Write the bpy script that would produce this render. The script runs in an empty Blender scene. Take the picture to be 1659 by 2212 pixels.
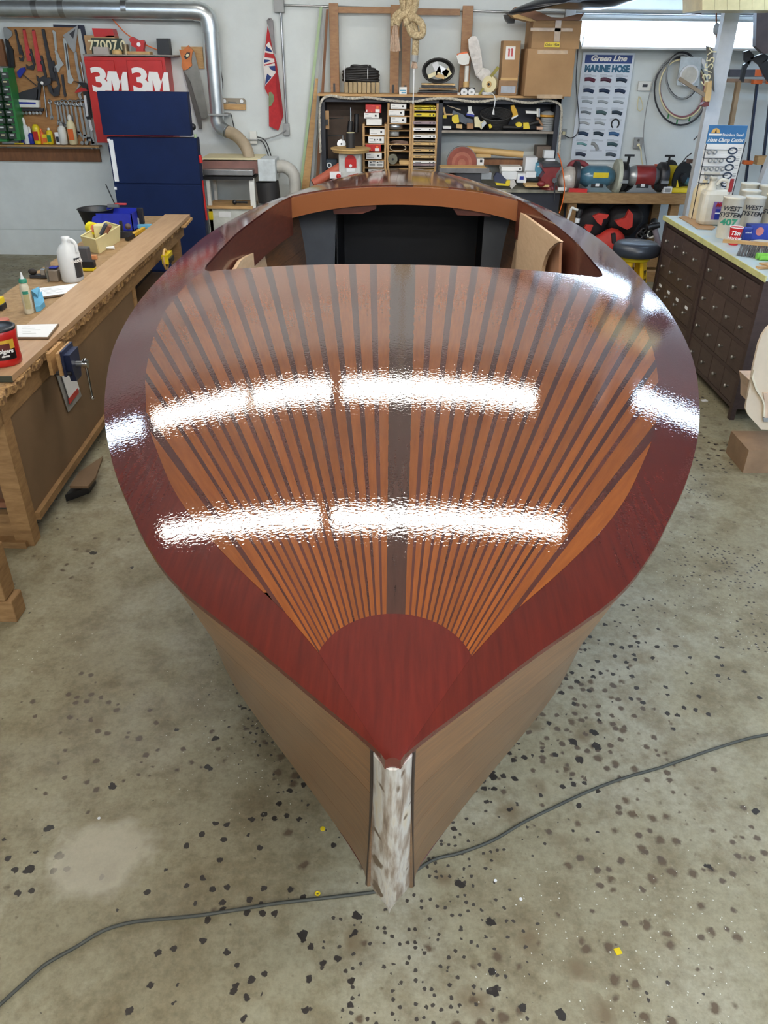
import bpy, bmesh, math, random
from mathutils import Vector, Matrix
random.seed(7)
S = bpy.context.scene
COL = S.collection
# ------------------------------------------------------------------ camera
H = 2.15
AX = Matrix(((0.99991, 0.01310, -0.00397), (0.01062, -0.50738, 0.86166), (0.00927, -0.86163, -0.50746)))  # rows: world axes in (right, down, forward)
cd = bpy.data.cameras.new('camera'); cam = bpy.data.objects.new('camera', cd); COL.objects.link(cam); S.camera = cam
right = Vector((AX[0][0], AX[1][0], AX[2][0])); down = Vector((AX[0][1], AX[1][1], AX[2][1])); fwd = Vector((AX[0][2], AX[1][2], AX[2][2]))
R3 = Matrix((right, -down, -fwd)).transposed()
cam.matrix_world = Matrix.Translation((0, 0, H)) @ R3.to_4x4()
cd.sensor_fit = 'VERTICAL'; cd.sensor_height = 24.0; cd.lens = 24.0 * 1680.0 / 2212.0
cd.clip_start = 0.05; cd.clip_end = 60
# ------------------------------------------------------------------ world and exposure
w = bpy.data.worlds.new('world'); S.world = w; w.use_nodes = True
w.node_tree.nodes['Background'].inputs[0].default_value = (0.80, 0.90, 1.0, 1)
w.node_tree.nodes['Background'].inputs[1].default_value = 0.9
S.view_settings.view_transform = 'Standard'; S.view_settings.look = 'None'
S.view_settings.gamma = 1.0; S.view_settings.use_curve_mapping = False
S.view_settings.exposure = 0.3
try: S.cycles.max_bounces = 6; S.cycles.sample_clamp_indirect = 4.0; S.cycles.caustics_reflective = False
except Exception: pass

# rows of tube fixtures and added fill fixtures: x, y, length, cool white?
LZ = 3.2
TUBE = 54.0
LIGHTS = [(-1.9, 8.1, .5, False, 4.14), (.6, 8.1, .5, False, 4.14),  # added high near the back wall to brighten its upper part
          (-2.05, 6.15, 1.16, False), (-1.0, 6.15, .86, False), (.5, 6.15, 2.0, False), (-3.35, 6.15, 1.22, True), (3.6, 6.9, 1.5, True),
          (-1.3, 4.08, 1.55, False), (.5, 4.08, 1.95, False), (3.9, 3.6, 1.2, True),
          (2.9, .9, 1.8, True), (0, .4, 1.5, False), (1.6, .4, 1.5, False), (2.9, -.6, 1.8, True), (0, -1.2, 1.5, False), (1.6, -1.2, 1.5, False),  # unseen fixtures added as fill; the cool pair brightens the right side
          (-1.6, -2.8, 1.5, False), (0, -2.8, 1.5, False), (1.6, -2.8, 1.5, False), (-3.8, -.4, 1.5, False), (3.9, 1.0, 1.5, True), (3.9, -1.2, 1.5, True)]  # more unseen fixtures added to lift the overall light

# ------------------------------------------------------------------ helpers
def lin(c):
    return tuple((v/12.92 if v <= 0.04045 else ((v+0.055)/1.055)**2.4) for v in [x/255.0 for x in c])
MATS = {}
def mat(name, rgb, rough=0.6, metal=0.0, noise=0.12, scale=9.0, bump=0.0, bscale=60.0, coat=0.0, crough=0.05, alpha=1.0,
        emit=0.0, grain=None, spec=0.5, trans=0.0, stretch=(1, 1, 1), rgb2=None, thr=None, uv=False, cbump=0.0, cbscale=120.0, vary=0.0):
    """principled material: two tones mixed by noise (or grain), optional bump and varnish coat"""
    if name in MATS: return MATS[name]
    m = bpy.data.materials.new(name); m.use_nodes = True; nt = m.node_tree; N = nt.nodes; L = nt.links
    b = N['Principled BSDF']; c = lin(rgb)
    if rgb2 is not None: c2 = lin(rgb2)
    else: c2 = tuple(v*(1-noise*2.2) for v in c); c = tuple(min(1, v*(1+noise*0.8)) for v in c)
    tc = N.new('ShaderNodeTexCoord'); mp = N.new('ShaderNodeMapping')
    L.new(tc.outputs['UV' if uv else 'Object'], mp.inputs[0])
    mp.inputs['Scale'].default_value = stretch
    src = mp.outputs[0]
    if vary > 0 or uv:
        oi = N.new('ShaderNodeObjectInfo'); ad = N.new('ShaderNodeVectorMath'); ad.operation = 'ADD'
        ml = N.new('ShaderNodeMath'); ml.operation = 'MULTIPLY'; ml.inputs[1].default_value = 37.0
        L.new(oi.outputs['Random'], ml.inputs[0]); L.new(mp.outputs[0], ad.inputs[0]); L.new(ml.outputs[0], ad.inputs[1]); src = ad.outputs[0]
    nz = N.new('ShaderNodeTexNoise'); nz.inputs['Scale'].default_value = scale; nz.inputs['Detail'].default_value = 6; nz.inputs['Roughness'].default_value = 0.6
    L.new(src, nz.inputs['Vector'])
    fac = nz.outputs[0]
    rp = N.new('ShaderNodeValToRGB')
    lo, hi = thr if thr else (0.3, 0.7)
    rp.color_ramp.elements[0].position = lo; rp.color_ramp.elements[1].position = hi
    rp.color_ramp.elements[0].color = (*c2, 1); rp.color_ramp.elements[1].color = (*c, 1)
    L.new(fac, rp.inputs[0]); colout = rp.outputs[0]
    if vary > 0:
        hsv = N.new('ShaderNodeHueSaturation'); mr = N.new('ShaderNodeMapRange')
        mr.inputs['To Min'].default_value = 1-vary; mr.inputs['To Max'].default_value = 1+vary
        L.new(oi.outputs['Random'], mr.inputs['Value']); L.new(mr.outputs[0], hsv.inputs['Value']); L.new(colout, hsv.inputs['Color']); colout = hsv.outputs[0]
    L.new(colout, b.inputs['Base Color'])
    b.inputs['Roughness'].default_value = rough; b.inputs['Metallic'].default_value = metal; b.inputs['Specular IOR Level'].default_value = spec
    if coat: b.inputs['Coat Weight'].default_value = coat; b.inputs['Coat IOR'].default_value = 1.7 if uv else 1.5; b.inputs['Coat Roughness'].default_value = crough
    if trans: b.inputs['Transmission Weight'].default_value = trans
    if alpha < 1: b.inputs['Alpha'].default_value = alpha
    if emit: L.new(colout, b.inputs['Emission Color']); b.inputs['Emission Strength'].default_value = emit
    if bump:
        n2 = N.new('ShaderNodeTexNoise'); n2.inputs['Scale'].default_value = bscale; n2.inputs['Detail'].default_value = 3
        L.new(src, n2.inputs['Vector'])
        bp = N.new('ShaderNodeBump'); bp.inputs['Strength'].default_value = bump; bp.inputs['Distance'].default_value = 0.01
        L.new(n2.outputs[0], bp.inputs['Height']); L.new(bp.outputs[0], b.inputs['Normal'])
    if cbump:
        n3 = N.new('ShaderNodeTexNoise'); n3.inputs['Scale'].default_value = cbscale; n3.inputs['Detail'].default_value = 2
        L.new(tc.outputs['Object'], n3.inputs['Vector'])
        bp = N.new('ShaderNodeBump'); bp.inputs['Strength'].default_value = cbump; bp.inputs['Distance'].default_value = 0.001
        L.new(n3.outputs[0], bp.inputs['Height']); L.new(bp.outputs[0], b.inputs['Coat Normal'])
    MATS[name] = m; return m

def ray(px, py):
    v = Vector(((px-829.5)/1680.0, (py-1106.0)/1680.0, 1.0)); return AX @ v
def aty(px, py, y): r = ray(px, py); r = r*(y/r.y); return Vector((r.x, r.y, r.z+H))
def atz(px, py, z): r = ray(px, py); r = r*((z-H)/r.z); return Vector((r.x, r.y, r.z+H))
def atx(px, py, x): r = ray(px, py); r = r*(x/r.x); return Vector((r.x, r.y, r.z+H))

def tag(o, label=None, cat=None, group=None, kind=None):
    if label: o['label'] = label
    if cat: o['category'] = cat
    if group: o['group'] = group
    if kind: o['kind'] = kind
    return o
def thing(name, label, cat, loc=(0, 0, 0), group=None):
    o = bpy.data.objects.new(name, None); COL.objects.link(o); o.location = loc; o.empty_display_size = 0.1
    return tag(o, label, cat, group)
def wloc(o):
    v = Vector(o.location)
    while o.parent: o = o.parent; v = v + Vector(o.location)
    return v

class MB:
    """collects solids in world coordinates; build() links them as one mesh object"""
    def __init__(s): s.v = []; s.f = []; s.sm = []
    def add(s, vs, fs, smooth=False):
        n = len(s.v); s.v += [Vector(v) for v in vs]; s.f += [[i+n for i in f] for f in fs]; s.sm += [smooth]*len(fs); return s
    def box(s, a, b, rz=0.0, piv=None, bev=0.0):
        x0, y0, z0 = [min(a[i], b[i]) for i in range(3)]; x1, y1, z1 = [max(a[i], b[i]) for i in range(3)]
        if bev > 0:
            e = min(bev, (x1-x0)*.45, (y1-y0)*.45, (z1-z0)*.45)
            bm = bmesh.new(); bmesh.ops.create_cube(bm, size=1.0)
            for v in bm.verts: v.co = Vector(((x0+x1)/2+v.co.x*(x1-x0), (y0+y1)/2+v.co.y*(y1-y0), (z0+z1)/2+v.co.z*(z1-z0)))
            bmesh.ops.bevel(bm, geom=bm.edges[:], offset=e, segments=2, affect='EDGES', profile=0.5)
            vs = [v.co.copy() for v in bm.verts]; fs = [[v.index for v in f.verts] for f in bm.faces]; bm.free()
        else:
            vs = [Vector(p) for p in ((x0,y0,z0),(x1,y0,z0),(x1,y1,z0),(x0,y1,z0),(x0,y0,z1),(x1,y0,z1),(x1,y1,z1),(x0,y1,z1))]
            fs = [(0,3,2,1),(4,5,6,7),(0,1,5,4),(1,2,6,5),(2,3,7,6),(3,0,4,7)]
        if rz:
            pv = Vector(piv) if piv is not None else Vector(((x0+x1)/2, (y0+y1)/2, z0)); m = Matrix.Rotation(rz, 3, 'Z')
            vs = [pv + m @ (v-pv) for v in vs]
        return s.add(vs, fs)
    def obox(s, c, ux, uy, uz):
        c = Vector(c); ux = Vector(ux); uy = Vector(uy); uz = Vector(uz)
        if ux.cross(uy).dot(uz) < 0: ux = -ux
        vs = [c+ux*i+uy*j+uz*k for k in (-1, 1) for (i, j) in ((-1, -1), (1, -1), (1, 1), (-1, 1))]
        return s.add(vs, [(0,3,2,1),(4,5,6,7),(0,1,5,4),(1,2,6,5),(2,3,7,6),(3,0,4,7)])
    def beam(s, p, q, wd, ht, up=(0, 0, 1)):
        p = Vector(p); q = Vector(q); d = (q-p); u = Vector(up); sx = d.cross(u)
        if sx.length < 1e-6: sx = d.cross(Vector((1, 0, 0)))
        sx.normalize(); uz = sx.cross(d).normalized()
        return s.obox((p+q)/2, sx*wd/2, d/2, uz*ht/2)
    def cyl(s, p, q, r, r2=None, n=16, cap=True):
        p = Vector(p); q = Vector(q); r2 = r if r2 is None else r2; d = (q-p).normalized()
        a = d.orthogonal().normalized(); b = d.cross(a)
        vs = []
        for k in range(n):
            t = 2*math.pi*k/n; o = a*math.cos(t)+b*math.sin(t); vs += [p+o*r, q+o*r2]
        fs = [(2*k, 2*((k+1) % n), 2*((k+1) % n)+1, 2*k+1) for k in range(n)]
        s.add(vs, fs, True)
        if cap: s.add([vs[2*k] for k in range(n)], [list(range(n))[::-1]]); s.add([vs[2*k+1] for k in range(n)], [list(range(n))])
        return s
    def lathe(s, c, prof, axis=(0, 0, 1), n=24, sx=1.0, cap=True):
        c = Vector(c); d = Vector(axis).normalized()
        a = Vector((1, 0, 0)) if abs(d.z) > .9 else d.orthogonal().normalized(); a = (a-d*a.dot(d)).normalized(); b = d.cross(a); vs = []
        for (r, h) in prof:
            for k in range(n):
                t = 2*math.pi*k/n; vs.append(c+d*h+(a*math.cos(t)*sx+b*math.sin(t))*max(r, 1e-5))
        fs = []
        for j in range(len(prof)-1):
            for k in range(n): fs.append((j*n+k, j*n+(k+1) % n, (j+1)*n+(k+1) % n, (j+1)*n+k))
        s.add(vs, fs, True)
        if cap: s.add(vs[:n], [list(range(n))[::-1]]); s.add(vs[-n:], [list(range(n))])
        return s
    def tube(s, pts, r, n=8, closed=False, rs=None):
        P = [Vector(p) for p in pts]; m = len(P); vs = []; prev = None
        for i, p in enumerate(P):
            a = P[(i-1) % m] if (closed or i > 0) else p; b = P[(i+1) % m] if (closed or i < m-1) else p
            d = (b-a).normalized()
            if prev is None: u = d.orthogonal().normalized()
            else:
                u = prev - d*prev.dot(d)
                u = u.normalized() if u.length > 1e-6 else d.orthogonal().normalized()
            prev = u; v = d.cross(u); rr = rs[i] if rs else r
            for k in range(n):
                t = 2*math.pi*k/n; vs.append(p+(u*math.cos(t)+v*math.sin(t))*rr)
        fs = []; mm = m if closed else m-1
        for j in range(mm):
            for k in range(n): fs.append((j*n+k, j*n+(k+1) % n, ((j+1) % m)*n+(k+1) % n, ((j+1) % m)*n+k))
        s.add(vs, fs, True)
        if not closed: s.add(vs[:n], [list(range(n))[::-1]]); s.add(vs[-n:], [list(range(n))])
        return s
    def prism(s, poly, vec):
        """poly: 3D planar points; vec: extrusion vector"""
        P = [Vector(p) for p in poly]; vec = Vector(vec); n = len(P)
        nr = Vector((0, 0, 0))
        for i in range(n): nr += P[i].cross(P[(i+1) % n])
        if nr.dot(vec) > 0: P = P[::-1]
        Q = [p+vec for p in P]
        s.add(P, [list(range(n))]); s.add(Q, [list(range(n))[::-1]])
        s.add(P+Q, [(i, n+i, n+(i+1) % n, (i+1) % n) for i in range(n)])
        return s
    def wall(s, px, y, t):
        """outline seen in the picture, standing on the plane y, thickness t behind"""
        return s.prism([aty(a, b, y) for a, b in px], (0, t, 0))
    def sph(s, c, r, n=12, sz=(1, 1, 1)):
        c = Vector(c); vs = []; m = max(4, n//2)
        for j in range(m+1):
            a = math.pi*j/m
            for k in range(n):
                t = 2*math.pi*k/n; vs.append(c+Vector((math.sin(a)*math.cos(t)*sz[0], math.sin(a)*math.sin(t)*sz[1], math.cos(a)*sz[2]))*r)
        fs = []
        for j in range(m):
            for k in range(n): fs.append((j*n+k, (j+1)*n+k, (j+1)*n+(k+1) % n, j*n+(k+1) % n))
        return s.add(vs, fs, True)
    def build(s, name, m, parent=None, bevel=0.0):
        me = bpy.data.meshes.new(name); o = bpy.data.objects.new(name, me); COL.objects.link(o)
        if parent is not None: o.parent = parent; off = wloc(parent)
        else:
            xs = [v.x for v in s.v]; ys = [v.y for v in s.v]; zs = [v.z for v in s.v]
            off = Vector(((min(xs)+max(xs))/2, (min(ys)+max(ys))/2, min(zs))); o.location = off
        me.from_pydata([tuple(v-off) for v in s.v], [], s.f); me.validate()
        sm = s.sm if len(me.polygons) == len(s.sm) else [False]*len(me.polygons)
        me.polygons.foreach_set('use_smooth', sm)
        me.materials.append(m)
        if bevel > 0:
            bv = o.modifiers.new('bevel', 'BEVEL'); bv.width = bevel; bv.segments = 2; bv.limit_method = 'ANGLE'
        return o
def solo(mb, name, label, cat, m, group=None, kind=None): return tag(mb.build(name, m), label, cat, group, kind)
def smooth_path(pts, k=6):
    P = [Vector(p) for p in pts]; out = []
    for i in range(len(P)-1):
        p0 = P[max(i-1, 0)]; p1 = P[i]; p2 = P[i+1]; p3 = P[min(i+2, len(P)-1)]
        for j in range(k):
            t = j/k
            out.append(0.5*((2*p1)+(p2-p0)*t+(2*p0-5*p1+4*p2-p3)*t*t+(3*p1-p0-3*p2+p3)*t**3))
    out.append(P[-1]); return out
def text(body, size, m, loc, parent=None, name='lettering', ext=0.0015, rot=(math.pi/2, 0, 0), align='CENTER', sx=1.0, shear=0.0, bold=0.0, spacing=1.0, basis=None):
    c = bpy.data.curves.new(name, 'FONT'); c.body = body; c.size = size; c.extrude = ext; c.align_x = align; c.align_y = 'CENTER'; c.shear = shear; c.offset = bold; c.space_character = spacing
    c.resolution_u = 3
    t = bpy.data.objects.new(name, c); COL.objects.link(t)
    bpy.context.view_layer.update()
    me = bpy.data.meshes.new_from_object(t.evaluated_get(bpy.context.evaluated_depsgraph_get()))
    bpy.data.objects.remove(t)
    o = bpy.data.objects.new(name, me); COL.objects.link(o); me.materials.clear(); me.materials.append(m)
    off = wloc(parent) if parent is not None else Vector((0, 0, 0))
    if basis is not None: mm = basis.to_3x3()
    else:
        from mathutils import Euler
        mm = Euler(rot).to_matrix()
    for v in me.vertices: v.co = mm @ Vector((v.co.x*sx, v.co.y, v.co.z)) + (Vector(loc)-off)
    if parent is not None: o.parent = parent
    return o
def curve_fn(tab):
    """smooth monotone lookup through a table of (x, y)"""
    X = [a for a, _ in tab]; Y = [b for _, b in tab]; n = len(X)
    dl = [(Y[i+1]-Y[i])/(X[i+1]-X[i]) for i in range(n-1)]
    ms = [dl[0]]+[(dl[i-1]+dl[i])/2 if dl[i-1]*dl[i] > 0 else 0 for i in range(1, n-1)]+[dl[-1]]
    def f(x):
        if x <= X[0]: return Y[0]
        if x >= X[-1]: return Y[-1]
        i = 0
        while x > X[i+1]: i += 1
        h = X[i+1]-X[i]; t = (x-X[i])/h
        return (2*t**3-3*t*t+1)*Y[i]+(t**3-2*t*t+t)*h*ms[i]+(-2*t**3+3*t*t)*Y[i+1]+(t**3-t*t)*h*ms[i+1]
    return f

# ------------------------------------------------------------------ the room
WY = 9.74                                   # face of the back wall
CEIL = 4.25
def ramp(N, L, fac, stops):
    r = N.new('ShaderNodeValToRGB'); e = r.color_ramp.elements
    while len(e) < len(stops): e.new(0.5)
    for k, (p, c) in enumerate(stops): e[k].position = p; e[k].color = (*c, 1)
    L.new(fac, r.inputs[0]); return r.outputs[0]
def mixc(N, L, fac, a, b, mode='MIX'):
    m = N.new('ShaderNodeMix'); m.data_type = 'RGBA'; m.blend_type = mode
    if isinstance(fac, float): m.inputs[0].default_value = fac
    else: L.new(fac, m.inputs[0])
    for s, v in ((m.inputs[6], a), (m.inputs[7], b)):
        if isinstance(v, tuple): s.default_value = (*v, 1)
        else: L.new(v, s)
    return m.outputs[2]
def floor_material():
    m = bpy.data.materials.new('stained_concrete'); m.use_nodes = True; N = m.node_tree.nodes; L = m.node_tree.links; b = N['Principled BSDF']
    tc = N.new('ShaderNodeTexCoord'); co = tc.outputs['Object']
    def noise(sc, det=5, rough=.6, off=0.0, dist=0.0):
        mp = N.new('ShaderNodeMapping'); mp.inputs['Location'].default_value = (off, off*1.7, 0); L.new(co, mp.inputs[0])
        n = N.new('ShaderNodeTexNoise'); n.inputs['Scale'].default_value = sc; n.inputs['Detail'].default_value = det; n.inputs['Roughness'].default_value = rough; n.inputs['Distortion'].default_value = dist
        L.new(mp.outputs[0], n.inputs[0]); return n.outputs[0]
    base = ramp(N, L, noise(1.3, 6, .65), [(0.32, lin((134, 124, 98))), (0.5, lin((152, 145, 120))), (0.68, lin((167, 162, 142)))])
    fine = ramp(N, L, noise(55, 5, .7), [(0.3, (.72, .72, .70)), (0.6, (1, 1, 1))])
    c = mixc(N, L, 1.0, base, fine, 'MULTIPLY')
    mid = ramp(N, L, noise(7, 6, .7, 3.1), [(0.36, (.60, .54, .46)), (0.55, (1, 1, 1))])
    c = mixc(N, L, .8, c, mid, 'MULTIPLY')
    def spots(scale, rad, colour, c, cover, off, soft=.15, wob=.25):
        mp = N.new('ShaderNodeMapping'); mp.inputs['Location'].default_value = (off, off*.6, 0); L.new(co, mp.inputs[0])
        nz = N.new('ShaderNodeTexNoise'); nz.inputs['Scale'].default_value = scale*2.6; nz.inputs['Detail'].default_value = 4; L.new(mp.outputs[0], nz.inputs[0])
        sb = N.new('ShaderNodeVectorMath'); sb.operation = 'SUBTRACT'; L.new(nz.outputs['Color'], sb.inputs[0]); sb.inputs[1].default_value = (.5, .5, .5)
        sc = N.new('ShaderNodeVectorMath'); sc.operation = 'SCALE'; L.new(sb.outputs[0], sc.inputs[0]); sc.inputs['Scale'].default_value = wob/scale
        ad = N.new('ShaderNodeVectorMath'); ad.operation = 'ADD'; L.new(mp.outputs[0], ad.inputs[0]); L.new(sc.outputs[0], ad.inputs[1])
        vo = N.new('ShaderNodeTexVoronoi'); vo.voronoi_dimensions = '2D'; vo.inputs['Scale'].default_value = scale; L.new(ad.outputs[0], vo.inputs[0])
        # every cell has its own radius; most cells have none
        sp = N.new('ShaderNodeSeparateColor'); L.new(vo.outputs['Color'], sp.inputs[0])
        rr = N.new('ShaderNodeMapRange'); rr.inputs['From Min'].default_value = 1-cover; rr.inputs['From Max'].default_value = 1.0; rr.inputs['To Min'].default_value = -.02; rr.inputs['To Max'].default_value = rad; rr.clamp = True
        clump = N.new('ShaderNodeMath'); clump.operation = 'MULTIPLY_ADD'; L.new(noise(.9, 2, .5, off+9), clump.inputs[0]); clump.inputs[1].default_value = 2.8; clump.inputs[2].default_value = -1.66
        a2 = N.new('ShaderNodeMath'); a2.operation = 'ADD'; L.new(sp.outputs[0], a2.inputs[0]); L.new(clump.outputs[0], a2.inputs[1]);
        ds = N.new('ShaderNodeVectorMath'); ds.operation = 'DISTANCE'; L.new(co, ds.inputs[0]); ds.inputs[1].default_value = (.3, -1.15, .1)
        dm = N.new('ShaderNodeMapRange'); dm.inputs['From Min'].default_value = .3; dm.inputs['From Max'].default_value = 1.4; dm.inputs['To Min'].default_value = .36; dm.inputs['To Max'].default_value = 0; L.new(ds.outputs['Value'], dm.inputs['Value'])
        a3 = N.new('ShaderNodeMath'); a3.operation = 'ADD'; L.new(a2.outputs[0], a3.inputs[0]); L.new(dm.outputs[0], a3.inputs[1]); a2 = a3; L.new(a2.outputs[0], rr.inputs['Value'])
        df = N.new('ShaderNodeMath'); df.operation = 'SUBTRACT'; L.new(rr.outputs[0], df.inputs[0]); L.new(vo.outputs['Distance'], df.inputs[1])
        mk = N.new('ShaderNodeMapRange'); mk.inputs['From Min'].default_value = 0; mk.inputs['From Max'].default_value = soft*rad; L.new(df.outputs[0], mk.inputs['Value'])
        return mixc(N, L, mk.outputs[0], c, colour), mk.outputs[0]
    c, _ = spots(6, .30, lin((112, 98, 74)), c, .34, 1.3, .8, .5)
    c, _ = spots(16, .32, lin((88, 74, 56)), c, .36, 4.7, .5, .45)
    c, _ = spots(24, .34, lin((84, 72, 58)), c, .32, 7.2, .4, .4)
    c, k1 = spots(13, .20, lin((40, 35, 30)), c, .045, 2.2, .12, .6)
    c, _ = spots(26, .28, lin((46, 40, 35)), c, .10, 5.9, .15, .5)
    c, _ = spots(46, .28, lin((58, 52, 46)), c, .15, 8.8, .2, .4)
    c, _ = spots(37, .07, lin((212, 210, 200)), c, .012, 11.1, .2, .2)
    gx = N.new('ShaderNodeVectorMath'); gx.operation = 'DISTANCE'; L.new(co, gx.inputs[0]); gx.inputs[1].default_value = (-.77, -1.2, .1)
    ga = N.new('ShaderNodeMath'); ga.operation = 'MULTIPLY_ADD'; L.new(noise(9, 4, .6, 2.2), ga.inputs[0]); ga.inputs[1].default_value = .16; L.new(gx.outputs["Value"], ga.inputs[2])
    gm = N.new('ShaderNodeMapRange'); gm.inputs['From Min'].default_value = .25; gm.inputs['From Max'].default_value = .19; gm.inputs['To Max'].default_value = .5; L.new(ga.outputs[0], gm.inputs['Value'])
    c = mixc(N, L, gm.outputs[0], c, lin((196, 190, 172)))
    L.new(c, b.inputs['Base Color'])
    rr = ramp(N, L, noise(5, 4, .6, 6.1), [(.3, (.42,)*3), (.7, (.68,)*3)]); L.new(rr, b.inputs['Roughness'])
    bp = N.new('ShaderNodeBump'); bp.inputs['Strength'].default_value = .25; bp.inputs['Distance'].default_value = .004; L.new(noise(80, 4, .6), bp.inputs['Height']); L.new(bp.outputs[0], b.inputs['Normal'])
    return m
M_WALL = mat('painted_wall', (212, 218, 217), rough=.75, noise=.05, scale=2.0, bump=.05, bscale=40)
M_WALL2 = mat('lower_wall_panel', (222, 228, 228), rough=.55, noise=.04, scale=3.0)
M_CEIL = mat('ceiling_paint', (64, 58, 52), rough=.8, noise=.04)
def struct(mb, name, m, label=None):
    o = mb.build(name, m); o['kind'] = 'structure'
    if label: o['label'] = label
    return o
XL, XR, YB = -6.2, 6.0, -4.5
struct(MB().box((XL, YB, -.1), (XR, WY+.2, 0)), 'floor', floor_material(), 'bare grey concrete floor spotted with dark drips and stains')
struct(MB().box((XL, WY, 0), (XR, WY+.2, CEIL)), 'wall_back', M_WALL, 'off-white painted workshop wall behind the benches')
struct(MB().box((XL, YB, CEIL), (XR, WY+.2, CEIL+.15)), 'ceiling', M_CEIL)
struct(MB().box((XL-.15, YB, 0), (XL, WY, CEIL)), 'wall_left', M_WALL)
# wide opening added in the unseen right wall to let in cool light
struct(MB().box((XR, YB, 0), (XR+.15, -1.6, CEIL)).box((XR, 3.4, 0), (XR+.15, WY, CEIL)).box((XR, -1.6, 2.8), (XR+.15, 3.4, CEIL)), 'wall_right', M_WALL)
# lower panel of the back wall at left, and the horizontal seams
x0 = aty(-300, 400, WY).x; x1 = aty(640, 400, WY).x
struct(MB().box((x0, WY-.012, .30), (x1, WY+.01, aty(150, 352, WY).z)), 'trim_1', M_WALL2, 'smooth white panel on the lower wall')
struct(MB().box((x0, WY-.018, 0), (x1, WY+.01, .29)), 'baseboard_back', M_WALL2, 'pale painted baseboard strip along the back wall')
# ------------------------------------------------------------------ ceiling lights (rows across the shop, and added fill)
def emission(name, rgb, k):
    m = bpy.data.materials.new(name); m.use_nodes = True; N = m.node_tree.nodes; b = N['Principled BSDF']
    b.inputs['Base Color'].default_value = (.8, .8, .8, 1); b.inputs['Emission Color'].default_value = (*lin(rgb), 1); b.inputs['Emission Strength'].default_value = k
    return m
E_TUBE = emission('tube_glow', (255, 250, 240), TUBE); E_COOL = emission('cool_tube_glow', (190, 220, 255), TUBE)
M_FIX = mat('white_enamel', (228, 230, 228), rough=.4, noise=.02)
def unseen_ceiling_light(x, y, ln, z, cool=False, label='', group='tube lights under the ceiling'):
    t = thing('unseen_ceiling_light', label, 'ceiling light', (x, y, z+.06), group)
    MB().box((x-ln/2, y-.08, z+.05), (x+ln/2, y+.08, z+.10), bev=.008).build('housing', M_FIX, t)
    for d in (-.045, .045):
        MB().cyl((x-ln/2+.03, y+d, z+.025), (x+ln/2-.03, y+d, z+.025), .019, n=10).build('tube', E_COOL if cool else E_TUBE, t)
    for e in (-1, 1): MB().box((x+e*(ln/2-.02), y-.08, z), (x+e*ln/2, y+.08, z+.06)).build('end_cap', M_FIX, t)
    for e in (-.3, .3): MB().cyl((x+ln*e, y, z+.1), (x+ln*e, y, CEIL), .006, n=6).build('hanger', M_FIX, t)
    return t
# fixtures out of view: rows known from their reflections, plus added fill
for (x, y, ln, cool, *zz_) in LIGHTS:
    unseen_ceiling_light(x, y, ln, zz_[0] if zz_ else LZ, cool, 'twin-tube fluorescent fixture out of view under the ceiling, among reflected rows and added fill')

# ------------------------------------------------------------------ the boat (local frame: x across, s aft along the keel)
BO = Vector((0.013, 0.80, 0.0)); BA = -0.0155
boat = thing('wooden_runabout', 'long varnished mahogany runabout with fan-striped foredeck, bow towards the camera', 'boat', BO)
boat.rotation_euler = (0, 0, BA)
BR = Matrix.Rotation(BA, 3, 'Z')
def bw(x, s, z): return BO + BR @ Vector((x, s, z))       # boat to world
hb = curve_fn([(0, .004), (.03, .029), (.12, .117), (.24, .235), (.43, .430), (.58, .535), (.72, .612), (.90, .705), (1.11, .797), (1.25, .850), (1.46, .917),
               (1.77, 1.0), (2.07, 1.055), (2.45, 1.10), (2.95, 1.125), (3.6, 1.128), (4.1, 1.10), (4.6, 1.045), (5.1, .965), (5.6, .87), (6.1, .77), (6.7, .66), (7.3, .56)])
SE = 7.2
zs = curve_fn([(0, 1.25), (1, 1.25), (3, 1.252), (5, 1.235), (6, 1.20), (7.2, 1.11)])
cam_h = curve_fn([(0, .004), (.25, .02), (1.0, .055), (2, .085), (2.8, .095), (4, .105), (5, .128), (6, .135), (7.2, .11)])
mg = curve_fn([(.226, .131), (.24, .133), (.35, .22), (.45, .302), (.55, .378), (.65, .448), (.79, .530), (.95, .606), (1.1, .672), (1.36, .763), (1.6, .825), (1.9, .885), (2.25, .930), (2.75, .935), (3.0, .935)])
ck = curve_fn([(2.76, .86), (2.80, .90), (2.86, .918), (3.1, .926), (3.5, .930), (4.15, .895), (4.55, .862), (4.94, .812), (5.04, .79)])
def dz(x, s):
    b = max(hb(s), .005); t = min(abs(x)/b, 1.0)
    return zs(s)+cam_h(s)*(1-t**2.3)
def dn(x, s):
    e = .004; b = hb(s)
    x = max(-b+e, min(b-e, x)) if b > 2*e else 0
    return Vector((-(dz(x+e, s)-dz(x-e, s))/(2*e), -(dz(x, s+e)-dz(x, s-e))/(2*e), 1)).normalized()
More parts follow.
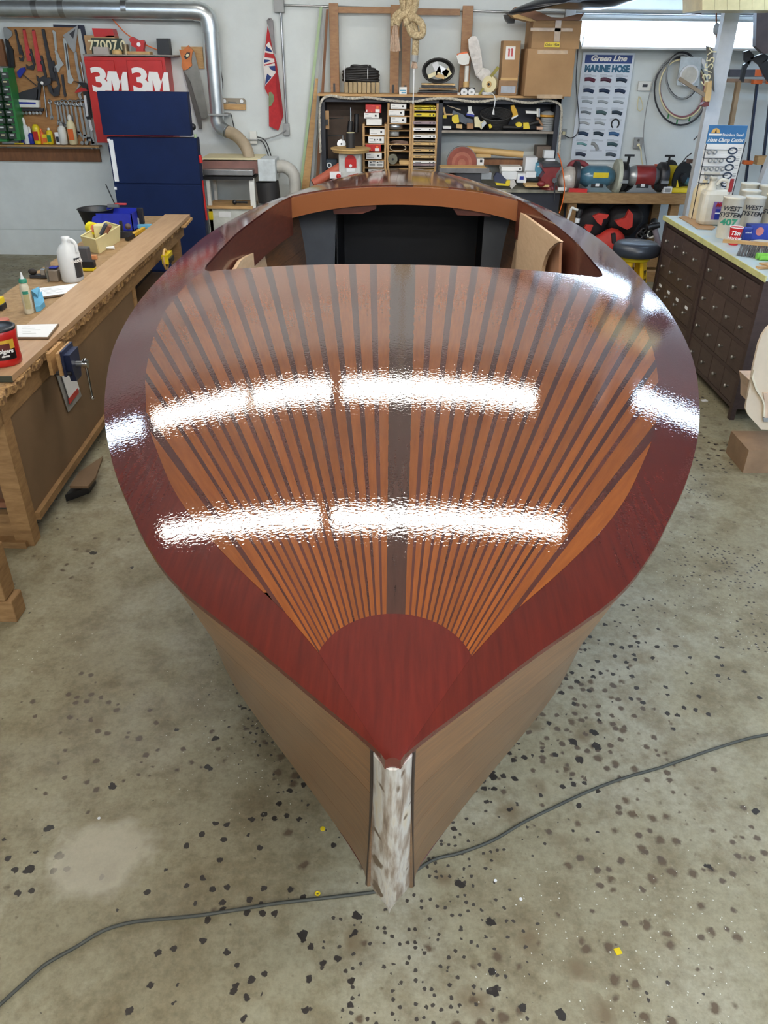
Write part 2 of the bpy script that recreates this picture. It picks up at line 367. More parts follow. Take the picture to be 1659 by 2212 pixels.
def sheet(name, rows, m, parent, th=.014, drop=0.0, uvdir=None, label=None):
    """rows: grid of plan points (x, s) laid on the crowned deck; analytic normals so the varnish runs on across joints"""
    nr = len(rows); nc = len(rows[0]); vs = []; uv = []; ns = []
    for r in rows:
        for (x, s) in r: vs.append((x, s, dz(x, s)-drop)); ns.append(dn(x, s))
    top = []
    for i in range(nr-1):
        for j in range(nc-1):
            q = [i*nc+j, i*nc+j+1, (i+1)*nc+j+1, (i+1)*nc+j]
            a = Vector(vs[q[1]])-Vector(vs[q[0]]); b = Vector(vs[q[3]])-Vector(vs[q[0]]); c = Vector(vs[q[2]])-Vector(vs[q[0]])
            if (a.cross(b)+a.cross(c)).z < 0: q = q[::-1]
            top.append(q)
    n0 = len(vs)
    ring = [j for j in range(nc)]+[i*nc+nc-1 for i in range(1, nr)]+[(nr-1)*nc+j for j in range(nc-2, -1, -1)]+[i*nc for i in range(nr-2, 0, -1)]
    m2 = len(ring); side = []
    for k in ring: vs.append(vs[k])
    for k in ring: vs.append((vs[k][0], vs[k][1], vs[k][2]-th))
    for k in range(m2):
        side.append([n0+k, n0+m2+k, n0+m2+(k+1) % m2, n0+(k+1) % m2])
    me = bpy.data.meshes.new(name); me.from_pydata(vs, [], top+side)
    o = bpy.data.objects.new(name, me); COL.objects.link(o); o.parent = parent; me.materials.append(m)
    me.polygons.foreach_set('use_smooth', [True]*len(me.polygons))
    ln = []
    for p in me.polygons:
        for vi in p.vertices:
            ln.append(ns[vi] if p.index < len(top) else p.normal.copy())
    me.normals_split_custom_set([tuple(n) for n in ln])
    ul = me.uv_layers.new(name='UVMap'); d = Vector(uvdir if uvdir else (0, 1)).normalized()
    for l in me.loops:
        v = me.vertices[l.vertex_index].co; ul.data[l.index].uv = (v.x*d.y-v.y*d.x, v.x*d.x+v.y*d.y)
    if label: o['label'] = label
    return o
VK = dict(coat=1.0, crough=.03, cbump=.19, cbscale=110, uv=True, rough=.6, spec=.1)
def wood(name, a, b, vary=.12, sc=1.0, **k):
    kk = dict(VK); kk.update(k)
    return mat(name, a, rgb2=b, scale=4.0, stretch=(26*sc, 2.0*sc, 1), thr=(.25, .75), vary=vary, **kk)
W_LIGHT = wood('golden_strip_wood', (128, 70, 24), (108, 55, 18), vary=.14)
W_DARK = wood('dark_strip_wood', (76, 36, 28), (56, 27, 22), vary=.25)
W_KING = wood('king_plank_wood', (68, 42, 34), (52, 31, 25))
W_RED = wood('red_mahogany', (92, 26, 17), (72, 19, 13), sc=.8)
W_HUB = wood('bow_block_mahogany', (86, 25, 17), (66, 18, 13), sc=.8)
W_COVER = wood('covering_board_mahogany', (84, 25, 15), (63, 18, 12), sc=.8)
W_AFT = wood('aft_deck_mahogany', (104, 60, 46), (76, 42, 32), vary=.2)
W_AFTGOLD = wood('aft_deck_gold', (136, 92, 46), (100, 62, 34), vary=.2)
# --- fan of strips on the foredeck
ARC_S, ARC_R = .187, .137
PITCH, LW, NS = .1015, .068, 17
A0, AP = 7.2, 4.42
def edge_line(k, part, side):
    """k-th pitch; part 0 = start of the light strip, 1 = end of it (start of the dark one)"""
    f = k+(0 if part == 0 else .66)
    f += max(0, f-15)
    a = math.radians(A0+AP*f); ax, as_ = ARC_R*math.sin(a), ARC_S+ARC_R*math.cos(a)
    bx, bs = .058+PITCH*f, 2.95
    return Vector((side*ax, as_)), Vector((side*bx, bs))
def sfront(x): return 2.73+.04*(abs(x)/.9)**2              # forward edge of the cockpit opening
def clip_end(A, B):
    """start and end of the part of the line A-B that lies inside the fan"""
    def inside(t):
        p = A+(B-A)*t
        return p.y <= sfront(p.x) and (abs(p.x) < mg(p.y) if p.y > .226 else False)
    def edge(a, b):
        for _ in range(20):
            md = (a+b)/2
            if inside(md) == inside(b): b = md
            else: a = md
        return b
    ts = 0.0; t = .005
    if not inside(.004):
        while t < .3 and not inside(t): t += .005
        ts = edge(t-.005, t) if (t > .03) else 0.0
    t = max(t, ts)+.01
    while t < 1.25 and inside(t): t += .01
    return ts, edge(t-.01, t)
def strip(name, m, k0, p0, k1, p1, side):
    A, B = edge_line(k0, p0, side); C, D = edge_line(k1, p1, side)
    (a0, a1), (c0, c1) = clip_end(A, B), clip_end(C, D); rows = []
    n = 26
    for i in range(n+1):
        P = A+(B-A)*(a0+(a1-a0)*i/n); Q = C+(D-C)*(c0+(c1-c0)*i/n)
        rows.append([tuple(P.lerp(Q, j/2)) for j in range(3)])
    d = (B-A)
    return sheet(name, rows, m, boat, uvdir=d)
for side in (-1, 1):
    for k in range(NS-1):
        strip('light_strip', W_LIGHT, k, 0, k, 1, side)
        strip('dark_strip', W_DARK, k, 1, k+1, 0, side)
    # last light strip: a wedge lying against the covering board
    A, B = edge_line(NS-1, 0, side); ts, t = clip_end(A, B); rows = []; n = 30
    for i in range(n+1):
        P = A+(B-A)*(ts+(t-ts)*i/n); x = side*mg(P.y) if P.y > .226 else P.x
        # outer boundary follows the covering board
        if abs(P.x) > mg(P.y): P = Vector((side*mg(P.y), P.y))
        rows.append([(P.x+(x-P.x)*j/2, P.y) for j in range(3)])
    sheet('light_strip', rows, W_LIGHT, boat, uvdir=B-A)
rows = []
for i in range(31):
    s = ARC_S+ARC_R*math.cos(math.radians(A0))+(2.73-.3226)*i/30; w_ = .0172+(.0575-.0172)*i/30
    rows.append([(-w_, s), (0, s), (w_, s)])
sheet('king_plank', rows, W_KING, boat)
# --- bow block inside the arc, and the covering boards
def hub_half(s): return .131*min(1, max(.0, (s-.0)/.226))
rows = []
for i in range(25):
    u = -1+2*i/24; a = math.radians(73.5*u); ax, as_ = ARC_R*math.sin(a), ARC_S+ARC_R*math.cos(a)
    bx, bs = .012*u, .006
    rows.append([(bx+(ax-bx)*j/14, bs+(as_-bs)*j/14) for j in range(15)])
sheet('bow_block', rows, W_HUB, boat, th=.02)
def inner(s):
    if s < .226: return hub_half(s)*.9+.0
    if s <= 2.70: return mg(s)-(.03 if s < .6 else .012)
    if s <= 2.79: return None
    return None
for side in (-1, 1):
    rows = []
    SS = [.012+.25*(i/16)**1.0 for i in range(17)]+[.262+(2.70-.262)*i/60 for i in range(1, 61)]
    for s in SS:
        xi, xo = max(inner(s), 0), hb(s)
        xi = min(xi, xo*.98)
        rows.append([(side*(xi+(xo-xi)*(1-(1-j/8)**1.6)), s) for j in range(9)])
    # alongside the cockpit and aft of it
    for i in range(0, 61):
        s = 2.73+(5.04-2.73)*i/60
        xi = mg(s)-.012 if s < 2.765 else ck(s)
        if s > 2.765: xi = ck(max(s, 2.766))
        xo = hb(s); rows.append([(side*(xi+(xo-xi)*(1-(1-j/8)**1.6)), s) for j in range(9)])
    for i in range(1, 25):
        s = 5.04+(SE-5.04)*i/24; xo = hb(s); xi = min(.79-.0*i, xo*.82); rows.append([(side*(xi+(xo-xi)*(1-(1-j/8)**1.6)), s) for j in range(9)])
    sheet('covering_board', rows, W_COVER if side > 0 else W_COVER, boat, th=.010, drop=.0006)
# corner fillets between the fan and the cockpit corner
for side in (-1, 1):
    rows = []
    for i in range(13):
        x = .80+(.925-.80)*i/12
        s1 = 2.775 + (.0 if x < .86 else .085*((x-.86)/.065)**2)
        s1 = min(s1, 2.86); rows.append([(side*x, 2.69+(s1-2.69)*j/3) for j in range(4)])
    sheet('corner_block', rows, W_COVER, boat, drop=.0009)
# --- aft deck planks (seams left open a millimetre)
sfa = lambda x: 5.04-.02*(abs(x)/.8)**2
nb = 13; half = nb/2.0
for k in range(nb):
    u0, u1 = (k-half)/half, (k+1-half)/half
    rows = []
    for i in range(25):
        s = 5.035+(SE-5.035)*i/24; wd = min(.79, hb(s)*.82)+.006
        rows.append([((u0+(u1-u0)*(j/2))*wd + (.0006 if j == 0 else (-.0006 if j == 2 else 0)), s) for j in range(3)])
    sheet('aft_deck_plank', rows, W_KING if k == 6 else (W_AFTGOLD if k in (7, 8, 10) else W_AFT), boat)
# --- hull sides: planks from sheer to chine
ch = curve_fn([(.29, .052), (.34, .064), (.48, .15), (.70, .30), (.88, .425), (1.0, .50), (1.2, .598), (1.4, .690), (1.7, .79), (2.2, .88), (3.0, .94), (4.5, .94), (5.5, .82), (7.2, .55)])
H_OAK = mat('hull_side_wood', (132, 90, 54), rgb2=(98, 66, 42), rough=.4, scale=3.0, stretch=(3, 3, 30), thr=(.3, .7), coat=.5, crough=.22, vary=.25)
H_DARK = mat('hull_stained_wood', (88, 46, 34), rgb2=(66, 32, 24), rough=.5, scale=3.0, stretch=(3, 3, 24), vary=.1)
def side_pt(s, v, side):
    """v 0 at the sheer, 1 at the chine; the stem end is raked"""
    s0 = .032+.27*v; ss = s0+s*(SE-s0)/SE; ds = s
    zt = zs(ss)-.009; zb = .50-.02*min(1, s/1.5)-.06*min(1, max(0, (s-1)/3))
    xt = hb(min(SE, .03+ds))-.005; xb = ch(min(SE, .29+ds))
    z = zt+(zb-zt)*v; x = xt+(xb-xt)*v - .03*math.sin(math.pi*v)*min(1, s*.8)
    return (side*x, ss, z)
def hull_plank(v0, v1, side, m, name='hull_plank'):
    n = 60; vs = []; uvs = []
    SS = [SE*(i/n)**1.7 for i in range(n+1)]
    for s in SS:
        for j in range(4):
            v = v0+(v1-v0)*j/3; vs.append(side_pt(s, v, side))
    for s in SS:
        for j in range(4):
            x, y, z = side_pt(s, v0+(v1-v0)*j/3, side); vs.append((x-side*.016, y+.004, z))
    f = []; N1 = (n+1)*4
    for i in range(n):
        for j in range(3):
            q = [i*4+j, (i+1)*4+j, (i+1)*4+j+1, i*4+j+1]; f.append(q if side < 0 else q[::-1])
            q2 = [a+N1 for a in q]; f.append(q2[::-1] if side < 0 else q2)
    def strip_(a, b): f.append([a, b, b+N1, a+N1])
    for i in range(n): strip_(i*4, (i+1)*4); strip_((i+1)*4+3, i*4+3)
    for j in range(3): strip_(j+1, j)
    me = bpy.data.meshes.new(name); me.from_pydata(vs, [], f); o = bpy.data.objects.new(name, me); COL.objects.link(o); o.parent = boat; me.materials.append(m)
    bmx = bmesh.new(); bmx.from_mesh(me); bmesh.ops.recalc_face_normals(bmx, faces=bmx.faces); bmx.to_mesh(me); bmx.free()
    me.polygons.foreach_set('use_smooth', [True]*len(me.polygons)); me.set_sharp_from_angle(angle=.7)
    return o
for side in (-1, 1):
    E = [0, .26, .5, .75, 1.0]
    for a, b in zip(E[:-1], E[1:]): hull_plank(a+.0008, b-.0008, side, H_OAK)
# bottom (vee) and transom
vs = []; f = []; n = 40
for i in range(n+1):
    s = .33+(SE-.33)*(i/n)**1.4; zb = .50-.02*min(1, s/1.5)-.06*min(1, max(0, (s-1)/3)); zk = max(.22, .42-.3*(s-.3)); x = ch(s)-.022
    vs += [(-x, s, zb), (0, s, min(zk, zb-.02)), (x, s, zb)]
for i in range(n): f += [(3*i, 3*i+1, 3*i+4, 3*i+3), (3*i+1, 3*i+2, 3*i+5, 3*i+4)]
me = bpy.data.meshes.new('bottom'); me.from_pydata(vs, [], f); o = bpy.data.objects.new('bottom', me); COL.objects.link(o); o.parent = boat; me.materials.append(H_DARK)
sd = o.modifiers.new('thick', 'SOLIDIFY'); sd.thickness = .015
me = bpy.data.meshes.new('transom')
xt, xb = hb(SE)-.01, ch(SE)-.01; vs = []
for k in range(9): x = -xt+2*xt*k/8; vs.append((x, SE-.01, dz(x, SE)-.02))
vs += [(xb, SE-.01, .43), (0, SE-.01, .23), (-xb, SE-.01, .43)]
n = len(vs); vs += [(x, y+.02, z) for x, y, z in vs]; f = [list(range(n)), list(range(2*n-1, n-1, -1))]+[(i, (i+1) % n, n+(i+1) % n, n+i) for i in range(n)]
me.from_pydata(vs, [], f); o = bpy.data.objects.new('transom', me); COL.objects.link(o); o.parent = boat; me.materials.append(H_DARK)
# --- stem: bare weathered timber with a rounded nose, dark glue lines at its edges
def stem_material():
    m = bpy.data.materials.new('bare_stem_wood'); m.use_nodes = True; N = m.node_tree.nodes; L = m.node_tree.links; b = N['Principled BSDF']
    tc = N.new('ShaderNodeTexCoord'); mp = N.new('ShaderNodeMapping'); mp.inputs['Scale'].default_value = (46, 2.5, 4); L.new(tc.outputs['Object'], mp.inputs[0])
    n = N.new('ShaderNodeTexNoise'); n.inputs['Scale'].default_value = 2.2; n.inputs['Detail'].default_value = 6; L.new(mp.outputs[0], n.inputs[0])
    c = ramp(N, L, n.outputs[0], [(.26, lin((104, 84, 72))), (.42, lin((158, 144, 132))), (.58, lin((204, 202, 198))), (.8, lin((206, 190, 160)))])
    n2 = N.new('ShaderNodeTexNoise'); n2.inputs['Scale'].default_value = 16; n2.inputs['Detail'].default_value = 2
    mp2 = N.new('ShaderNodeMapping'); mp2.inputs['Scale'].default_value = (1, 1, .5); L.new(tc.outputs['Object'], mp2.inputs[0]); L.new(mp2.outputs[0], n2.inputs[0])
    k = ramp(N, L, n2.outputs[0], [(.64, (0, 0, 0)), (.67, (1, 1, 1))])
    c = mixc(N, L, k, c, lin((96, 76, 60))); L.new(c, b.inputs['Base Color']); b.inputs['Roughness'].default_value = .45
    b.inputs['Coat Weight'].default_value = .3; b.inputs['Coat Roughness'].default_value = .2
    bp = N.new('ShaderNodeBump'); bp.inputs['Strength'].default_value = .5; bp.inputs['Distance'].default_value = .003; L.new(n.outputs[0], bp.inputs['Height']); L.new(bp.outputs[0], b.inputs['Normal'])
    return m
W_STEM = stem_material(); W_GLUE = mat('dark_glue_line', (48, 36, 32), rough=.6)
vs = []; f = []; NV = 24
for i in range(NV+1):
    v = i/NV*1.17; z = 1.232+(.50-1.232)*v
    hw = .030+.022*min(v, 1)**1.4
    if v > 1: hw = .052*max(0, 1-(v-1)/.17)+.002
    sn = .002+.27*v; se = .036+.27*v+ (0.01*v)
    prof = [(-hw, se), (-hw*.98, se-.006), (-hw*.42, sn+.006), (-hw*.16, sn), (hw*.16, sn), (hw*.42, sn+.006), (hw*.98, se-.006), (hw, se), (hw*.8, se+.05), (-hw*.8, se+.05)]
    vs += [(x, s, z) for x, s in prof]
m_ = 10
for i in range(NV):
    for j in range(m_): f.append((i*m_+j, (i+1)*m_+j, (i+1)*m_+(j+1) % m_, i*m_+(j+1) % m_))
f += [list(range(m_)), list(range(NV*m_+m_-1, NV*m_-1, -1))]
me = bpy.data.meshes.new('stem'); me.from_pydata(vs, [], f); o = bpy.data.objects.new('stem', me); COL.objects.link(o); o.parent = boat; me.materials.append(W_STEM)
bmx = bmesh.new(); bmx.from_mesh(me); bmesh.ops.recalc_face_normals(bmx, faces=bmx.faces); bmx.to_mesh(me); bmx.free()
me.polygons.foreach_set('use_smooth', [True]*len(me.polygons)); me.set_sharp_from_angle(angle=.6); o['label'] = 'bare pale stem timber with worn dark patches'
for side in (-1, 1):
    mb = MB(); pts = []
    for i in range(13):
        v = i/12; pts.append(bw(side*(.0315+.0225*v**1.4), .036+.28*v, 1.238+(.49-1.238)*v))
    mb.tube(pts, .0035, 6); o = mb.build('glue_line', W_GLUE, boat); o.data.transform(Matrix.Rotation(-BA, 4, 'Z'))
def blocal(mb, name, m, parent=None, bevel=0):
    """build a part from world points under the rotated boat root"""
    o = mb.build(name, m, boat, bevel); o.data.transform(Matrix.Rotation(-BA, 4, 'Z')); return o
def bpoly(pts, vec): return MB().prism([bw(*p) for p in pts], BR @ Vector(vec))
# --- cockpit: coaming, beam at the aft edge, bulkhead, seat and lining panels
P_BEAM = wood('deck_beam_wood', (150, 92, 52), (122, 70, 38), cbump=0, crough=.2)
P_COAM = mat('coaming_wood', (104, 56, 42), rgb2=(80, 42, 32), rough=.35, scale=3, stretch=(4, 4, 20), coat=.3)
P_PLY = mat('bare_plywood', (206, 176, 142), rgb2=(192, 160, 124), rough=.6, scale=4, stretch=(2, 2, 12))
P_GREY = mat('grey_bilge_paint', (92, 96, 102), rough=.6, noise=.05); P_BLACK = mat('dark_opening_black', (22, 24, 30), rough=.5, noise=.1)
for side in (-1, 1):
    n = 40; vs = []; f = []
    for i in range(n+1):
        s = 2.79+(5.03-2.79)*i/n; x = ck(s)+.002; h = .25 if i > 3 else .25
        zt = dz(x, s)-.012
        vs += [(side*x, s, zt), (side*(x+.02), s, zt), (side*(x+.02), s, zt-h), (side*x, s, zt-h)]
    for i in range(n):
        for j in range(4): f.append((i*4+j, (i+1)*4+j, (i+1)*4+(j+1) % 4, i*4+(j+1) % 4))
    f += [(0, 1, 2, 3), (n*4+3, n*4+2, n*4+1, n*4)]
    me = bpy.data.meshes.new('coaming'); me.from_pydata(vs, [], f); o = bpy.data.objects.new('coaming', me); COL.objects.link(o); o.parent = boat; me.materials.append(P_COAM)
    bmx = bmesh.new(); bmx.from_mesh(me); bmesh.ops.recalc_face_normals(bmx, faces=bmx.faces); bmx.to_mesh(me); bmx.free()
# aft beam: cambered board under the forward edge of the aft deck
vs = []; f = []; n = 24
for i in range(n+1):
    x = -.80+1.6*i/n; zt = dz(x, 5.03)-.012; h = .115+.02*(abs(x)/.8)**2
    vs += [(x, 5.02, zt), (x, 5.045, zt), (x, 5.045, zt-h), (x, 5.02, zt-h)]
for i in range(n):
    for j in range(4): f.append((i*4+j, (i+1)*4+j, (i+1)*4+(j+1) % 4, i*4+(j+1) % 4))
f += [(0, 1, 2, 3), (n*4+3, n*4+2, n*4+1, n*4)]
me = bpy.data.meshes.new('deck_beam'); me.from_pydata(vs, [], f); o = bpy.data.objects.new('deck_beam', me); COL.objects.link(o); o.parent = boat; me.materials.append(P_BEAM)
bmx = bmesh.new(); bmx.from_mesh(me); bmesh.ops.recalc_face_normals(bmx, faces=bmx.faces); bmx.to_mesh(me); bmx.free()
blocal(bpoly([(-.872, 5.55, 1.2), (-.52, 5.55, 1.24), (-.55, 5.55, .6), (-.872, 5.55, .6)], (0, .02, 0)), 'bulkhead_panel', P_GREY)
blocal(bpoly([(.62, 5.55, 1.24), (.86, 5.55, 1.2), (.86, 5.55, .6), (.62, 5.55, .6)], (0, .02, 0)), 'bulkhead_panel', P_GREY)
blocal(bpoly([(-.66, 6.3, 1.12), (.66, 6.3, 1.12), (.66, 6.3, .5), (-.66, 6.3, .5)], (0, .02, 0)), 'dark_opening_back', P_BLACK)  # black sheets here paint the dark of the opening under the aft deck
for x in (-.53, .64): blocal(bpoly([(x, 5.57, 1.22), (x, 6.3, 1.12), (x, 6.3, .5), (x, 5.57, .5)], (.01, 0, 0)), 'dark_opening_side', P_BLACK)
blocal(bpoly([(-.52, 5.06, 1.245), (-.2, 5.06, 1.27), (-.2, 5.06, 1.20), (-.3, 5.06, 1.165), (-.50, 5.06, 1.16)], (0, .04, 0)), 'beam_bracket', P_COAM)
blocal(bpoly([(.3, 5.06, 1.27), (.62, 5.06, 1.235), (.62, 5.06, 1.16), (.38, 5.06, 1.165)], (0, .04, 0)), 'beam_bracket', P_COAM)
blocal(MB().prism([bw(-.93, 3.0, .62), bw(.93, 3.0, .62), bw(.9, 5.5, .62), bw(-.9, 5.5, .62)], (0, 0, -.02)), 'cockpit_floor', P_GREY)
# starboard plywood seat side (a flat panel with a scooped corner)
X1 = .90
def bx_poly(px, X, t): return MB().prism([atx(a, b, X) for a, b in px], (t, 0, 0))
blocal(bx_poly([(1124, 459), (1150, 478), (1209, 522), (1199, 526), (1186, 538), (1177, 555), (1171, 575), (1168, 600), (1100, 600)], X1, .02), 'seat_side', P_PLY)
blocal(bx_poly([(1209, 523), (1199, 527), (1188, 537), (1178, 555), (1172, 575), (1168, 602), (1206, 602), (1207, 560)], X1+.045, .015), 'lining_panel', mat('brown_lining', (158, 112, 80), noise=.08))
blocal(bx_poly([(580, 589), (569, 539), (545, 547), (520, 563), (505, 589)], -.83, -.02), 'seat_side', P_PLY)
blocal(bx_poly([(570, 540), (612, 490), (612, 545), (604, 562), (583, 580)], -.87, -.02), 'lining_panel', P_COAM)
blocal(bx_poly([(612, 494), (632, 474), (632, 583), (580, 583), (604, 567), (611, 545)], -.90, -.02), 'side_frame', mat('pale_frame', (190, 156, 116), noise=.06))
# hull cradle standing on the floor under the keel
W_FIR = mat('rough_fir', (160, 126, 84), rgb2=(130, 98, 62), rough=.75, scale=3, stretch=(4, 4, 18), vary=.1)
cr = thing('boat_cradle', 'rough timber cradle under the hull of the boat', 'stand', (.05, 3.0, 0))
for y in (3.0, 5.6):
    MB().box((-.52, y, 0), (.62, y+.09, .09)).build('sill', W_FIR, cr)
    MB().box((-.02+y*.0155, y, .09), (.12+y*.0155, y+.09, .225)).build('keel_block', W_FIR, cr)
    for sd_ in (-1, 1): MB().box((.05+sd_*.45-.045, y, .09), (.05+sd_*.45+.045, y+.09, .28)).build('upright', W_FIR, cr)

# ------------------------------------------------------------------ shared materials of the shop
PLY = mat('old_plywood', (178, 132, 82), rgb2=(146, 100, 58), rough=.7, scale=2.2, stretch=(3, 3, 14))
PLYD = mat('stained_board', (126, 84, 52), rgb2=(100, 64, 40), rough=.7, scale=2.2, stretch=(14, 3, 3))
PINE = mat('planed_pine', (198, 160, 108), rgb2=(172, 132, 84), rough=.6, scale=2.5, stretch=(4, 4, 20), vary=.08)
OAKF = mat('oiled_oak', (156, 114, 72), rgb2=(128, 88, 54), rough=.5, scale=2.5, stretch=(5, 5, 16), vary=.08)
STEEL = mat('tool_steel', (176, 178, 180), rough=.3, metal=.9, noise=.08)
STEELD = mat('dark_steel', (66, 66, 70), rough=.45, metal=.6, noise=.1)
CHROME = mat('bright_chrome', (214, 218, 222), rough=.15, metal=1.0, noise=.03)
GALV = mat('galvanised_duct', (206, 212, 214), rough=.34, metal=.85, noise=.06, bump=.04, bscale=12)
RED = mat('red_enamel', (186, 36, 34), rough=.35, noise=.05); REDT = mat('worn_red_paint', (196, 62, 62), rough=.5, noise=.1)
BLACK = mat('black_plastic', (24, 24, 27), rough=.45, noise=.08); WHITE = mat('white_plastic', (226, 226, 220), rough=.45, noise=.03)
PRINTW = mat('white_print', (238, 236, 232), rough=.6, noise=.01); PRINTK = mat('black_print', (26, 26, 30), rough=.6, noise=.01)
NAVY = mat('navy_paint', (18, 34, 72), rgb2=(15, 28, 60), spec=.15, rough=.6, scale=3); BLUE = mat('blue_plastic', (34, 48, 150), rough=.4, noise=.06)
GREEN = mat('green_enamel', (44, 122, 62), rough=.5, noise=.08); YEL = mat('yellow_plastic', (226, 200, 36), rough=.4, noise=.05)
ORANGE = mat('orange_plastic', (226, 106, 40), rough=.45, noise=.06); CREAM = mat('cream_plastic', (228, 218, 176), rough=.5, noise=.05)
BEIGE = mat('beige_hose', (172, 156, 132), rough=.6, noise=.08); GREY = mat('grey_paint', (150, 152, 152), rough=.5, noise=.05)
CARD = mat('brown_cardboard', (176, 140, 100), rgb2=(164, 128, 90), rough=.8, scale=5); PAPER = mat('white_paper', (232, 234, 236), rough=.8, noise=.02)
RUBBER = mat('black_rubber', (36, 34, 34), rough=.55, noise=.1); KRAFT = mat('tan_tape', (206, 170, 112), rough=.5, noise=.05)
LBLUE = mat('light_blue_cloth', (96, 164, 196), rough=.8, noise=.12); TRANSP = mat('milky_plastic', (222, 226, 228), rough=.35, noise=.04)
GREENL = mat('light_green_paint', (168, 190, 150), rough=.6, noise=.06); CLEAR = mat('wrapped_plastic', (206, 200, 192), rough=.2, noise=.12, scale=14, bump=.5, bscale=22, coat=.6)
def cr(ox, oy, sc, pts): return [(ox+a/sc, oy+b/sc) for a, b in pts]
def wb(mb, tl, brr, y, t, bev=0.0):
    a = aty(tl[0], tl[1], y); b = aty(brr[0], brr[1], y); return mb.box((a.x, y, b.z), (b.x, y+t, a.z), bev=bev)
def wt(pts, y, r, mb=None, n=8, k=6, closed=False):
    P = [aty(a, b, y) if not isinstance(a, tuple) else aty(a[0], a[1], b) for a, b in pts]
    return (mb or MB()).tube(smooth_path(P, k) if k else P, r, n, closed)
def wthing(name, label, cat, px, y, group=None): return thing(name, label, cat, aty(px[0], px[1], y), group)
def wpoly(name, label, cat, px, y, t, m, group=None): return solo(MB().wall(px, y, t), name, label, cat, m, group)
PY = 9.715     # front face of the plywood tool board
tb = wthing('tool_board', 'plywood tool board screwed to the wall at far left, hung with hand tools', 'tool board', (100, 350), 9.7)
wb(MB(), (8, 58), (205, 318), PY, .02).build('plywood_panel', PLY, tb)
wb(MB(), (-80, 60), (13, 318), PY, .02).build('plywood_panel', PLY, tb)
wb(MB(), (-80, 319), (218, 350), PY-.005, .028).build('lower_board', PLYD, tb)
wb(MB(), (-78, 312), (213, 319), PY-.12, .118).build('ledge', PINE, tb)
fb = wthing('picture_frame_corner', 'dark blue-black frame edge showing behind the top right of the tool board', 'frame', (180, 120), 9.73)
MB().wall([(114, 53), (181, 55), (194, 118), (184, 118), (173, 62), (115, 60)], 9.728, .010).build('frame_edge', mat('dark_frame', (34, 36, 56), rough=.5), fb)
TY = 9.69
TC = lambda l: cr(0, 40, 6.9125, l)
def hung(name, label, cat, parts, px=(0, 0), group=None):
    """parts: (part name, material, crop outline, plane, thickness)"""
    c = TC(parts[0][2])[0]; t = wthing(name, label, cat, c, TY, group)
    for (n, m, o, y, th) in parts: MB().wall(TC(o), y, th).build(n, m, t)
    return t
def pipe_wrench(label, m, a, b, wd, jaw=1):
    """a, b: crop points of handle top and jaw end"""
    A = aty(*TC([a])[0], TY); B = aty(*TC([b])[0], TY); d = (B-A).normalized(); sx = d.cross(Vector((0, 1, 0))).normalized(); L = (B-A).length
    t = thing('pipe_wrench', label, 'wrench', A, 'pipe wrenches on the tool board')
    q = lambda u, v: A+d*u*L+sx*v*wd
    MB().prism([q(0, -.32), (q(0, .32)), q(.5, .4), q(.72, .8), q(1.0, .8), q(1.0, -.5), q(.7, -.5), q(.5, -.4)], (0, .022, 0)).build('handle', m, t)
    MB().prism([q(.60, 1.15), q(.60, .7), q(.97, .7), q(1.10, 1.0), q(1.17, -.4), q(1.1, -1.0), q(1.24, -1.0), q(1.28, .8), q(1.1, 1.5)], (0, .018, 0)).build('hook_jaw', STEELD, t)
    MB().cyl(q(.74, 1.0)-Vector((0, .008, 0)), q(.82, 1.0)-Vector((0, .008, 0)), wd*.42, n=10).build('knurled_nut', STEELD, t)
    MB().cyl(A-Vector((0, .012, 0)), A+Vector((0, .02, 0)), .006, n=6).build('hook', STEELD, t)
    return t
pipe_wrench('small red pipe wrench, left of the two red ones', REDT, (350, 165), (430, 640), .040)
pipe_wrench('larger red pipe wrench beside the small red one', REDT, (490, 175), (590, 790), .046)
pipe_wrench('long black pipe wrench with a dark jaw on the tool board', STEELD, (635, 165), (790, 930), .044)
pipe_wrench('slim dark wrench, first to the left of the red pipe wrenches', STEELD, (225, 175), (300, 540), .022)
hung('adjustable_wrench', 'chrome adjustable wrench with a blue-silver jaw, right of the black pipe wrench', 'wrench',
     [('handle', CHROME, [(770, 180), (800, 175), (830, 210), (850, 480), (820, 485), (790, 230)], TY, .02), ('jaw', CHROME, [(810, 480), (850, 490), (890, 590), (950, 690), (900, 730), (880, 790), (850, 810), (810, 720), (850, 680), (830, 560)], TY-.004, .026)])
hung('pliers', 'large slip-joint pliers with black grips at the top left of the tool board', 'pliers',
     [('jaws', STEEL, [(40, 140), (90, 130), (170, 190), (180, 250), (130, 300), (110, 320), (60, 280)], TY, .02), ('grip', BLACK, [(70, 300), (110, 320), (140, 400), (190, 470), (215, 720), (190, 770), (150, 700), (110, 500), (80, 400)], TY-.006, .026),
      ('grip', BLACK, [(90, 420), (120, 460), (165, 760), (130, 770), (105, 600)], TY-.012, .02)])
hung('long_wrench', 'long chrome open wrench with a slotted handle hung by its round end', 'wrench',
     [('shaft', CHROME, [(935, 290), (985, 300), (1050, 820), (1100, 920), (1060, 980), (1010, 960), (1005, 870)], TY, .02), ('slot', STEELD, [(965, 370), (980, 370), (1030, 760), (1015, 770)], TY-.003, .004)])
hung('set_square', 'grey triangular roofing square hanging at the top right of the tool board', 'square',
     [('plate', GREY, [(935, 250), (1150, 105), (1160, 110), (1135, 350), (1125, 490), (1100, 510), (1040, 440)], TY-.012, .006), ('slot', STEELD, [(1030, 230), (1120, 160), (1090, 300)], TY-.014, .003)])
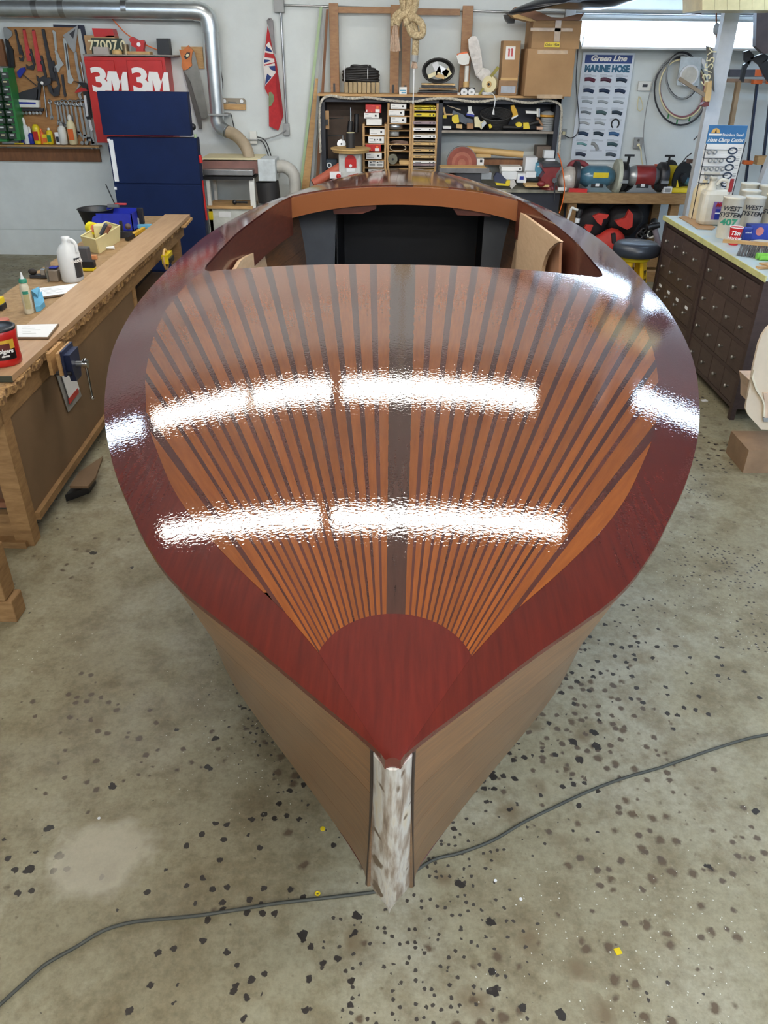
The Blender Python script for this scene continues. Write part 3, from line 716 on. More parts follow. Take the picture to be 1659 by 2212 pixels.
hung('long_bar_wrench', 'long silver combination wrench under the triangular square', 'wrench',
     [('shaft', STEEL, [(1095, 490), (1140, 500), (1165, 700), (1215, 920), (1240, 960), (1130, 1075), (1180, 960), (1125, 700)], TY, .018), ('jaw', STEEL, [(1160, 1110), (1230, 1090), (1200, 1130), (1220, 1190), (1200, 1225), (1160, 1150)], TY, .018)])
hung('ratchet_clip', 'short brown-handled scraper hanging between the chrome wrenches', 'scraper',
     [('blade', STEELD, [(905, 840), (940, 840), (975, 1100), (990, 1150), (960, 1180), (945, 1130)], TY, .015)])
t = hung('t_handle_driver', 'blue T-handled hex driver stuck in the board, pointing down right', 'driver', [('handle', BLUE, [(250, 800), (300, 740), (360, 730), (370, 780), (320, 850), (290, 890), (260, 860)], TY-.02, .03)])
a, b = TC([(330, 830), (540, 1000)]); MB().cyl(aty(*a, TY-.01), aty(*b, TY), .005, n=6).build('shaft', STEELD, t)
hung('drill_index', 'fan-shaped bunch of drill bits in a white and blue holder', 'drill set',
     [('bits', STEELD, [(232, 1150), (240, 1130), (340, 1085), (460, 1055), (545, 1020), (570, 1040), (560, 1220), (240, 1210)], TY-.02, .03), ('holder', WHITE, [(238, 1205), (570, 1222), (575, 1330), (255, 1325)], TY-.05, .06), ('stripe', BLUE, [(242, 1245), (530, 1255), (530, 1285), (246, 1275)], TY-.052, .004)])
t = hung('socket_rail', 'short rail of sockets clipped under the drill holder', 'socket rail', [('rail', STEELD, [(320, 1345), (640, 1345), (640, 1385), (330, 1380)], TY-.02, .03)])
for k in range(6):
    a = TC([(345+k*52, 1380)])[0]; p = aty(*a, TY-.01); MB().cyl(p-Vector((0, .02, .02)), p+Vector((0, .01, -.02)), .016, n=10).build('socket', STEEL if k % 2 else CHROME, t)
t = hung('gear_puller', 'black three-armed gear puller hanging in the middle of the board', 'puller', [('body', STEELD, [(555, 905), (700, 880), (760, 900), (750, 980), (640, 1010), (570, 960)], TY-.04, .05), ('arm', STEELD, [(560, 960), (610, 960), (600, 1100), (560, 1340), (500, 1340), (550, 1150)], TY-.02, .02), ('arm', STEELD, [(690, 980), (760, 1000), (790, 1110), (880, 1110), (885, 1150), (800, 1165), (740, 1110)], TY-.03, .02)])
a = TC([(625, 965)])[0]; MB().sph(aty(*a, TY-.06), .018).build('knob', PRINTW, t)
a, b = TC([(650, 1010), (700, 1470)]); MB().cyl(aty(*a, TY-.02), aty(*b, TY-.02), .007, .011, n=8).build('screw', CHROME, t)
# a row of combination spanners, each on its own hook
SP = [(740, 1245, 770, 1465, 12), (840, 1260, 875, 1540, 13), (880, 1265, 935, 1580, 15), (930, 1250, 985, 1600, 15), (985, 1260, 1050, 1640, 17), (1048, 1255, 1100, 1640, 17), (1110, 1265, 1175, 1710, 18), (1175, 1265, 1265, 1760, 20), (1240, 1265, 1330, 1800, 22), (1290, 1300, 1390, 1870, 22)]
W_ = ['shortest spanner, first on the left of the hanging row', 'second spanner of the row, a thin one beside a gap', 'third spanner of the row, its open end at mid height', 'fourth spanner of the row, with a bright ring end', 'fifth spanner of the row, behind the glue bottle top',
      'sixth spanner of the row, with a bright ring end', 'seventh spanner of the row, ending beside the glue bottle', 'eighth spanner of the row, its jaw low on the board', 'ninth spanner, longest but one, above the ledge', 'longest spanner, last on the right by the red cabinet']
for (x0, y0, x1, y1, wd), lb in zip(SP, W_):
    a, b = TC([(x0, y0), (x1, y1)]); A = aty(*a, TY); B = aty(*b, TY); d = (B-A).normalized(); sx = d.cross(Vector((0, 1, 0))).normalized(); r = wd*.0011
    t = thing('combination_spanner', lb, 'spanner', A, 'combination spanners hung in a row')
    MB().prism([A+sx*r*.55, A-sx*r*.55, B-sx*r*.7, B+sx*r*.7], (0, .008, 0)).build('shank', STEEL, t)
    ring = [A+(sx*math.cos(i*math.pi/6)+d*math.sin(i*math.pi/6))*r*1.3 for i in range(12)]
    MB().tube(ring, r*.5, 6, True).build('ring_end', STEEL, t)
    q = lambda u, v: B+d*u*r+sx*v*r
    MB().prism([q(-.8, -1), q(.6, -1.5), q(2.2, -1.3), q(2.4, -.8), (q(1.0, -.6)), q(.8, .5), q(2.3, .8), q(2.1, 1.3), q(.5, 1.5), q(-.8, 1)], (0, .010, 0)).build('open_end', STEEL, t)
# caulking gun at the right edge
t = hung('caulking_gun', 'black and red caulking gun with a white tube, hung at the right of the board', 'caulking gun',
         [('cradle', BLACK, [(1235, 1090), (1300, 1085), (1355, 1480), (1300, 1510), (1275, 1470)], TY-.05, .05), ('cartridge', PAPER, [(1243, 1150), (1280, 1150), (1318, 1460), (1285, 1465)], TY-.056, .01), ('trigger', RED, [(1110, 1110), (1150, 1060), (1210, 1030), (1280, 1040), (1300, 1085), (1230, 1090), (1150, 1105)], TY-.05, .03),
          ('handle', BLACK, [(1100, 935), (1160, 950), (1270, 960), (1300, 1010), (1290, 1070), (1240, 1040), (1180, 975)], TY-.05, .03), ('nozzle', PAPER, [(1320, 1510), (1350, 1520), (1385, 1660), (1360, 1690), (1325, 1600)], TY-.04, .02)])
a, b = TC([(1205, 650), (1265, 1040)]); MB().cyl(aty(*a, TY-.04), aty(*b, TY-.04), .008, n=8).build('rod', CHROME, t)
# bottles and tubes on the ledge
LZT = aty(100, 312, PY-.06).z
def ledge(px, w, h, m, name, label, cat, kind='tube', cap=None, capm=WHITE, extra=None, dy=-.06):
    p = aty(px, 314, PY+dy); p.z = LZT+.002; t = thing(name, label, cat, p, 'bottles and tubes on the tool board ledge'); u = .0056; w = w*u; h = h*u
    if kind == 'box': MB().box(p-Vector((w/2, .02, 0)), p+Vector((w/2, .02, h)), bev=.003).build('body', m, t)
    else: MB().lathe(p, [(w*.40, 0), (w*.5, .008), (w*.5, h*.8), (w*.42, h*.9), (w*.22, h)], n=14).build('body', m, t)
    if cap: MB().lathe(p+Vector((0, 0, h)), [(w*.24, 0), (w*.26, cap*u*.6), (w*.1, cap*u)], n=12).build('cap', capm, t)
    if extra: MB().box(p+Vector((-w*.3, -w*.52, h*.2)), p+Vector((w*.3, -w*.3, h*.65))).build('label', extra, t)
    return t
ledge(52, 9, 22, BLUE, 'glue_bottle', 'small blue bottle with a white nozzle, leftmost on the ledge', 'bottle', cap=12)
ledge(61, 13, 36, TRANSP, 'spray_bottle', 'tall milky bottle with a clear cap standing on the ledge', 'bottle', cap=12)
ledge(70, 11, 20, BLUE, 'glue_bottle', 'squat blue bottle beside the tall milky one', 'bottle', cap=12)
ledge(84, 15, 36, YEL, 'sealant_tube', 'yellow tube with a red foot on the ledge', 'tube', extra=RED)
ledge(94, 8, 24, ORANGE, 'sealant_tube', 'slim orange tube between two yellow ones', 'tube', cap=5, capm=ORANGE)
ledge(101, 12, 18, YEL, 'small_box', 'short amber box on the ledge', 'box', kind='box', extra=ORANGE)
ledge(111, 12, 26, YEL, 'sealant_tube', 'yellow and green tube on the ledge', 'tube', extra=GREEN, cap=4)
ledge(128, 9, 22, PAPER, 'small_box', 'slim white carton left of the white canister', 'box', kind='box', extra=STEELD)
ledge(139, 16, 34, WHITE, 'canister', 'white canister with a grey lid on the ledge', 'canister', cap=6, capm=GREY)
ledge(160, 17, 44, CREAM, 'glue_bottle', 'tall cream glue bottle with an orange label and white tip', 'bottle', cap=10, extra=ORANGE)
p = aty(182, 313, PY-.06); p.z = LZT
t = thing('hose_clamp_pair', 'small metal clamps lying at the right end of the ledge', 'clamp', p)
for dx in (-.02, .03): MB().cyl(p+Vector((dx, -.015, .02)), p+Vector((dx, .015, .02)), .019, n=12).build('band', STEEL, t)
p = aty(20, 314, PY-.06); p.z = LZT+.012; solo(MB().beam(p-Vector((.07, 0, 0)), p+Vector((.12, 0, .005)), .03, .02), 'putty_knife', 'grey putty knife lying flat at the left end of the ledge', 'knife', STEEL)
p = aty(42, 314, PY-.09); p.z = LZT+.009; solo(MB().beam(p-Vector((.05, 0, 0)), p+Vector((.05, 0, 0)), .02, .014), 'pencil_stub', 'yellow handled tool lying on the ledge by the blue bottles', 'tool', YEL)
# green parts organiser
og = wthing('parts_organiser', 'green steel cabinet of small grey drawers hung at the far left edge', 'cabinet', (20, 305), 9.5)
YO = 9.50
wb(MB(), (-60, 147), (15, 306), YO+.01, .2).build('case', GREEN, og)
MB().prism([aty(14, 147, YO), aty(45, 303, YO), aty(30, 304, YO), aty(5, 147, YO)], (0, .18, 0)).build('side', GREEN, og)
for r in range(9):
    for c in range(3):
        yy = 156+r*16.4; xx = -40+c*20+r*2.2
        d = wb(MB(), (xx, yy), (xx+18, yy+13), YO-.008, .02).build('drawer', mat('smoky_drawer', (62, 72, 66), rough=.3, noise=.2), og)
        wb(MB(), (xx+4, yy+3), (xx+12, yy+6), YO-.014, .01).build('drawer_label', PAPER if (r+c) % 3 else CREAM, d)
solo(wb(MB(), (-60, 84), (14, 143), 9.66, .05), 'wood_block_shelf', 'brown wooden box above the green drawers at the left edge', 'box', PLYD)
# red cabinet on the wall
YR = 9.45
rc = wthing('wall_cabinet', 'red steel two-door wall cabinet with white 3M lettering', 'cabinet', (200, 308), YR)
wb(MB(), (180, 122), (376, 309), YR+.02, .27).build('body', RED, rc)
for a, b in (((181, 130), (270, 309)), ((272, 130), (369, 309))): wb(MB(), a, (b[0], b[1]), YR, .02, bev=.003).build('door', RED, rc)
wb(MB(), (178, 117), (374, 122), YR-.01, .30).build('top_board', mat('grey_top', (150, 140, 130), noise=.1), rc)
for k in (0, 1):
    text('3', .315, PRINTW, aty((775+k*318)/3.606, (632+k*3)/3.606, YR-.001), rc, bold=.009, sx=1.28)
    M3 = [(838, 555), (905, 558), (932, 640), (955, 560), (985, 561), (1001, 706), (948, 706), (943, 620), (922, 706), (888, 706), (866, 620), (868, 706), (815, 704), (822, 640), (836, 632), (828, 618)]
    MB().wall([((x+k*320)/3.606, (y+k*3)/3.606) for x, y in M3], YR-.004, .004).build('lettering', PRINTW, rc)
# things on top of the red cabinet
RT = aty(280, 118, YR).z
def ontop(px, y, z=None): p = aty(px, 118, y); p.z = RT if z is None else z; return p
p = ontop(225, 9.6); solo(MB().box(p+Vector((-.17, -.05, 0)), p+Vector((.15, .1, .17))), 'grey_carton', 'low carton at the back of the red cabinet top', 'box', CARD)
t = thing('red_tray', 'small red plastic parts tray, highest thing above the red cabinet', 'tray', ontop(222, 9.6))
MB().prism([aty(*q, 9.55) for q in [(198, 61), (242, 62), (247, 80), (203, 80)]], (0, .14, 0)).build('bin', RED, t)
t = thing('licence_plate', 'dark green number plate with pale digits standing on the red cabinet', 'number plate', ontop(230, 9.52))
MB().prism([aty(*q, 9.53) for q in [(196, 82), (263, 83), (266, 118), (199, 117)]], (0, .006, 0)).build('plate', mat('plate_green', (46, 62, 52), noise=.1), t)
text('77007.0', .13, CREAM, aty(231, 99, 9.526), t, bold=.002, sx=.95)
t = thing('tin_box', 'pale tin with a blurred caption in front of the number plate', 'tin', ontop(218, 9.47))
MB().prism([aty(*q, 9.47) for q in [(200, 101), (232, 102), (236, 118), (202, 118)]], (0, .05, 0)).build('body', mat('pale_tin', (178, 168, 160), noise=.06), t)
t = thing('bench_vise', 'small red bench vise on a wooden block on the red cabinet', 'vise', ontop(300, 9.52))
MB().box(ontop(275, 9.47), ontop(330, 9.6)+Vector((0, 0, .03)), bev=.004).build('base_block', PINE, t)
MB().prism([aty(*q, 9.5) for q in [(278, 84), (284, 79), (293, 84), (299, 88), (308, 86), (312, 92), (309, 108), (312, 114), (292, 114), (294, 104), (284, 100)]], (0, .06, 0)).build('body', RED, t)
MB().cyl(aty(299, 96, 9.495), aty(299, 96, 9.5), .02, n=12).build('badge', PAPER, t)
MB().cyl(aty(282, 92, 9.48), aty(282, 116, 9.48), .006, n=8).build('handle', CHROME, t)
solo(MB().cyl(aty(270, 96, 9.5), aty(272, 118, 9.5), .03, .035, n=14), 'steel_cup', 'dull steel cup beside the small red vise', 'cup', mat('dull_brass', (128, 112, 84), metal=.5, rough=.4))
solo(MB().lathe(ontop(253, 9.47), [(.05, 0), (.055, .02), (.045, .04), (.01, .045)], n=14), 'wax_tin', 'round cream tin lying low in front of the number plate', 'tin', KRAFT)
solo(MB().wall([(337, 83), (363, 83), (367, 119), (340, 118)], 9.55, .1), 'black_case', 'black upright case at the right end of the red cabinet top', 'case', BLACK)
solo(wt([(232, 28), (250, 50), (275, 75), (310, 95), (340, 108)], 9.66, .006), 'orange_cable', 'thin orange cord sagging from the duct to the red cabinet', 'cord', ORANGE)
# navy blue cabinet in front of it
YN = 8.62
nb_ = thing('tall_cabinet', 'tall navy blue steel cabinet with an overhanging top section', 'cabinet', (aty(330, 460, YN).x, YN+.2, 0))
a = aty(230, 296, YN+.04); b = aty(424, 296, YN+.04)
MB().box((a.x, YN+.04, 0), (b.x, YN+.16, a.z), bev=.004).build('body', NAVY, nb_)
a1 = aty(240, 397, YN+.04)
MB().box((a.x+.004, YN+.03, a1.z+.008), (b.x-.004, YN+.045, a.z-.003), bev=.004).build('door', NAVY, nb_)
MB().box((a.x+.004, YN+.03, .08), (b.x-.004, YN+.045, a1.z-.008), bev=.004).build('door', NAVY, nb_)
c_ = aty(208, 197, YN); d_ = aty(413, 294, YN)
MB().box((c_.x, YN, d_.z), (d_.x, YN+.10, c_.z), bev=.004).build('top_section', NAVY, nb_)
wb(MB(), (243, 302), (247.5, 392), YN+.022, .01).build('white_strip', PAPER, nb_)
for q in ((231, 300), (246, 404)): wb(MB(), q, (q[0]+6, q[1]+6), YN+.024, .01).build('sticker', PAPER, nb_)
# tools hanging on the cabinet's right side
XN = b.x+.012
def side_bar(p0, p1, r, name, label, m, cat='tool', y=YN+.1):
    return solo(MB().cyl(aty(*p0, y), aty(*p1, y), r, n=8), name, label, cat, m, 'tools hung on the side of the navy cabinet')
solo(MB().sph(aty(416, 274, YN+.12), .033), 'round_tool_end', 'black round end of a tool beside the navy cabinet top', 'knob', BLACK)
side_bar((421, 290), (430, 390), .014, 'spirit_level', 'slim pale green bar hung on the side of the navy cabinet', GREENL, 'level', YN+.08)
side_bar((428, 300), (436, 470), .012, 'bar_clamp', 'dark steel bar clamp on the side of the navy cabinet', STEELD, 'clamp', YN+.16)
side_bar((436, 390), (446, 475), .014, 'red_bar', 'red bar hanging low on the side of the navy cabinet', RED, 'bar', YN+.1)
side_bar((431, 335), (434, 352), .018, 'red_marker', 'short red tube on the side of the navy cabinet', RED, 'grip', YN+.06)
side_bar((228, 398), (247, 440), .006, 'thin_rod', 'thin dark rod leaning at the left of the navy cabinet', STEELD, 'rod', YN+.1)
# duct
t = wthing('dust_duct', 'silver sheet-metal dust duct running along the wall top and down', 'duct', (466, 250), 9.55)
YD = 9.58; rD = .083
MB().tube([aty(-120, 17, YD), aty(60, 18, YD), aty(140, 19, YD), aty(420, 24, YD)], rD, 24).build('horizontal_pipe', GALV, t)
for q in (78, 135, 270): MB().tube([aty(q-6, 18, YD), aty(q+6, 18, YD)], rD+.004, 24).build('joint_band', STEEL, t)
MB().tube(smooth_path([aty(418, 24, YD), aty(436, 27, YD), aty(448, 38, YD), aty(453, 56, YD), aty(455, 70, YD)], 6), rD+.005, 24).build('elbow', GALV, t)
MB().tube([aty(455, 68, YD), aty(469, 246, YD)], rD*.92, 24).build('vertical_pipe', GALV, t)
wb(MB(), (449, 246), (492, 250), YD-.1, .2).build('blast_gate', GREY, t)
MB().tube(smooth_path([aty(469, 250, YD), aty(469, 262, YD-.03), aty(476, 276, YD-.06), aty(490, 285, YD-.1)], 5), rD*.9, 20).build('lower_elbow', GALV, t)
P = smooth_path([aty(490, 284, YD-.1), aty(508, 292, YD-.14), aty(524, 308, YD-.2), aty(534, 326, YD-.26), aty(540, 350, YD-.3)], 12)
MB().tube(P, 0, 18, rs=[.058+.006*(i % 2) for i in range(len(P))]).build('corrugated_hose', BEIGE, t)
MB().tube(P[:3], .067, 18).build('hose_clamp', STEEL, t)
# saw and block
t = wthing('hand_saw', 'old handsaw with an orange wooden handle hung beside the duct', 'saw', (400, 280), 9.66)
C2 = lambda l: cr(380, 0, 4.809, l)
def ringpoly(px, y): return MB().wall(px, y, .02)
MB().wall(C2([(30, 515), (70, 520), (125, 470), (150, 500), (175, 520), (165, 560), (155, 640), (165, 680), (110, 725), (75, 730), (55, 690), (60, 620), (45, 570)]), 9.64, .025).build('handle', mat('saw_handle', (206, 118, 58), noise=.15), t)
MB().wall(C2([(80, 590), (110, 545), (145, 545), (140, 590), (100, 618)]), 9.637, .004).build('grip_hole', BLACK, t)
MB().wall(C2([(100, 575), (115, 555), (135, 565), (125, 590), (105, 590)]), 9.634, .004).build('hook', CREAM, t)
MB().wall(C2([(160, 520), (190, 540), (215, 640), (275, 900), (330, 1200), (300, 1235), (262, 1230), (150, 850), (80, 735), (110, 725), (165, 680)]), 9.655, .004).build('blade', mat('saw_blade', (128, 126, 120), rough=.45, metal=.6, noise=.1), t)
t = wthing('second_saw_blade', 'narrow dark saw blade hanging under the orange-handled saw', 'saw', (432, 280), 9.67)
MB().wall(C2([(68, 720), (90, 730), (155, 850), (262, 1225), (270, 1345), (240, 1340)]), 9.67, .004).build('blade', mat('saw_blade_dark', (92, 88, 84), rough=.5, metal=.5), t)
wpoly('wood_plate', 'square pine plate fixed to the wall behind the handsaw', 'board', C2([(50, 485), (270, 487), (290, 715), (70, 700)]), 9.71, .025, PINE)
t = wthing('wood_bracket', 'small slotted wooden bracket on the wall right of the duct', 'bracket', (505, 235), 9.71)
MB().wall(C2([(470, 1075), (720, 1080), (720, 1142), (480, 1135)]), 9.70, .03).build('batten', PINE, t)
MB().wall(C2([(470, 1018), (700, 1022), (720, 1045), (720, 1085), (640, 1085), (620, 1060), (540, 1055), (540, 1080), (470, 1080)]), 9.70, .02).build('slotted_plate', mat('grey_wood', (150, 140, 124), noise=.1), t)
for q in ((502, 1050), (680, 1052)): a = C2([q])[0]; MB().cyl(aty(*a, 9.695), aty(*a, 9.70), .019, n=16).build('disc', PAPER, t)
# flag
t = wthing('furled_flag', 'furled red ensign flag hanging from a wall hook beside the conduit', 'flag', (600, 280), 9.68)
FR = mat('flag_red', (178, 44, 48), rough=.85, noise=.12, scale=20); FW = mat('flag_white', (226, 220, 214), rough=.85, noise=.04); FB = mat('flag_blue', (42, 60, 112), rough=.85, noise=.08); FG = mat('sleeve_grey', (134, 130, 132), noise=.1)
def fl(n, m, l, y, th=.012): MB().wall(C2(l), y, th).build(n, m, t)
fl('sleeve', FG, [(940, 210), (960, 186), (985, 186), (1005, 215), (1015, 340), (1030, 560), (1000, 520), (975, 380), (960, 270), (945, 250)], 9.69)
fl('red_field', FR, [(950, 270), (975, 380), (1000, 520), (1040, 640), (1060, 780), (1090, 1000), (1112, 1200), (1080, 1300), (1060, 1355), (965, 1310), (962, 1000), (922, 925), (920, 800), (905, 640), (930, 440)], 9.675, .02)
fl('red_fold', mat('flag_red_shade', (150, 34, 40), rough=.85, noise=.1), [(1010, 560), (1040, 640), (1075, 900), (1112, 1200), (1095, 1250), (1080, 1150), (1040, 900), (1030, 700)], 9.662, .014)
fl('white_field', FW, [(940, 460), (965, 435), (1000, 520), (1035, 640), (1045, 740), (1000, 800), (925, 890), (920, 800), (905, 690), (905, 590), (925, 500)], 9.668, .010)
fl('blue_wedge', FB, [(935, 478), (985, 515), (998, 545), (925, 525)], 9.664, .006)
fl('red_cross', FR, [(923, 545), (1010, 562), (1022, 610), (918, 592)], 9.663, .006)
fl('blue_wedge', FB, [(915, 618), (960, 622), (985, 632), (912, 655)], 9.664, .006)
fl('blue_wedge', FB, [(960, 690), (1030, 682), (1042, 745), (985, 725)], 9.664, .006)
fl('red_stripe', FR, [(912, 672), (1022, 645), (1024, 655), (915, 684)], 9.662, .006)
fl('blue_wedge', FB, [(945, 765), (990, 800), (925, 880), (930, 820)], 9.663, .006)
fl('badge', mat('badge_green', (122, 134, 96), noise=.12), [(962, 960), (985, 955), (1015, 990), (1018, 1040), (990, 1095), (962, 1110)], 9.668, .008)
MB().cyl(aty(581, 42, 9.66), aty(581, 42, 9.74), .006, n=8).build('hook', STEELD, t)
# conduit, boxes, cords
t = wthing('electrical_conduit', 'grey conduit with a square box at the wall top and a long drop', 'conduit', (618, 280), 9.72)
wb(MB(), (590, -4), (613, 27), 9.66, .08, bev=.004).build('junction_box', GREY, t)
MB().tube([aty(613, 11, 9.71), aty(1110, 26, 9.71)], .010, 8).build('horizontal_tube', STEEL, t)
MB().tube([aty(1110, 26, 9.71), aty(1800, 36, 9.71)], .012, 8).build('horizontal_tube', STEEL, t)
MB().tube([aty(606, 27, 9.71), aty(619, 268, 9.71)], .012, 8).build('vertical_tube', STEEL, t)
wb(MB(), (611, 267), (625, 293), 9.69, .05, bev=.004).build('outlet_box', GREY, t)
wb(MB(), (1223, 13), (1242, 40), 9.67, .07, bev=.004).build('ceiling_box', GREY, t)
t = wthing('socket_box', 'white double socket box on the wall with cords plugged in both sides', 'socket', (546, 311), 9.72)
wb(MB(), (538, 284), (555, 311), 9.69, .05, bev=.004).build('box', WHITE, t)
solo(wt([(617, 281), (600, 292), (570, 301), (545, 302), (528, 301), (524, 297)], 9.67, .007), 'outlet_cable', 'grey cord looping from the conduit outlet to the socket box', 'cord', GREY)
for k, pts in enumerate(([(555, 296), (568, 300), (577, 312), (586, 340)], [(556, 302), (566, 306), (574, 320), (581, 342)])):
    solo(wt(pts, 9.66, .006), 'thin_cable', ['thin black cord curving down right of the socket box, upper one', 'thin black cord curving down right of the socket box, lower one'][k], 'cord', BLACK)
solo(wt([(472, 128), (478, 160), (481, 185), (477, 215), (478, 240)], 9.70, .004), 'thin_wire', 'thin dark wire running down beside the duct', 'wire', BLACK)
solo(wt([(478, 245), (497, 246), (502, 262), (506, 280)], 9.68, .005), 'gate_wire', 'black wire bending from the duct gate towards the hose', 'wire', BLACK)
# drum sander on its stand
YS = 9.15
sd_t = thing('drum_sander', 'drum sander with a silver table and white motor box beside the navy cabinet', 'machine', (aty(520, 500, YS).x, YS+.2, 0))
wb(MB(), (434, 341), (562, 346), YS-.02, .42).build('hood_edge', CREAM, sd_t)
wb(MB(), (436, 347), (562, 375), YS, .38).build('hood', mat('dull_maroon', (134, 96, 88), noise=.1), sd_t)
wb(MB(), (437, 366), (546, 380), YS-.12, .45, bev=.006).build('table', STEEL, sd_t)
wb(MB(), (438, 381), (546, 389), YS-.08, .36).build('table_frame', BLACK, sd_t)
wb(MB(), (555, 344), (596, 392), YS-.06, .34, bev=.008).build('motor_box', mat('pale_blue_grey', (206, 214, 216), rough=.4), sd_t)
p = aty(577, 392, YS+.06); q = aty(582, 436, YS+.06)
MB().cyl(p, q, .125, n=24).build('motor', RUBBER, sd_t)
P = smooth_path([aty(596, 361, YS+.1), aty(614, 360, YS+.1), aty(632, 374, YS+.1), aty(637, 396, YS+.1), aty(636, 425, YS+.1)], 12)
MB().tube(P, 0, 18, rs=[.062+.006*(i % 2) for i in range(len(P))]).build('corrugated_hose', mat('pale_grey_hose', (186, 184, 176), noise=.06), sd_t)
MB().tube(P[:3], .072, 16).build('hose_clamp', CHROME, sd_t)
for (x0, x1) in ((444, 451), (537, 548)):
    a = aty(x0, 385, YS-.05); b = aty(x1, 385, YS-.05); MB().box((a.x, YS-.05, 0), (b.x, YS, a.z)).build('stand_leg', WHITE, sd_t); MB().box((a.x, YS+.3, 0), (b.x, YS+.35, a.z)).build('stand_leg', WHITE, sd_t)
a = aty(446, 441, YS-.08); b = aty(545, 452, YS-.08)
MB().box((a.x, YS-.08, b.z), (b.x, YS+.34, b.z+.03)).build('stand_shelf', PINE, sd_t)
MB().box((a.x, YS-.05, .12), (b.x, YS+.30, b.z-.002), bev=.006).build('stand_cabinet', mat('off_white_cabinet', (208, 212, 206), rough=.5), sd_t)
wb(MB(), (450, 457), (460, 475), YS-.075, .03).build('switch', YEL, sd_t)
wb(MB(), (472, 457), (498, 470), YS-.055, .01).build('rating_plate', PAPER, sd_t)
p = aty(520, 437, YS-.06); MB().cyl(p-Vector((.07, 0, 0)), p+Vector((.07, 0, 0)), .012, n=8).sph(p-Vector((.07, 0, 0)), .025).build('crank', BLACK, sd_t)
# strips leaning in the corner by the shelves
for k, (l, m, lb) in enumerate((([(690, 15), (696, 15), (671, 235), (665, 235)], GREENL, 'pale green metal strip leaning upright beside the shelf unit'), ([(681, 170), (690, 170), (668, 400), (652, 400)], PINE, 'broad pine strip leaning low beside the shelf unit'),
                               ([(698, 18), (702, 18), (676, 400), (670, 400)], GREY, 'thin grey strip leaning against the wall by the shelf unit'), ([(704, 20), (709, 20), (688, 400), (681, 400)], PLYD, 'dark wood strip leaning nearest to the shelf unit'))):
    P = [aty(a, b, 9.66-.03*k) for a, b in l]; dd = (P[2]-P[1]); kz = (P[2].z-.02)/(P[1].z-P[2].z) if True else 0
    e1 = P[2]+dd*((P[2].z-.01)/(-dd.z)); e2 = P[3]+(P[3]-P[0])*((P[3].z-.01)/(-(P[3]-P[0]).z))
    solo(MB().prism([P[0], P[1], e1, e2], (0, .012, 0)), 'leaning_strip', lb, 'strip', m, 'strips leaning beside the shelves')

# ------------------------------------------------------------------ black bench with hutch behind the boat
BLK = mat('black_stained_wood', (30, 33, 44), rough=.55, noise=.12); PEG = mat('dark_pegboard', (84, 70, 60), rough=.8, noise=.12)
YH = 9.36
ht = thing('shelf_unit', 'large black shelf unit with a pine top standing on a black bench', 'shelf', (.5, 9.5, 0))
TL = aty(690, 206, YH); TR = aty(1213, 214, YH); ZT = (TL.z+TR.z)/2; ZB = aty(1160, 410, 9.0).z
HX0, HX1 = TL.x, TR.x; HB = WY-.02
MB().box((HX0-.02, YH-.02, ZT), (HX1+.02, HB, ZT+.022)).build('top_board', PINE, ht)
MB().box((HX0, YH, ZT-.055), (HX1, YH+.02, ZT-.001)).build('top_rail', BLK, ht)
def vpost(px, w_, m=BLK, y0=YH, zt=None, y1=HB, zb=None, name='upright'):
    x = aty(px, 300, y0).x; return MB().box((x-w_/2, y0, ZB+.002 if zb is None else zb), (x+w_/2, y1, (ZT-.002) if zt is None else zt)).build(name, m, ht)
MB().box((HX0, YH, ZB), (HX0+.05, HB, ZT-.001)).build('upright', BLK, ht)
MB().box((HX1-.05, YH, ZB), (HX1, HB, ZT-.001)).build('upright', BLK, ht)
vpost(949, .045)
zs2 = aty(1070, 283, YH).z; x9 = aty(949, 300, YH).x
MB().box((x9+.02, YH+.02, zs2-.02), (HX1-.05, HB, zs2)).build('shelf_board', BLK, ht); MB().box((x9+.02, YH, zs2-.022), (HX1-.05, YH+.02, zs2+.002)).build('shelf_edge', mat('pale_edge', (150, 140, 128)), ht)
MB().box((HX0+.05, WY-.05, ZB), (aty(790, 300, YH).x, WY-.03, ZT-.06)).build('pegboard_back', PEG, ht)
MB().box((aty(790, 300, YH).x, WY-.05, ZB), (x9, WY-.03, ZT-.06)).build('back_panel', mat('dark_back', (58, 44, 38)), ht)
MB().box((x9, WY-.05, zs2), (HX1-.05, WY-.03, ZT-.06)).build('back_panel', BLK, ht)
XB1 = aty(1216, 412, 9.0).x
bb = thing('black_bench', 'black cupboard bench carrying the shelf unit behind the boat', 'bench', (.5, 9.3, 0))
MB().box((HX0-.05, 9.0, ZB-.03), (XB1, HB, ZB)).build('bench_top', mat('grimy_top', (150, 146, 130), noise=.2), bb)
MB().box((HX0-.03, 9.04, .06), (XB1-.02, HB, ZB-.032)).build('cupboard', BLK, bb)
def sx(px, y=YH): return aty(px, 300, y).x
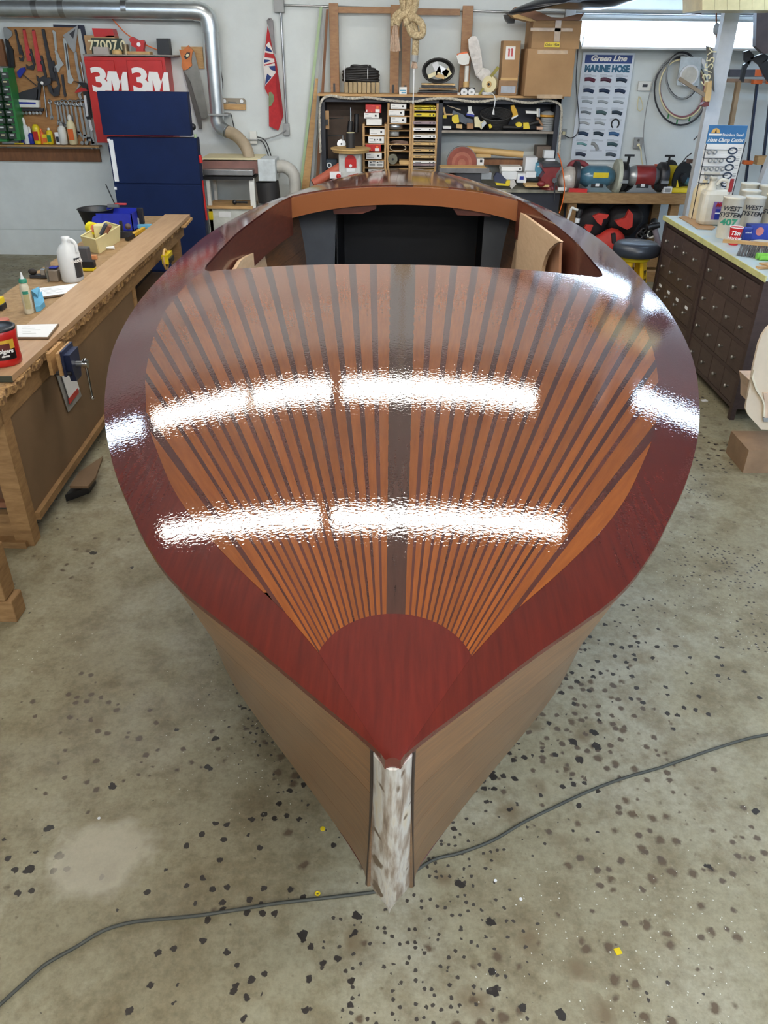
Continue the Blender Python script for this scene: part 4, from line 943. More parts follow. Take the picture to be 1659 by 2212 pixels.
# rope draped along the front of the unit
rp_pts = [(692, 330), (690, 270), (690, 235), (696, 215), (712, 207), (738, 211), (765, 213), (796, 211), (840, 217), (890, 220), (930, 214), (970, 213), (1010, 219), (1045, 219), (1085, 213), (1120, 220), (1150, 222), (1180, 217), (1203, 222), (1212, 233), (1212, 262), (1209, 300), (1206, 340)]
P = smooth_path([aty(a, b, YH-.04) for a, b in rp_pts], 14)
mb = MB()
for ph in (0, 2.1, 4.2):
    Q = []
    for i, p_ in enumerate(P):
        d = (P[min(i+1, len(P)-1)]-P[max(i-1, 0)]).normalized(); u = d.cross(Vector((0, 1, 0))).normalized(); v = d.cross(u); a_ = i*.75+ph
        Q.append(p_+(u*math.cos(a_)+v*math.sin(a_))*.007)
    mb.tube(Q, .0075, 5)
solo(mb, 'twisted_rope', 'twisted white and grey rope draped along the shelf unit front', 'rope', mat('white_rope', (206, 200, 186), rough=.9, noise=.25, scale=40), kind='stuff')
# --- three pigeon-hole racks
def rack(x0p, x1p, shelves, label, ztop):
    t = thing('sandpaper_rack', label, 'rack', (sx((x0p+x1p)/2), YH+.1, ZB), 'pine racks in the shelf unit'); xa, xb = sx(x0p), sx(x1p)
    for x in (xa, xb): MB().box((x-.011, YH+.005, ZB), (x+.011, HB-.05, ztop)).build('side', PINE, t)
    for yy in shelves:
        z = aty((x0p+x1p)/2, yy, YH).z; MB().box((xa+.011, YH+.008, z-.007), (xb-.011, HB-.05, z)).build('shelf', PINE if len(shelves) < 9 else BEIGE, t)
    return xa, xb
zr = aty(805, 268, YH).z; zr2 = ZT-.06
r1 = rack(785, 832, [273, 293, 311, 329, 346, 363], 'left pine rack, shorter, stacked with white and red boxes', zr)
r2 = rack(838, 886, [237, 251, 267, 282, 297, 312, 327, 356], 'middle pine rack of tapes, belts and white boxes', zr2)
r3 = rack(891, 942, [238, 262, 276, 289, 304, 319, 333, 347, 361, 372], 'right pine rack of flat sandpaper packets with yellow ones on top', zr2)
def bx(px0, py0, px1, py1, m, name, label, cat, group=None, y=YH-.005, d=.26, lab=None, m2=None):
    a = aty(px0, py0, y); b = aty(px1, py1, y); c_ = Vector(((a.x+b.x)/2, y+d/2, b.z)); t = thing(name, label, cat, c_, group)
    MB().box((a.x, y, b.z+.001), (b.x, y+d, a.z), bev=.002).build('carton', m, t)
    if lab:
        for (u0, v0, u1, v1, mm) in lab: MB().box((a.x+(b.x-a.x)*u0, y-.0015, a.z+(b.z-a.z)*v0), (a.x+(b.x-a.x)*u1, y+.001, a.z+(b.z-a.z)*v1)).build('print', mm, t)
    return t
LK = [(.72, .3, .84, .62, PRINTK), (.08, .25, .3, .32, GREY), (.08, .72, .5, .78, GREY)]; LR = [(.62, .55, .9, .95, PRINTW), (.68, .2, .84, .5, ORANGE), (.05, .6, .12, .9, PRINTW), (.35, .78, .42, .92, ORANGE)]
G = 'sandpaper boxes in the shelf unit'
bx(789, 226, 823, 244, RED, 'sandpaper_box', 'red box on top of the left rack, uppermost of its stack', 'box', G, lab=LR)
bx(786, 244, 818, 256.5, PRINTW, 'sandpaper_box', 'white box directly under the topmost red box', 'box', G, lab=LK)
bx(791, 257, 824, 271, PRINTW, 'sandpaper_box', 'plain white box standing right on the left rack top', 'box', G)
bx(798, 279, 830, 292, PRINTW, 'sandpaper_box', 'white box in the first slot of the left rack', 'box', G, lab=LK)
bx(795, 295, 829, 310, PRINTW, 'sandpaper_box', 'white box with a row of small black marks in the left rack', 'box', G, lab=LK+[(.35, .35, .42, .6, PRINTK), (.45, .35, .5, .6, PRINTK), (.55, .35, .62, .5, PRINTK)])
bx(789, 312, 822, 327, RED, 'sandpaper_box', 'red box inside the left rack, lower of the two red ones', 'box', G, lab=LR)
bx(790, 330, 824, 344, PRINTW, 'sandpaper_box', 'white box just under the lower red one', 'box', G, lab=LK)
bx(795, 347, 828, 362, PRINTW, 'sandpaper_box', 'lowest full white box of the left rack, finely printed', 'box', G, lab=[(.1, .15, .22, .3, PRINTK), (.28, .12, .48, .22, PRINTK), (.55, .15, .67, .3, PRINTK), (.73, .12, .93, .22, PRINTK), (.08, .45, .45, .75, GREY), (.55, .45, .92, .75, GREY)])
bx(795, 366, 823, 380, PRINTW, 'sandpaper_box', 'pale box at the foot of the left rack behind the boat', 'box', G, lab=[(.25, .1, .45, .7, PRINTK), (.33, .2, .5, .7, YEL)])
bx(843, 224, 877, 236, PRINTW, 'sandpaper_box', 'top white box of the middle rack', 'box', G, lab=LK)
bx(839, 238, 873, 250, PRINTW, 'sandpaper_box', 'second white box down in the middle rack', 'box', G, lab=LK)
bx(843, 253, 877, 266, PRINTW, 'sandpaper_box', 'third white box down in the middle rack, above a tape roll', 'box', G, lab=LK)
def pk(px0, px1, py0, py1, m, lb, m2=None): bx(px0, py0, px1, py1, m, 'sandpaper_packet', lb, 'packet', 'sandpaper packets in the right rack', d=.22, lab=[(.1, .35, .35, .6, PRINTK), (.72, .3, .78, .7, PRINTK), (.88, .3, .95, .7, PRINTK)])
PK = [(894, 940, 228, 232, YEL, 'thin yellow packet at the very top of the right rack'), (894, 941, 233, 237.5, YEL, 'yellow packet lying under the topmost one'), (894, 940, 244, 252.5, YEL, 'thick bright yellow packet in the right rack'),
      (892, 941, 262, 269, mat('mauve_paper', (150, 130, 134)), 'grey-mauve packet below the thick yellow one'), (892, 940, 276, 283, PRINTW, 'white printed packet in the right rack middle'), (892, 941, 292, 299, PRINTW, 'bluish white packet, second white one of the right rack'),
      (892, 940, 308, 314, KRAFT, 'upper of three tan packets in the right rack'), (892, 940, 322, 328, KRAFT, 'middle one of three tan packets in the right rack'), (892, 940, 336, 342, KRAFT, 'lower of three tan packets in the right rack'), (892, 940, 348, 353, PRINTW, 'thin white packet low in the right rack'),
      (892, 940, 353.5, 359, mat('mauve_paper', (150, 130, 134)), 'grey packet under the thin white one'), (892, 940, 366, 371, KRAFT, 'lowest tan packet of the right rack')]
for a, b, c_, d_, m, lb in PK: pk(a, b, c_, d_, m, lb)
p = aty(853, 280, YH+.02); solo(MB().lathe(p+Vector((0, .07, 0)), [(.03, 0), (.085, .001), (.085, .055), (.03, .056)], n=22), 'tape_roll', 'roll of silver tape on its side in the middle rack', 'tape', STEEL)
p = aty(851, 295, YH+.02); solo(MB().lathe(p+Vector((0, .06, 0)), [(.02, 0), (.055, .001), (.055, .05), (.02, .051)], n=20), 'tape_roll', 'smaller grey tape roll one shelf below the silver one', 'tape', GREY)
mb = MB()
for k in range(6): mb.tube(smooth_path([aty(842, 307+k*.4, YH+.05+.01*k), aty(858, 303+k*1.3, YH+.03), aty(880, 306+k*1.1, YH+.05)], 4), .004, 5)
solo(mb, 'sanding_belts', 'bundle of flattened brown sanding belts in the middle rack', 'belts', mat('belt_brown', (120, 96, 84)), kind='stuff')
solo(MB().tube(smooth_path([aty(a, b, YH+.03) for a, b in [(842, 318), (848, 312), (862, 311), (874, 316), (876, 321), (868, 325), (850, 325), (843, 321), (842, 318)]], 4), .006, 6), 'looped_belt', 'pale looped sanding belt lying in the middle rack', 'belt', BEIGE)
t = thing('abrasive_roll', 'grey-green abrasive roll seen end on at the foot of the middle rack', 'roll', aty(848, 355, YH))
p = aty(848, 344, YH-.01); MB().cyl(p, p+Vector((0, .22, 0)), .052, n=22).build('roll', mat('olive_felt', (110, 108, 92), noise=.1), t); MB().cyl(p-Vector((0, .002, 0)), p+Vector((0, .01, 0)), .012, n=12).build('core', BLACK, t)
solo(MB().box(aty(862, 355, YH+.03), aty(884, 343, YH+.2)), 'tan_block', 'tan block at the right end of the middle rack foot', 'block', KRAFT)
# --- left bay: tools on hooks, grinder spindle etc
t = thing('pegboard_card', 'tan hanging card with a dark tool at the upper left of the pegboard', 'card', aty(703, 280, YH+.05)); wb(MB(), (695, 239), (711, 279), YH+.05, .01).build('card', CARD, t); wb(MB(), (694, 258), (708, 270), YH+.02, .03).build('tool', BLACK, t)
def hook(lb, x0, x1, y): solo(MB().cyl(aty(x0, y, YH+.2), aty(x1, y-1, YH+.1), .005, n=6), 'peg_hook', lb, 'hook', STEEL, 'long hooks on the pegboard')
hook('upper long steel hook on the pegboard', 711, 742, 256); hook('lower long steel hook on the pegboard', 706, 738, 293)
t = thing('hand_router', 'tall dark tool with a bright shaft standing in the left bay', 'tool', aty(756, 300, YH+.05))
MB().cyl(aty(757, 232, YH+.06), aty(757, 262, YH+.06), .010, n=8).build('shaft', CHROME, t); MB().cyl(aty(757, 262, YH+.06), aty(754, 298, YH+.06), .030, .036, n=12).build('body', BLACK, t)
solo(MB().cyl(aty(770, 246, YH+.12), aty(769, 285, YH+.12), .028, n=12), 'dark_cylinder', 'dark upright cylinder right of the bright-shafted tool', 'tool', BLACK)
t = thing('round_mirror_tool', 'round silver disc with a thin stem hanging in the left bay', 'tool', aty(739, 320, YH+.05)); MB().cyl(aty(737, 311, YH+.05), aty(737, 311, YH+.08), .047, n=20).build('disc', STEEL, t); MB().cyl(aty(737, 311, YH+.045), aty(737, 311, YH+.05), .010, n=12).build('hub', BLACK, t); MB().cyl(aty(740, 292, YH+.06), aty(740, 304, YH+.06), .008, n=8).build('stem', STEEL, t)
t = thing('spindle_sander', 'white spindle sander with a round pine table and red badge', 'sander', aty(757, 378, 9.1)); YA = 9.12
p = aty(757, 322, YA); MB().cyl(p, p+Vector((0, 0, .012)), .215, n=32).cyl(p-Vector((0, 0, .03)), p, .19, .205, n=32).build('table', KRAFT, t)
MB().cyl(p+Vector((0, 0, .013)), p+Vector((0, 0, .155)), .048, n=20).build('spindle', RUBBER, t); MB().cyl(p+Vector((0, 0, .156)), p+Vector((0, 0, .162)), .042, n=20).build('spindle_top', CREAM, t)
z0 = p.z-.03
MB().box((p.x-.125, YA-.10, ZB+.002), (p.x+.115, YA+.12, z0), bev=.02).build('body', mat('light_grey_casting', (196, 198, 194), rough=.45), t)
q = aty(757, 358, YA-.10); MB().prism([Vector((q.x-.062, q.y, q.z-.02)), Vector((q.x+.062, q.y, q.z-.02))]+[Vector((q.x+.062*math.cos(a_), q.y, q.z+.045+.062*math.sin(a_))) for a_ in [math.pi*k/10 for k in range(11)]], (0, -.004, 0)).build('badge', RED, t)
MB().box((q.x-.045, q.y-.006, q.z-.06), (q.x+.045, q.y-.003, q.z-.028)).build('name_plate', PAPER, t); text('drum', .028, PRINTK, (q.x, q.y-.0065, q.z-.044), t) if False else None
MB().cyl(Vector((q.x, q.y-.012, q.z)), Vector((q.x, q.y-.004, q.z)), .016, n=12).build('knob', PAPER, t)
t = thing('camera_box', 'dark blue gadget with a white ring at the foot of the left bay', 'tool', aty(712, 364, 9.25)); wb(MB(), (704, 345), (728, 364), 9.25, .12, bev=.006).build('body', mat('dark_teal', (34, 52, 66)), t)
q = aty(711, 357, 9.248); MB().tube([q+Vector((math.cos(a_)*.022, -.004, math.sin(a_)*.022)) for a_ in [k*math.pi/7 for k in range(14)]], .006, 6, True).build('ring', PAPER, t)
solo(MB().cyl(aty(676, 397, 9.0), aty(735, 361, 9.1), .045, .05, n=16), 'clay_pipe', 'orange-red pipe slanting up at the left end of the bench', 'pipe', mat('terracotta', (176, 88, 64), noise=.08))
t = thing('white_carton', 'white carton with a red ball knob left of the spindle sander foot', 'box', aty(722, 385, 8.97)); wb(MB(), (712, 372), (736, 386), 8.97, .1).build('carton', PAPER, t); MB().sph(aty(731, 381, 8.95), .027).build('knob', RED, t)
# --- right bay, upper: clutter of grinders, hoses and pads
YK = YH+.06
mb = MB()
for k in range(9):
    c_ = aty(1072, 247+k*2.6, YK+.02*k/3); rx = .17-.007*k
    mb.tube([c_+Vector((math.cos(a_)*rx, math.sin(a_)*.05+.03, math.sin(a_)*.062-.0)) for a_ in [j*math.pi/10 for j in range(20)]], .012, 7, True)
solo(mb, 'vacuum_hose', 'thick black vacuum hose coiled in the right bay', 'hose', RUBBER)
def gadget(name, lb, cat, l, m, y=YK, th=.05, parts=()):
    t = wthing(name, lb, cat, l[0], y); MB().wall(l, y, th).build('body', m, t)
    for (n, m2, l2, dy) in parts: MB().wall(l2, y+dy, .03).build(n, m2, t)
    return t
C9 = lambda l: cr(920, 190, 5.184, l)
gadget('sanding_pad', 'round yellow sanding pad at the left of the right bay', 'pad', C9([(290, 320), (320, 300), (360, 300), (372, 385), (320, 400), (290, 370)]), YEL)
gadget('brass_square', 'small L-shaped tool with yellow feet at the left end of the right bay', 'tool', C9([(185, 215), (205, 215), (222, 290), (300, 290), (300, 305), (205, 305)]), KRAFT, parts=[('foot', YEL, C9([(190, 305), (228, 305), (228, 340), (190, 340)]), -.01)])
gadget('random_sander', 'grey air sander lying in the right bay behind the pads', 'sander', C9([(300, 250), (420, 300), (440, 330), (520, 350), (530, 400), (470, 420), (360, 370), (290, 290)]), mat('grey_blue_body', (84, 92, 104)), YK+.03)
gadget('air_tool', 'white and blue air tool with a round head standing in the right bay', 'tool', C9([(465, 205), (510, 205), (510, 250), (540, 300), (535, 320), (450, 300), (475, 260)]), WHITE, parts=[('band', BLUE, C9([(455, 285), (540, 300), (535, 325), (450, 305)]), -.01)])
gadget('pale_stick', 'pale stick leaning at the top left of the right bay', 'stick', C9([(232, 200), (240, 196), (390, 240), (385, 252)]), BEIGE)
gadget('bottle_of_oil', 'white bottle lying on its side at the left end of the shelf', 'bottle', C9([(188, 428), (280, 430), (280, 458), (190, 455)]), PRINTW)
gadget('sponge_block', 'amber sanding block, left one on the shelf edge', 'block', C9([(340, 405), (405, 410), (405, 455), (340, 450)]), KRAFT)
gadget('cork_block', 'wooden sanding block, right one on the shelf edge', 'block', C9([(458, 395), (530, 398), (530, 456), (458, 455)]), OAKF)
gadget('frame_sander', 'cream sanding machine with a slotted metal plate on the shelf', 'sander', C9([(540, 325), (580, 320), (610, 380), (640, 375), (650, 350), (678, 395), (620, 465), (600, 440), (545, 440)]), CREAM, parts=[('plate', STEEL, C9([(620, 400), (655, 365), (676, 398), (625, 452)]), -.02)])
gadget('hose_cuff', 'yellow cuff on a black hose end at the shelf edge', 'cuff', C9([(698, 410), (722, 402), (742, 440), (712, 456)]), YEL, YK-.03)
gadget('detail_sander', 'yellow delta sander standing on the hose coil', 'sander', C9([(950, 200), (985, 192), (1015, 250), (1030, 300), (960, 350), (975, 300), (955, 250)]), mat('amber_plastic', (214, 166, 44)), YK-.04, parts=[('base', PAPER, C9([(955, 335), (1025, 300), (1032, 312), (962, 352)]), -.01)])
gadget('yellow_disc', 'round yellow plug, left one of a pair on the shelf', 'plug', [aty and q for q in C9([(1005+37*1.0*math.cos(a_)+35, 410+28*math.sin(a_)) for a_ in [k*math.pi/6 for k in range(12)]])], YEL, YK-.02)
gadget('yellow_disc', 'yellow plug on a hose, right one of a pair on the shelf', 'plug', C9([(1090, 390), (1150, 388), (1162, 455), (1090, 460)]), YEL, YK-.02)
solo(MB().tube(smooth_path([aty(*q, YK) for q in C9([(860, 440), (960, 440), (1060, 440), (1180, 400), (1260, 380)])], 5), .018, 8), 'black_hose', 'black hose lying along the shelf edge under the yellow plugs', 'hose', RUBBER)
gadget('planer_head', 'white and silver sander frame at the right of the bay', 'sander', C9([(1118, 255), (1240, 260), (1240, 232), (1275, 230), (1275, 325), (1242, 322), (1240, 290), (1120, 285)]), WHITE, parts=[('plate', STEEL, C9([(1262, 235), (1276, 232), (1272, 322), (1262, 322)]), -.02)])
gadget('scraper', 'brown-handled scraper leaning at the right of the shelf', 'scraper', C9([(1235, 330), (1258, 330), (1315, 420), (1298, 425), (1240, 360)]), OAKF)
gadget('pink_eraser', 'pale pink block at the right of the shelf edge', 'block', C9([(1240, 432), (1308, 436), (1305, 468), (1240, 466)]), mat('pink_block', (222, 180, 150)))
t = thing('disc_stack', 'stack of grey grinding discs under a round orange-edged pad', 'discs', aty(1190, 283, YH+.1)); zz = zs2
for k in range(6): MB().cyl(Vector((sx(1182), YH+.12, zz+.001+k*.022)), Vector((sx(1182), YH+.12, zz+.020+k*.022)), .075, n=22).build('disc', GREY, t)
MB().cyl(Vector((sx(1181), YH+.12, zz+.138)), Vector((sx(1181), YH+.12, zz+.158)), .088, n=24).build('orange_pad', mat('amber_rim', (206, 150, 52)), t); MB().lathe(Vector((sx(1181), YH+.12, zz+.159)), [(.08, 0), (.07, .02), (.03, .035)], n=22).build('grey_pad', GREY, t)
# --- right bay, lower: disc sander, shipping tube, papers, vise
t = thing('disc_sander', 'disc sander with a red-brown disc and a grey pine table', 'sander', aty(1000, 380, 9.1)); YB_ = 9.12
p = aty(997, 352, YB_); MB().cyl(p, p+Vector((0, .05, 0)), .165, n=36).build('guard', mat('grey_guard', (120, 118, 118), metal=.4, rough=.4), t)
MB().cyl(p-Vector((0, .006, 0)), p, .158, n=36).build('abrasive_disc', mat('disc_red', (146, 84, 72), rgb2=(120, 66, 58), rough=.9, scale=6), t)
for r_, m_ in ((.108, mat('disc_ring_a', (164, 104, 88), rough=.9)), (.075, mat('disc_ring_b', (150, 86, 74), rough=.9)), (.04, mat('disc_ring_c', (170, 110, 92), rough=.9))): MB().cyl(p-Vector((0, .008+(.11-r_)*.01, 0)), p-Vector((0, .006, 0)), r_, n=30).build('ring', m_, t)
a = aty(949, 363, YB_-.24); b = aty(1056, 373, YB_-.24)
MB().box((a.x, YB_-.24, a.z-.045), (b.x, YB_-.02, a.z)).build('table_casting', mat('grey_guard', (120, 118, 118)), t); MB().box((a.x+.01, YB_-.235, a.z), (b.x-.03, YB_-.02, a.z+.006)).build('table_top', KRAFT, t)
MB().box((p.x-.1, YB_+.05, ZB+.002), (p.x+.12, YB_+.3, p.z+.06), bev=.02).build('motor', STEELD, t); MB().box((p.x-.08, YB_-.2, ZB+.002), (p.x+.2, YB_-.03, a.z-.046), bev=.01).build('foot', STEELD, t)
MB().box(aty(1030, 372, 8.98), aty(1058, 384, 9.1)).build('mitre_clamp', STEEL, t)
solo(MB().cyl(aty(1000, 322, 9.5), aty(1130, 334, 9.42), .035, n=16), 'shipping_tube', 'long tan cardboard tube lying across the back of the lower bay', 'tube', KRAFT)
bx(1042, 345, 1135, 358, PLYD, 'oak_case', 'long flat brown wooden case under the cardboard tube', 'case', y=9.4, d=.18)
bx(1028, 333, 1060, 341, KRAFT, 'yellow_rule', 'pale wooden strip left on the brown wooden case', 'strip', y=9.41, d=.05)
bx(1028, 343, 1044, 362, PRINTW, 'label_box', 'small white labelled box right of the sanding disc', 'box', y=9.15, d=.1, lab=[(.5, .1, .8, .4, PRINTK)])
bx(1083, 360, 1127, 370, PRINTW, 'sandpaper_box', 'flat white box with a black spot under the brown case', 'box', y=9.2, d=.2, lab=[(.86, .3, .94, .7, PRINTK)])
bx(1084, 371, 1115, 388, PAPER, 'paper_box', 'squat white box stack in the middle of the bench', 'box', y=9.12, d=.2)
bx(1118, 375, 1136, 395, PAPER, 'round_label_box', 'pale box with a round blue emblem on the bench', 'box', y=9.08, d=.1, lab=[(.25, .3, .7, .65, BLUE)])
t = bx(1136, 340, 1157, 385, PAPER, 'leaning_notes', 'leaning stack of cream booklets right of the cardboard tube', 'booklets', y=9.2, d=.2)
bx(1158, 352, 1172, 382, LBLUE, 'blue_box', 'upright light blue printed box between white boxes', 'box', y=9.15, d=.15, lab=[(.2, .2, .8, .3, PAPER)])
bx(1160, 316, 1194, 342, mat('dark_kraft', (110, 96, 84)), 'kraft_box', 'grey-brown carton at the back right of the lower bay', 'box', y=9.4, d=.2)
bx(1176, 325, 1196, 342, PAPER, 'card_box', 'white box with a label, upper one at right of the lower bay', 'box', y=9.28, d=.1); bx(1179, 343, 1198, 354, PAPER, 'card_box', 'small white box under the labelled one at right', 'box', y=9.28, d=.1)
bx(1137, 371, 1157, 384, PAPER, 'tea_box', 'small white box lying in front of the booklets', 'box', y=9.05, d=.1)
t = gadget('work_glove', 'dark blue glove resting on the bench behind the boat', 'glove', C9([(760, 1000), (790, 950), (840, 960), (880, 1010), (920, 1040), (900, 1070), (790, 1060), (765, 1040)]), mat('glove_blue', (52, 58, 84), noise=.15), 9.0, .08)
gadget('yellow_cloth', 'crumpled yellow rag on the bench beside the dark glove', 'cloth', C9([(775, 1060), (890, 1075), (900, 1040), (940, 1035), (965, 1085), (920, 1098), (790, 1090)]), YEL, 8.97, .08)
gadget('clear_bag', 'pale crumpled wrapper on the bench edge', 'wrapper', C9([(940, 1040), (990, 1035), (1010, 1080), (960, 1130), (940, 1110)]), CLEAR, 8.96, .05)
# red bench vise at the corner of the black bench
t = thing('bench_vise', 'large dark red bench vise at the right corner of the black bench', 'vise', aty(1190, 405, 8.98)); YV = 8.95
p = aty(1186, 405, YV+.1)
MB().lathe(Vector((p.x, YV+.12, ZB+.001)), [(.10, 0), (.10, .02), (.06, .05), (.055, .08)], n=20).build('base', mat('vise_red', (128, 40, 40), rough=.35, noise=.15), t)
MB().wall(C9([(1300, 860), (1340, 850), (1505, 850), (1505, 900), (1460, 960), (1440, 1040), (1400, 1100), (1290, 1100), (1290, 1010), (1330, 950), (1300, 900)]), YV+.02, .2).build('body', mat('vise_red', (128, 40, 40)), t)
MB().wall(C9([(1305, 845), (1510, 848), (1515, 885), (1400, 880), (1310, 890)]), YV, .24).build('jaw', STEELD, t)
MB().cyl(aty(*C9([(1438, 1035)])[0], YV-.03), aty(*C9([(1438, 1035)])[0], YV+.05), .026, n=14).build('screw', STEELD, t); a, b = C9([(1440, 1030), (1438, 1270)]); MB().cyl(aty(*a, YV-.02), aty(*b, YV-.02), .008, n=8).build('handle', STEELD, t)
t.location = t.location
solo(MB().sph(aty(*C9([(1290, 1075)])[0], YV-.02), .03, sz=(1.5, 1, 1)), 'brown_knob_tool', 'brown rounded tool lying in front of the red vise', 'tool', mat('vise_red', (128, 40, 40)))
bx(1135, 399, 1186, 405, KRAFT, 'cardboard_sheet', 'flat tan tray lying on the bench before the vise', 'tray', y=8.93, d=.18)
# --- things on top of the shelf unit
ZTT = ZT+.023
t = thing('window_frame', 'left brown wooden sash frame standing on the shelf unit', 'frame', aty(780, 203, 9.62), 'wooden frames on the shelf unit'); YF = 9.62
def post(t, x0, x1, y0, y1=203, m=OAKF):
    a = aty(x0, y1, YF); b = aty(x1, y1, YF); z1 = aty((x0+x1)/2, y0, YF).z; o = MB().box((a.x, YF, ZTT), (b.x, YF+.045, z1), bev=.003).build('stile', m, t); return a, b
post(t, 714, 733, 7); post(t, 841, 860, 10); wb(MB(), (729, 14), (843, 29), YF+.005, .035).build('top_rail', OAKF, t)
wb(MB(), (719, 180), (724, 199), YF-.001, .004).build('slot', BLACK, t); wb(MB(), (846, 183), (851, 202), YF-.001, .004).build('slot', BLACK, t)
t = thing('window_frame', 'right brown wooden sash frame standing on the shelf unit', 'frame', aty(940, 203, 9.62), 'wooden frames on the shelf unit')
post(t, 866, 884, 12); post(t, 990, 1012, 12); wb(MB(), (884, 18), (993, 33), YF+.005, .035).build('top_rail', OAKF, t)
wb(MB(), (873, 184), (877, 199), YF-.001, .004).build('slot', BLACK, t)
def topat(px, y, zoff=0): p = aty(px, 200, y); p.z = ZTT+zoff; return p
YT = 9.48
for k in range(8):
    a = aty(743+k*9.7, 190, YT); b = aty(751.5+k*9.7, 190, YT); o = MB().box((a.x, YT, ZTT), (b.x, YT+.09, ZTT+.105), bev=.006).build('wood_block', mat('grey_pine_block', (172, 150, 112), noise=.12, vary=.12)); tag(o, ['first', 'second', 'third', 'fourth', 'fifth', 'sixth', 'seventh', 'eighth'][k]+' from the left of eight upright wood blocks under the hose coil', 'block', 'wood blocks in a row on the shelf unit')
mb = MB(); c_ = topat(779, YT+.06, .108)
for k in range(7):
    rx = (.19, .185, .19, .18, .185, .15, .10)[k]; mb.tube([c_+Vector((math.cos(a_)*rx, math.sin(a_)*.055, .016+k*.021+.006*math.sin(a_*2+k))) for a_ in [j*math.pi/10 for j in range(20)]], .014, 6, True)
t = thing('hose_bundle', 'bundle of flat black hose tied with white cord on the wood blocks', 'hose', c_); mb.build('coils', RUBBER, t)
for dx in (-.17, .08): MB().tube([c_+Vector((dx+.004*math.cos(a_), .075*math.cos(a_), .075+.08*math.sin(a_))) for a_ in [j*math.pi/6 for j in range(12)]], .004, 5, True).build('tie', PAPER, t)
t = bx(862, 188, 878, 206, PRINTW, 'small_carton', 'small white carton between the two frames on the shelf unit', 'box', y=9.40, d=.06, lab=[(.1, .35, .9, .5, LBLUE), (.3, .6, .9, .75, LBLUE)])
t = thing('board_stack', 'stack of round and square flat boards under a coiled cable', 'boards', topat(945, 9.52))
for k, (w_, z_, m_) in enumerate(((.21, 0, PLYD), (.20, .018, BLACK), (.19, .045, CARD), (.175, .066, BLACK), (.17, .088, KRAFT))): MB().box(topat(945, 9.42, z_)-Vector((w_, 0, 0)), topat(945, 9.66, z_+.012)+Vector((w_, 0, 0))).build('board', m_, t)
t = thing('cable_coil', 'black cable coiled round white fittings on the stacked boards', 'cable', topat(945, 9.5, .103)); c_ = topat(944, 9.5, .22)
mb = MB()
for k in range(6): mb.tube([c_+Vector((math.cos(a_)*(.165-.006*k), -.03+.015*k, math.sin(a_)*(.112-.004*k)-.0)) for a_ in [j*math.pi/12 for j in range(24)]], .009, 6, True)
mb.build('coils', RUBBER, t)
for (dx, dz_, w_, h_, m_, r_) in ((-.02, .03, .03, .08, PAPER, .5), (.05, .0, .06, .05, STEEL, -.5), (-.04, -.03, .07, .03, CREAM, .4), (.09, -.02, .04, .06, CREAM, .6), (.02, -.05, .05, .03, KRAFT, -.2)):
    MB().obox(c_+Vector((dx, -.05, dz_)), Vector((math.cos(r_), 0, math.sin(r_)))*w_, (0, .012, 0), Vector((-math.sin(r_), 0, math.cos(r_)))*h_*.6).build('fitting', m_, t)
# clip lamp / scale with twin dials
t = thing('clip_lamp', 'white lamp head on a post above twin round dials', 'lamp', topat(1010, 9.42)); YL_ = 9.40
MB().wall([(985, 121), (992, 117), (1010, 115), (1014, 124), (1012, 138), (1000, 141), (990, 137)], YL_, .09).build('head', WHITE, t); MB().wall([(987, 116), (1008, 111), (1010, 115), (988, 121)], YL_+.01, .06).build('rim', ORANGE, t)
MB().cyl(aty(1008, 142, YL_+.04), aty(1006, 188, YL_+.04), .022, n=12).build('post', WHITE, t); MB().cyl(aty(1006, 176, YL_+.04), aty(1006, 188, YL_+.04), .032, n=14).build('spring', KRAFT, t)
o = wb(MB(), (995, 189), (1025, 208), YL_-.02, .06, bev=.006).build('dial_box', BLACK, t)
for q in (1002, 1018): p = aty(q, 199, YL_-.022); MB().cyl(p-Vector((0, .004, 0)), p, .036, n=20).build('dial', PAPER, o); MB().cyl(p-Vector((0, .007, 0)), p-Vector((0, .004, 0)), .012, n=12).build('knob', GREY, o)
wb(MB(), (988, 200), (1035, 208), YL_+.01, .05).build('foot', WHITE, t)
t = wthing('wrapped_fan', 'fan blade wrapped in clear plastic leaning above the tape gun', 'fan', (1028, 165), 9.5)
MB().wall([(1011, 85), (1018, 78), (1028, 78), (1034, 90), (1040, 120), (1042, 150), (1036, 172), (1028, 165), (1018, 130), (1012, 105)], 9.5, .06).build('wrapping', CLEAR, t)
MB().wall([(1030, 162), (1042, 146), (1055, 150), (1062, 160), (1050, 175), (1040, 176)], 9.47, .06).build('hub', CLEAR, t)
t = thing('tape_gun', 'cream tape roll on a yellow-green dispenser beside the small box', 'tape dispenser', topat(1056, 9.42)); p = aty(1056, 182, 9.42)
MB().cyl(p, p+Vector((.03, .07, 0)), .080, n=26).build('tape', CREAM, t); MB().cyl(p-Vector((.004, .006, 0)), p, .03, n=16).build('core', KRAFT, t); MB().cyl(p-Vector((.006, .01, 0)), p-Vector((.004, .006, 0)), .013, n=12).build('hole', BLACK, t)
MB().beam(aty(1060, 166, 9.42), aty(1076, 145, 9.42), .02, .03).build('handle', mat('olive_plastic', (150, 140, 60)), t); MB().beam(aty(1034, 205, 9.41), aty(1044, 190, 9.41), .015, .02).build('foot', mat('olive_plastic', (150, 140, 60)), t)
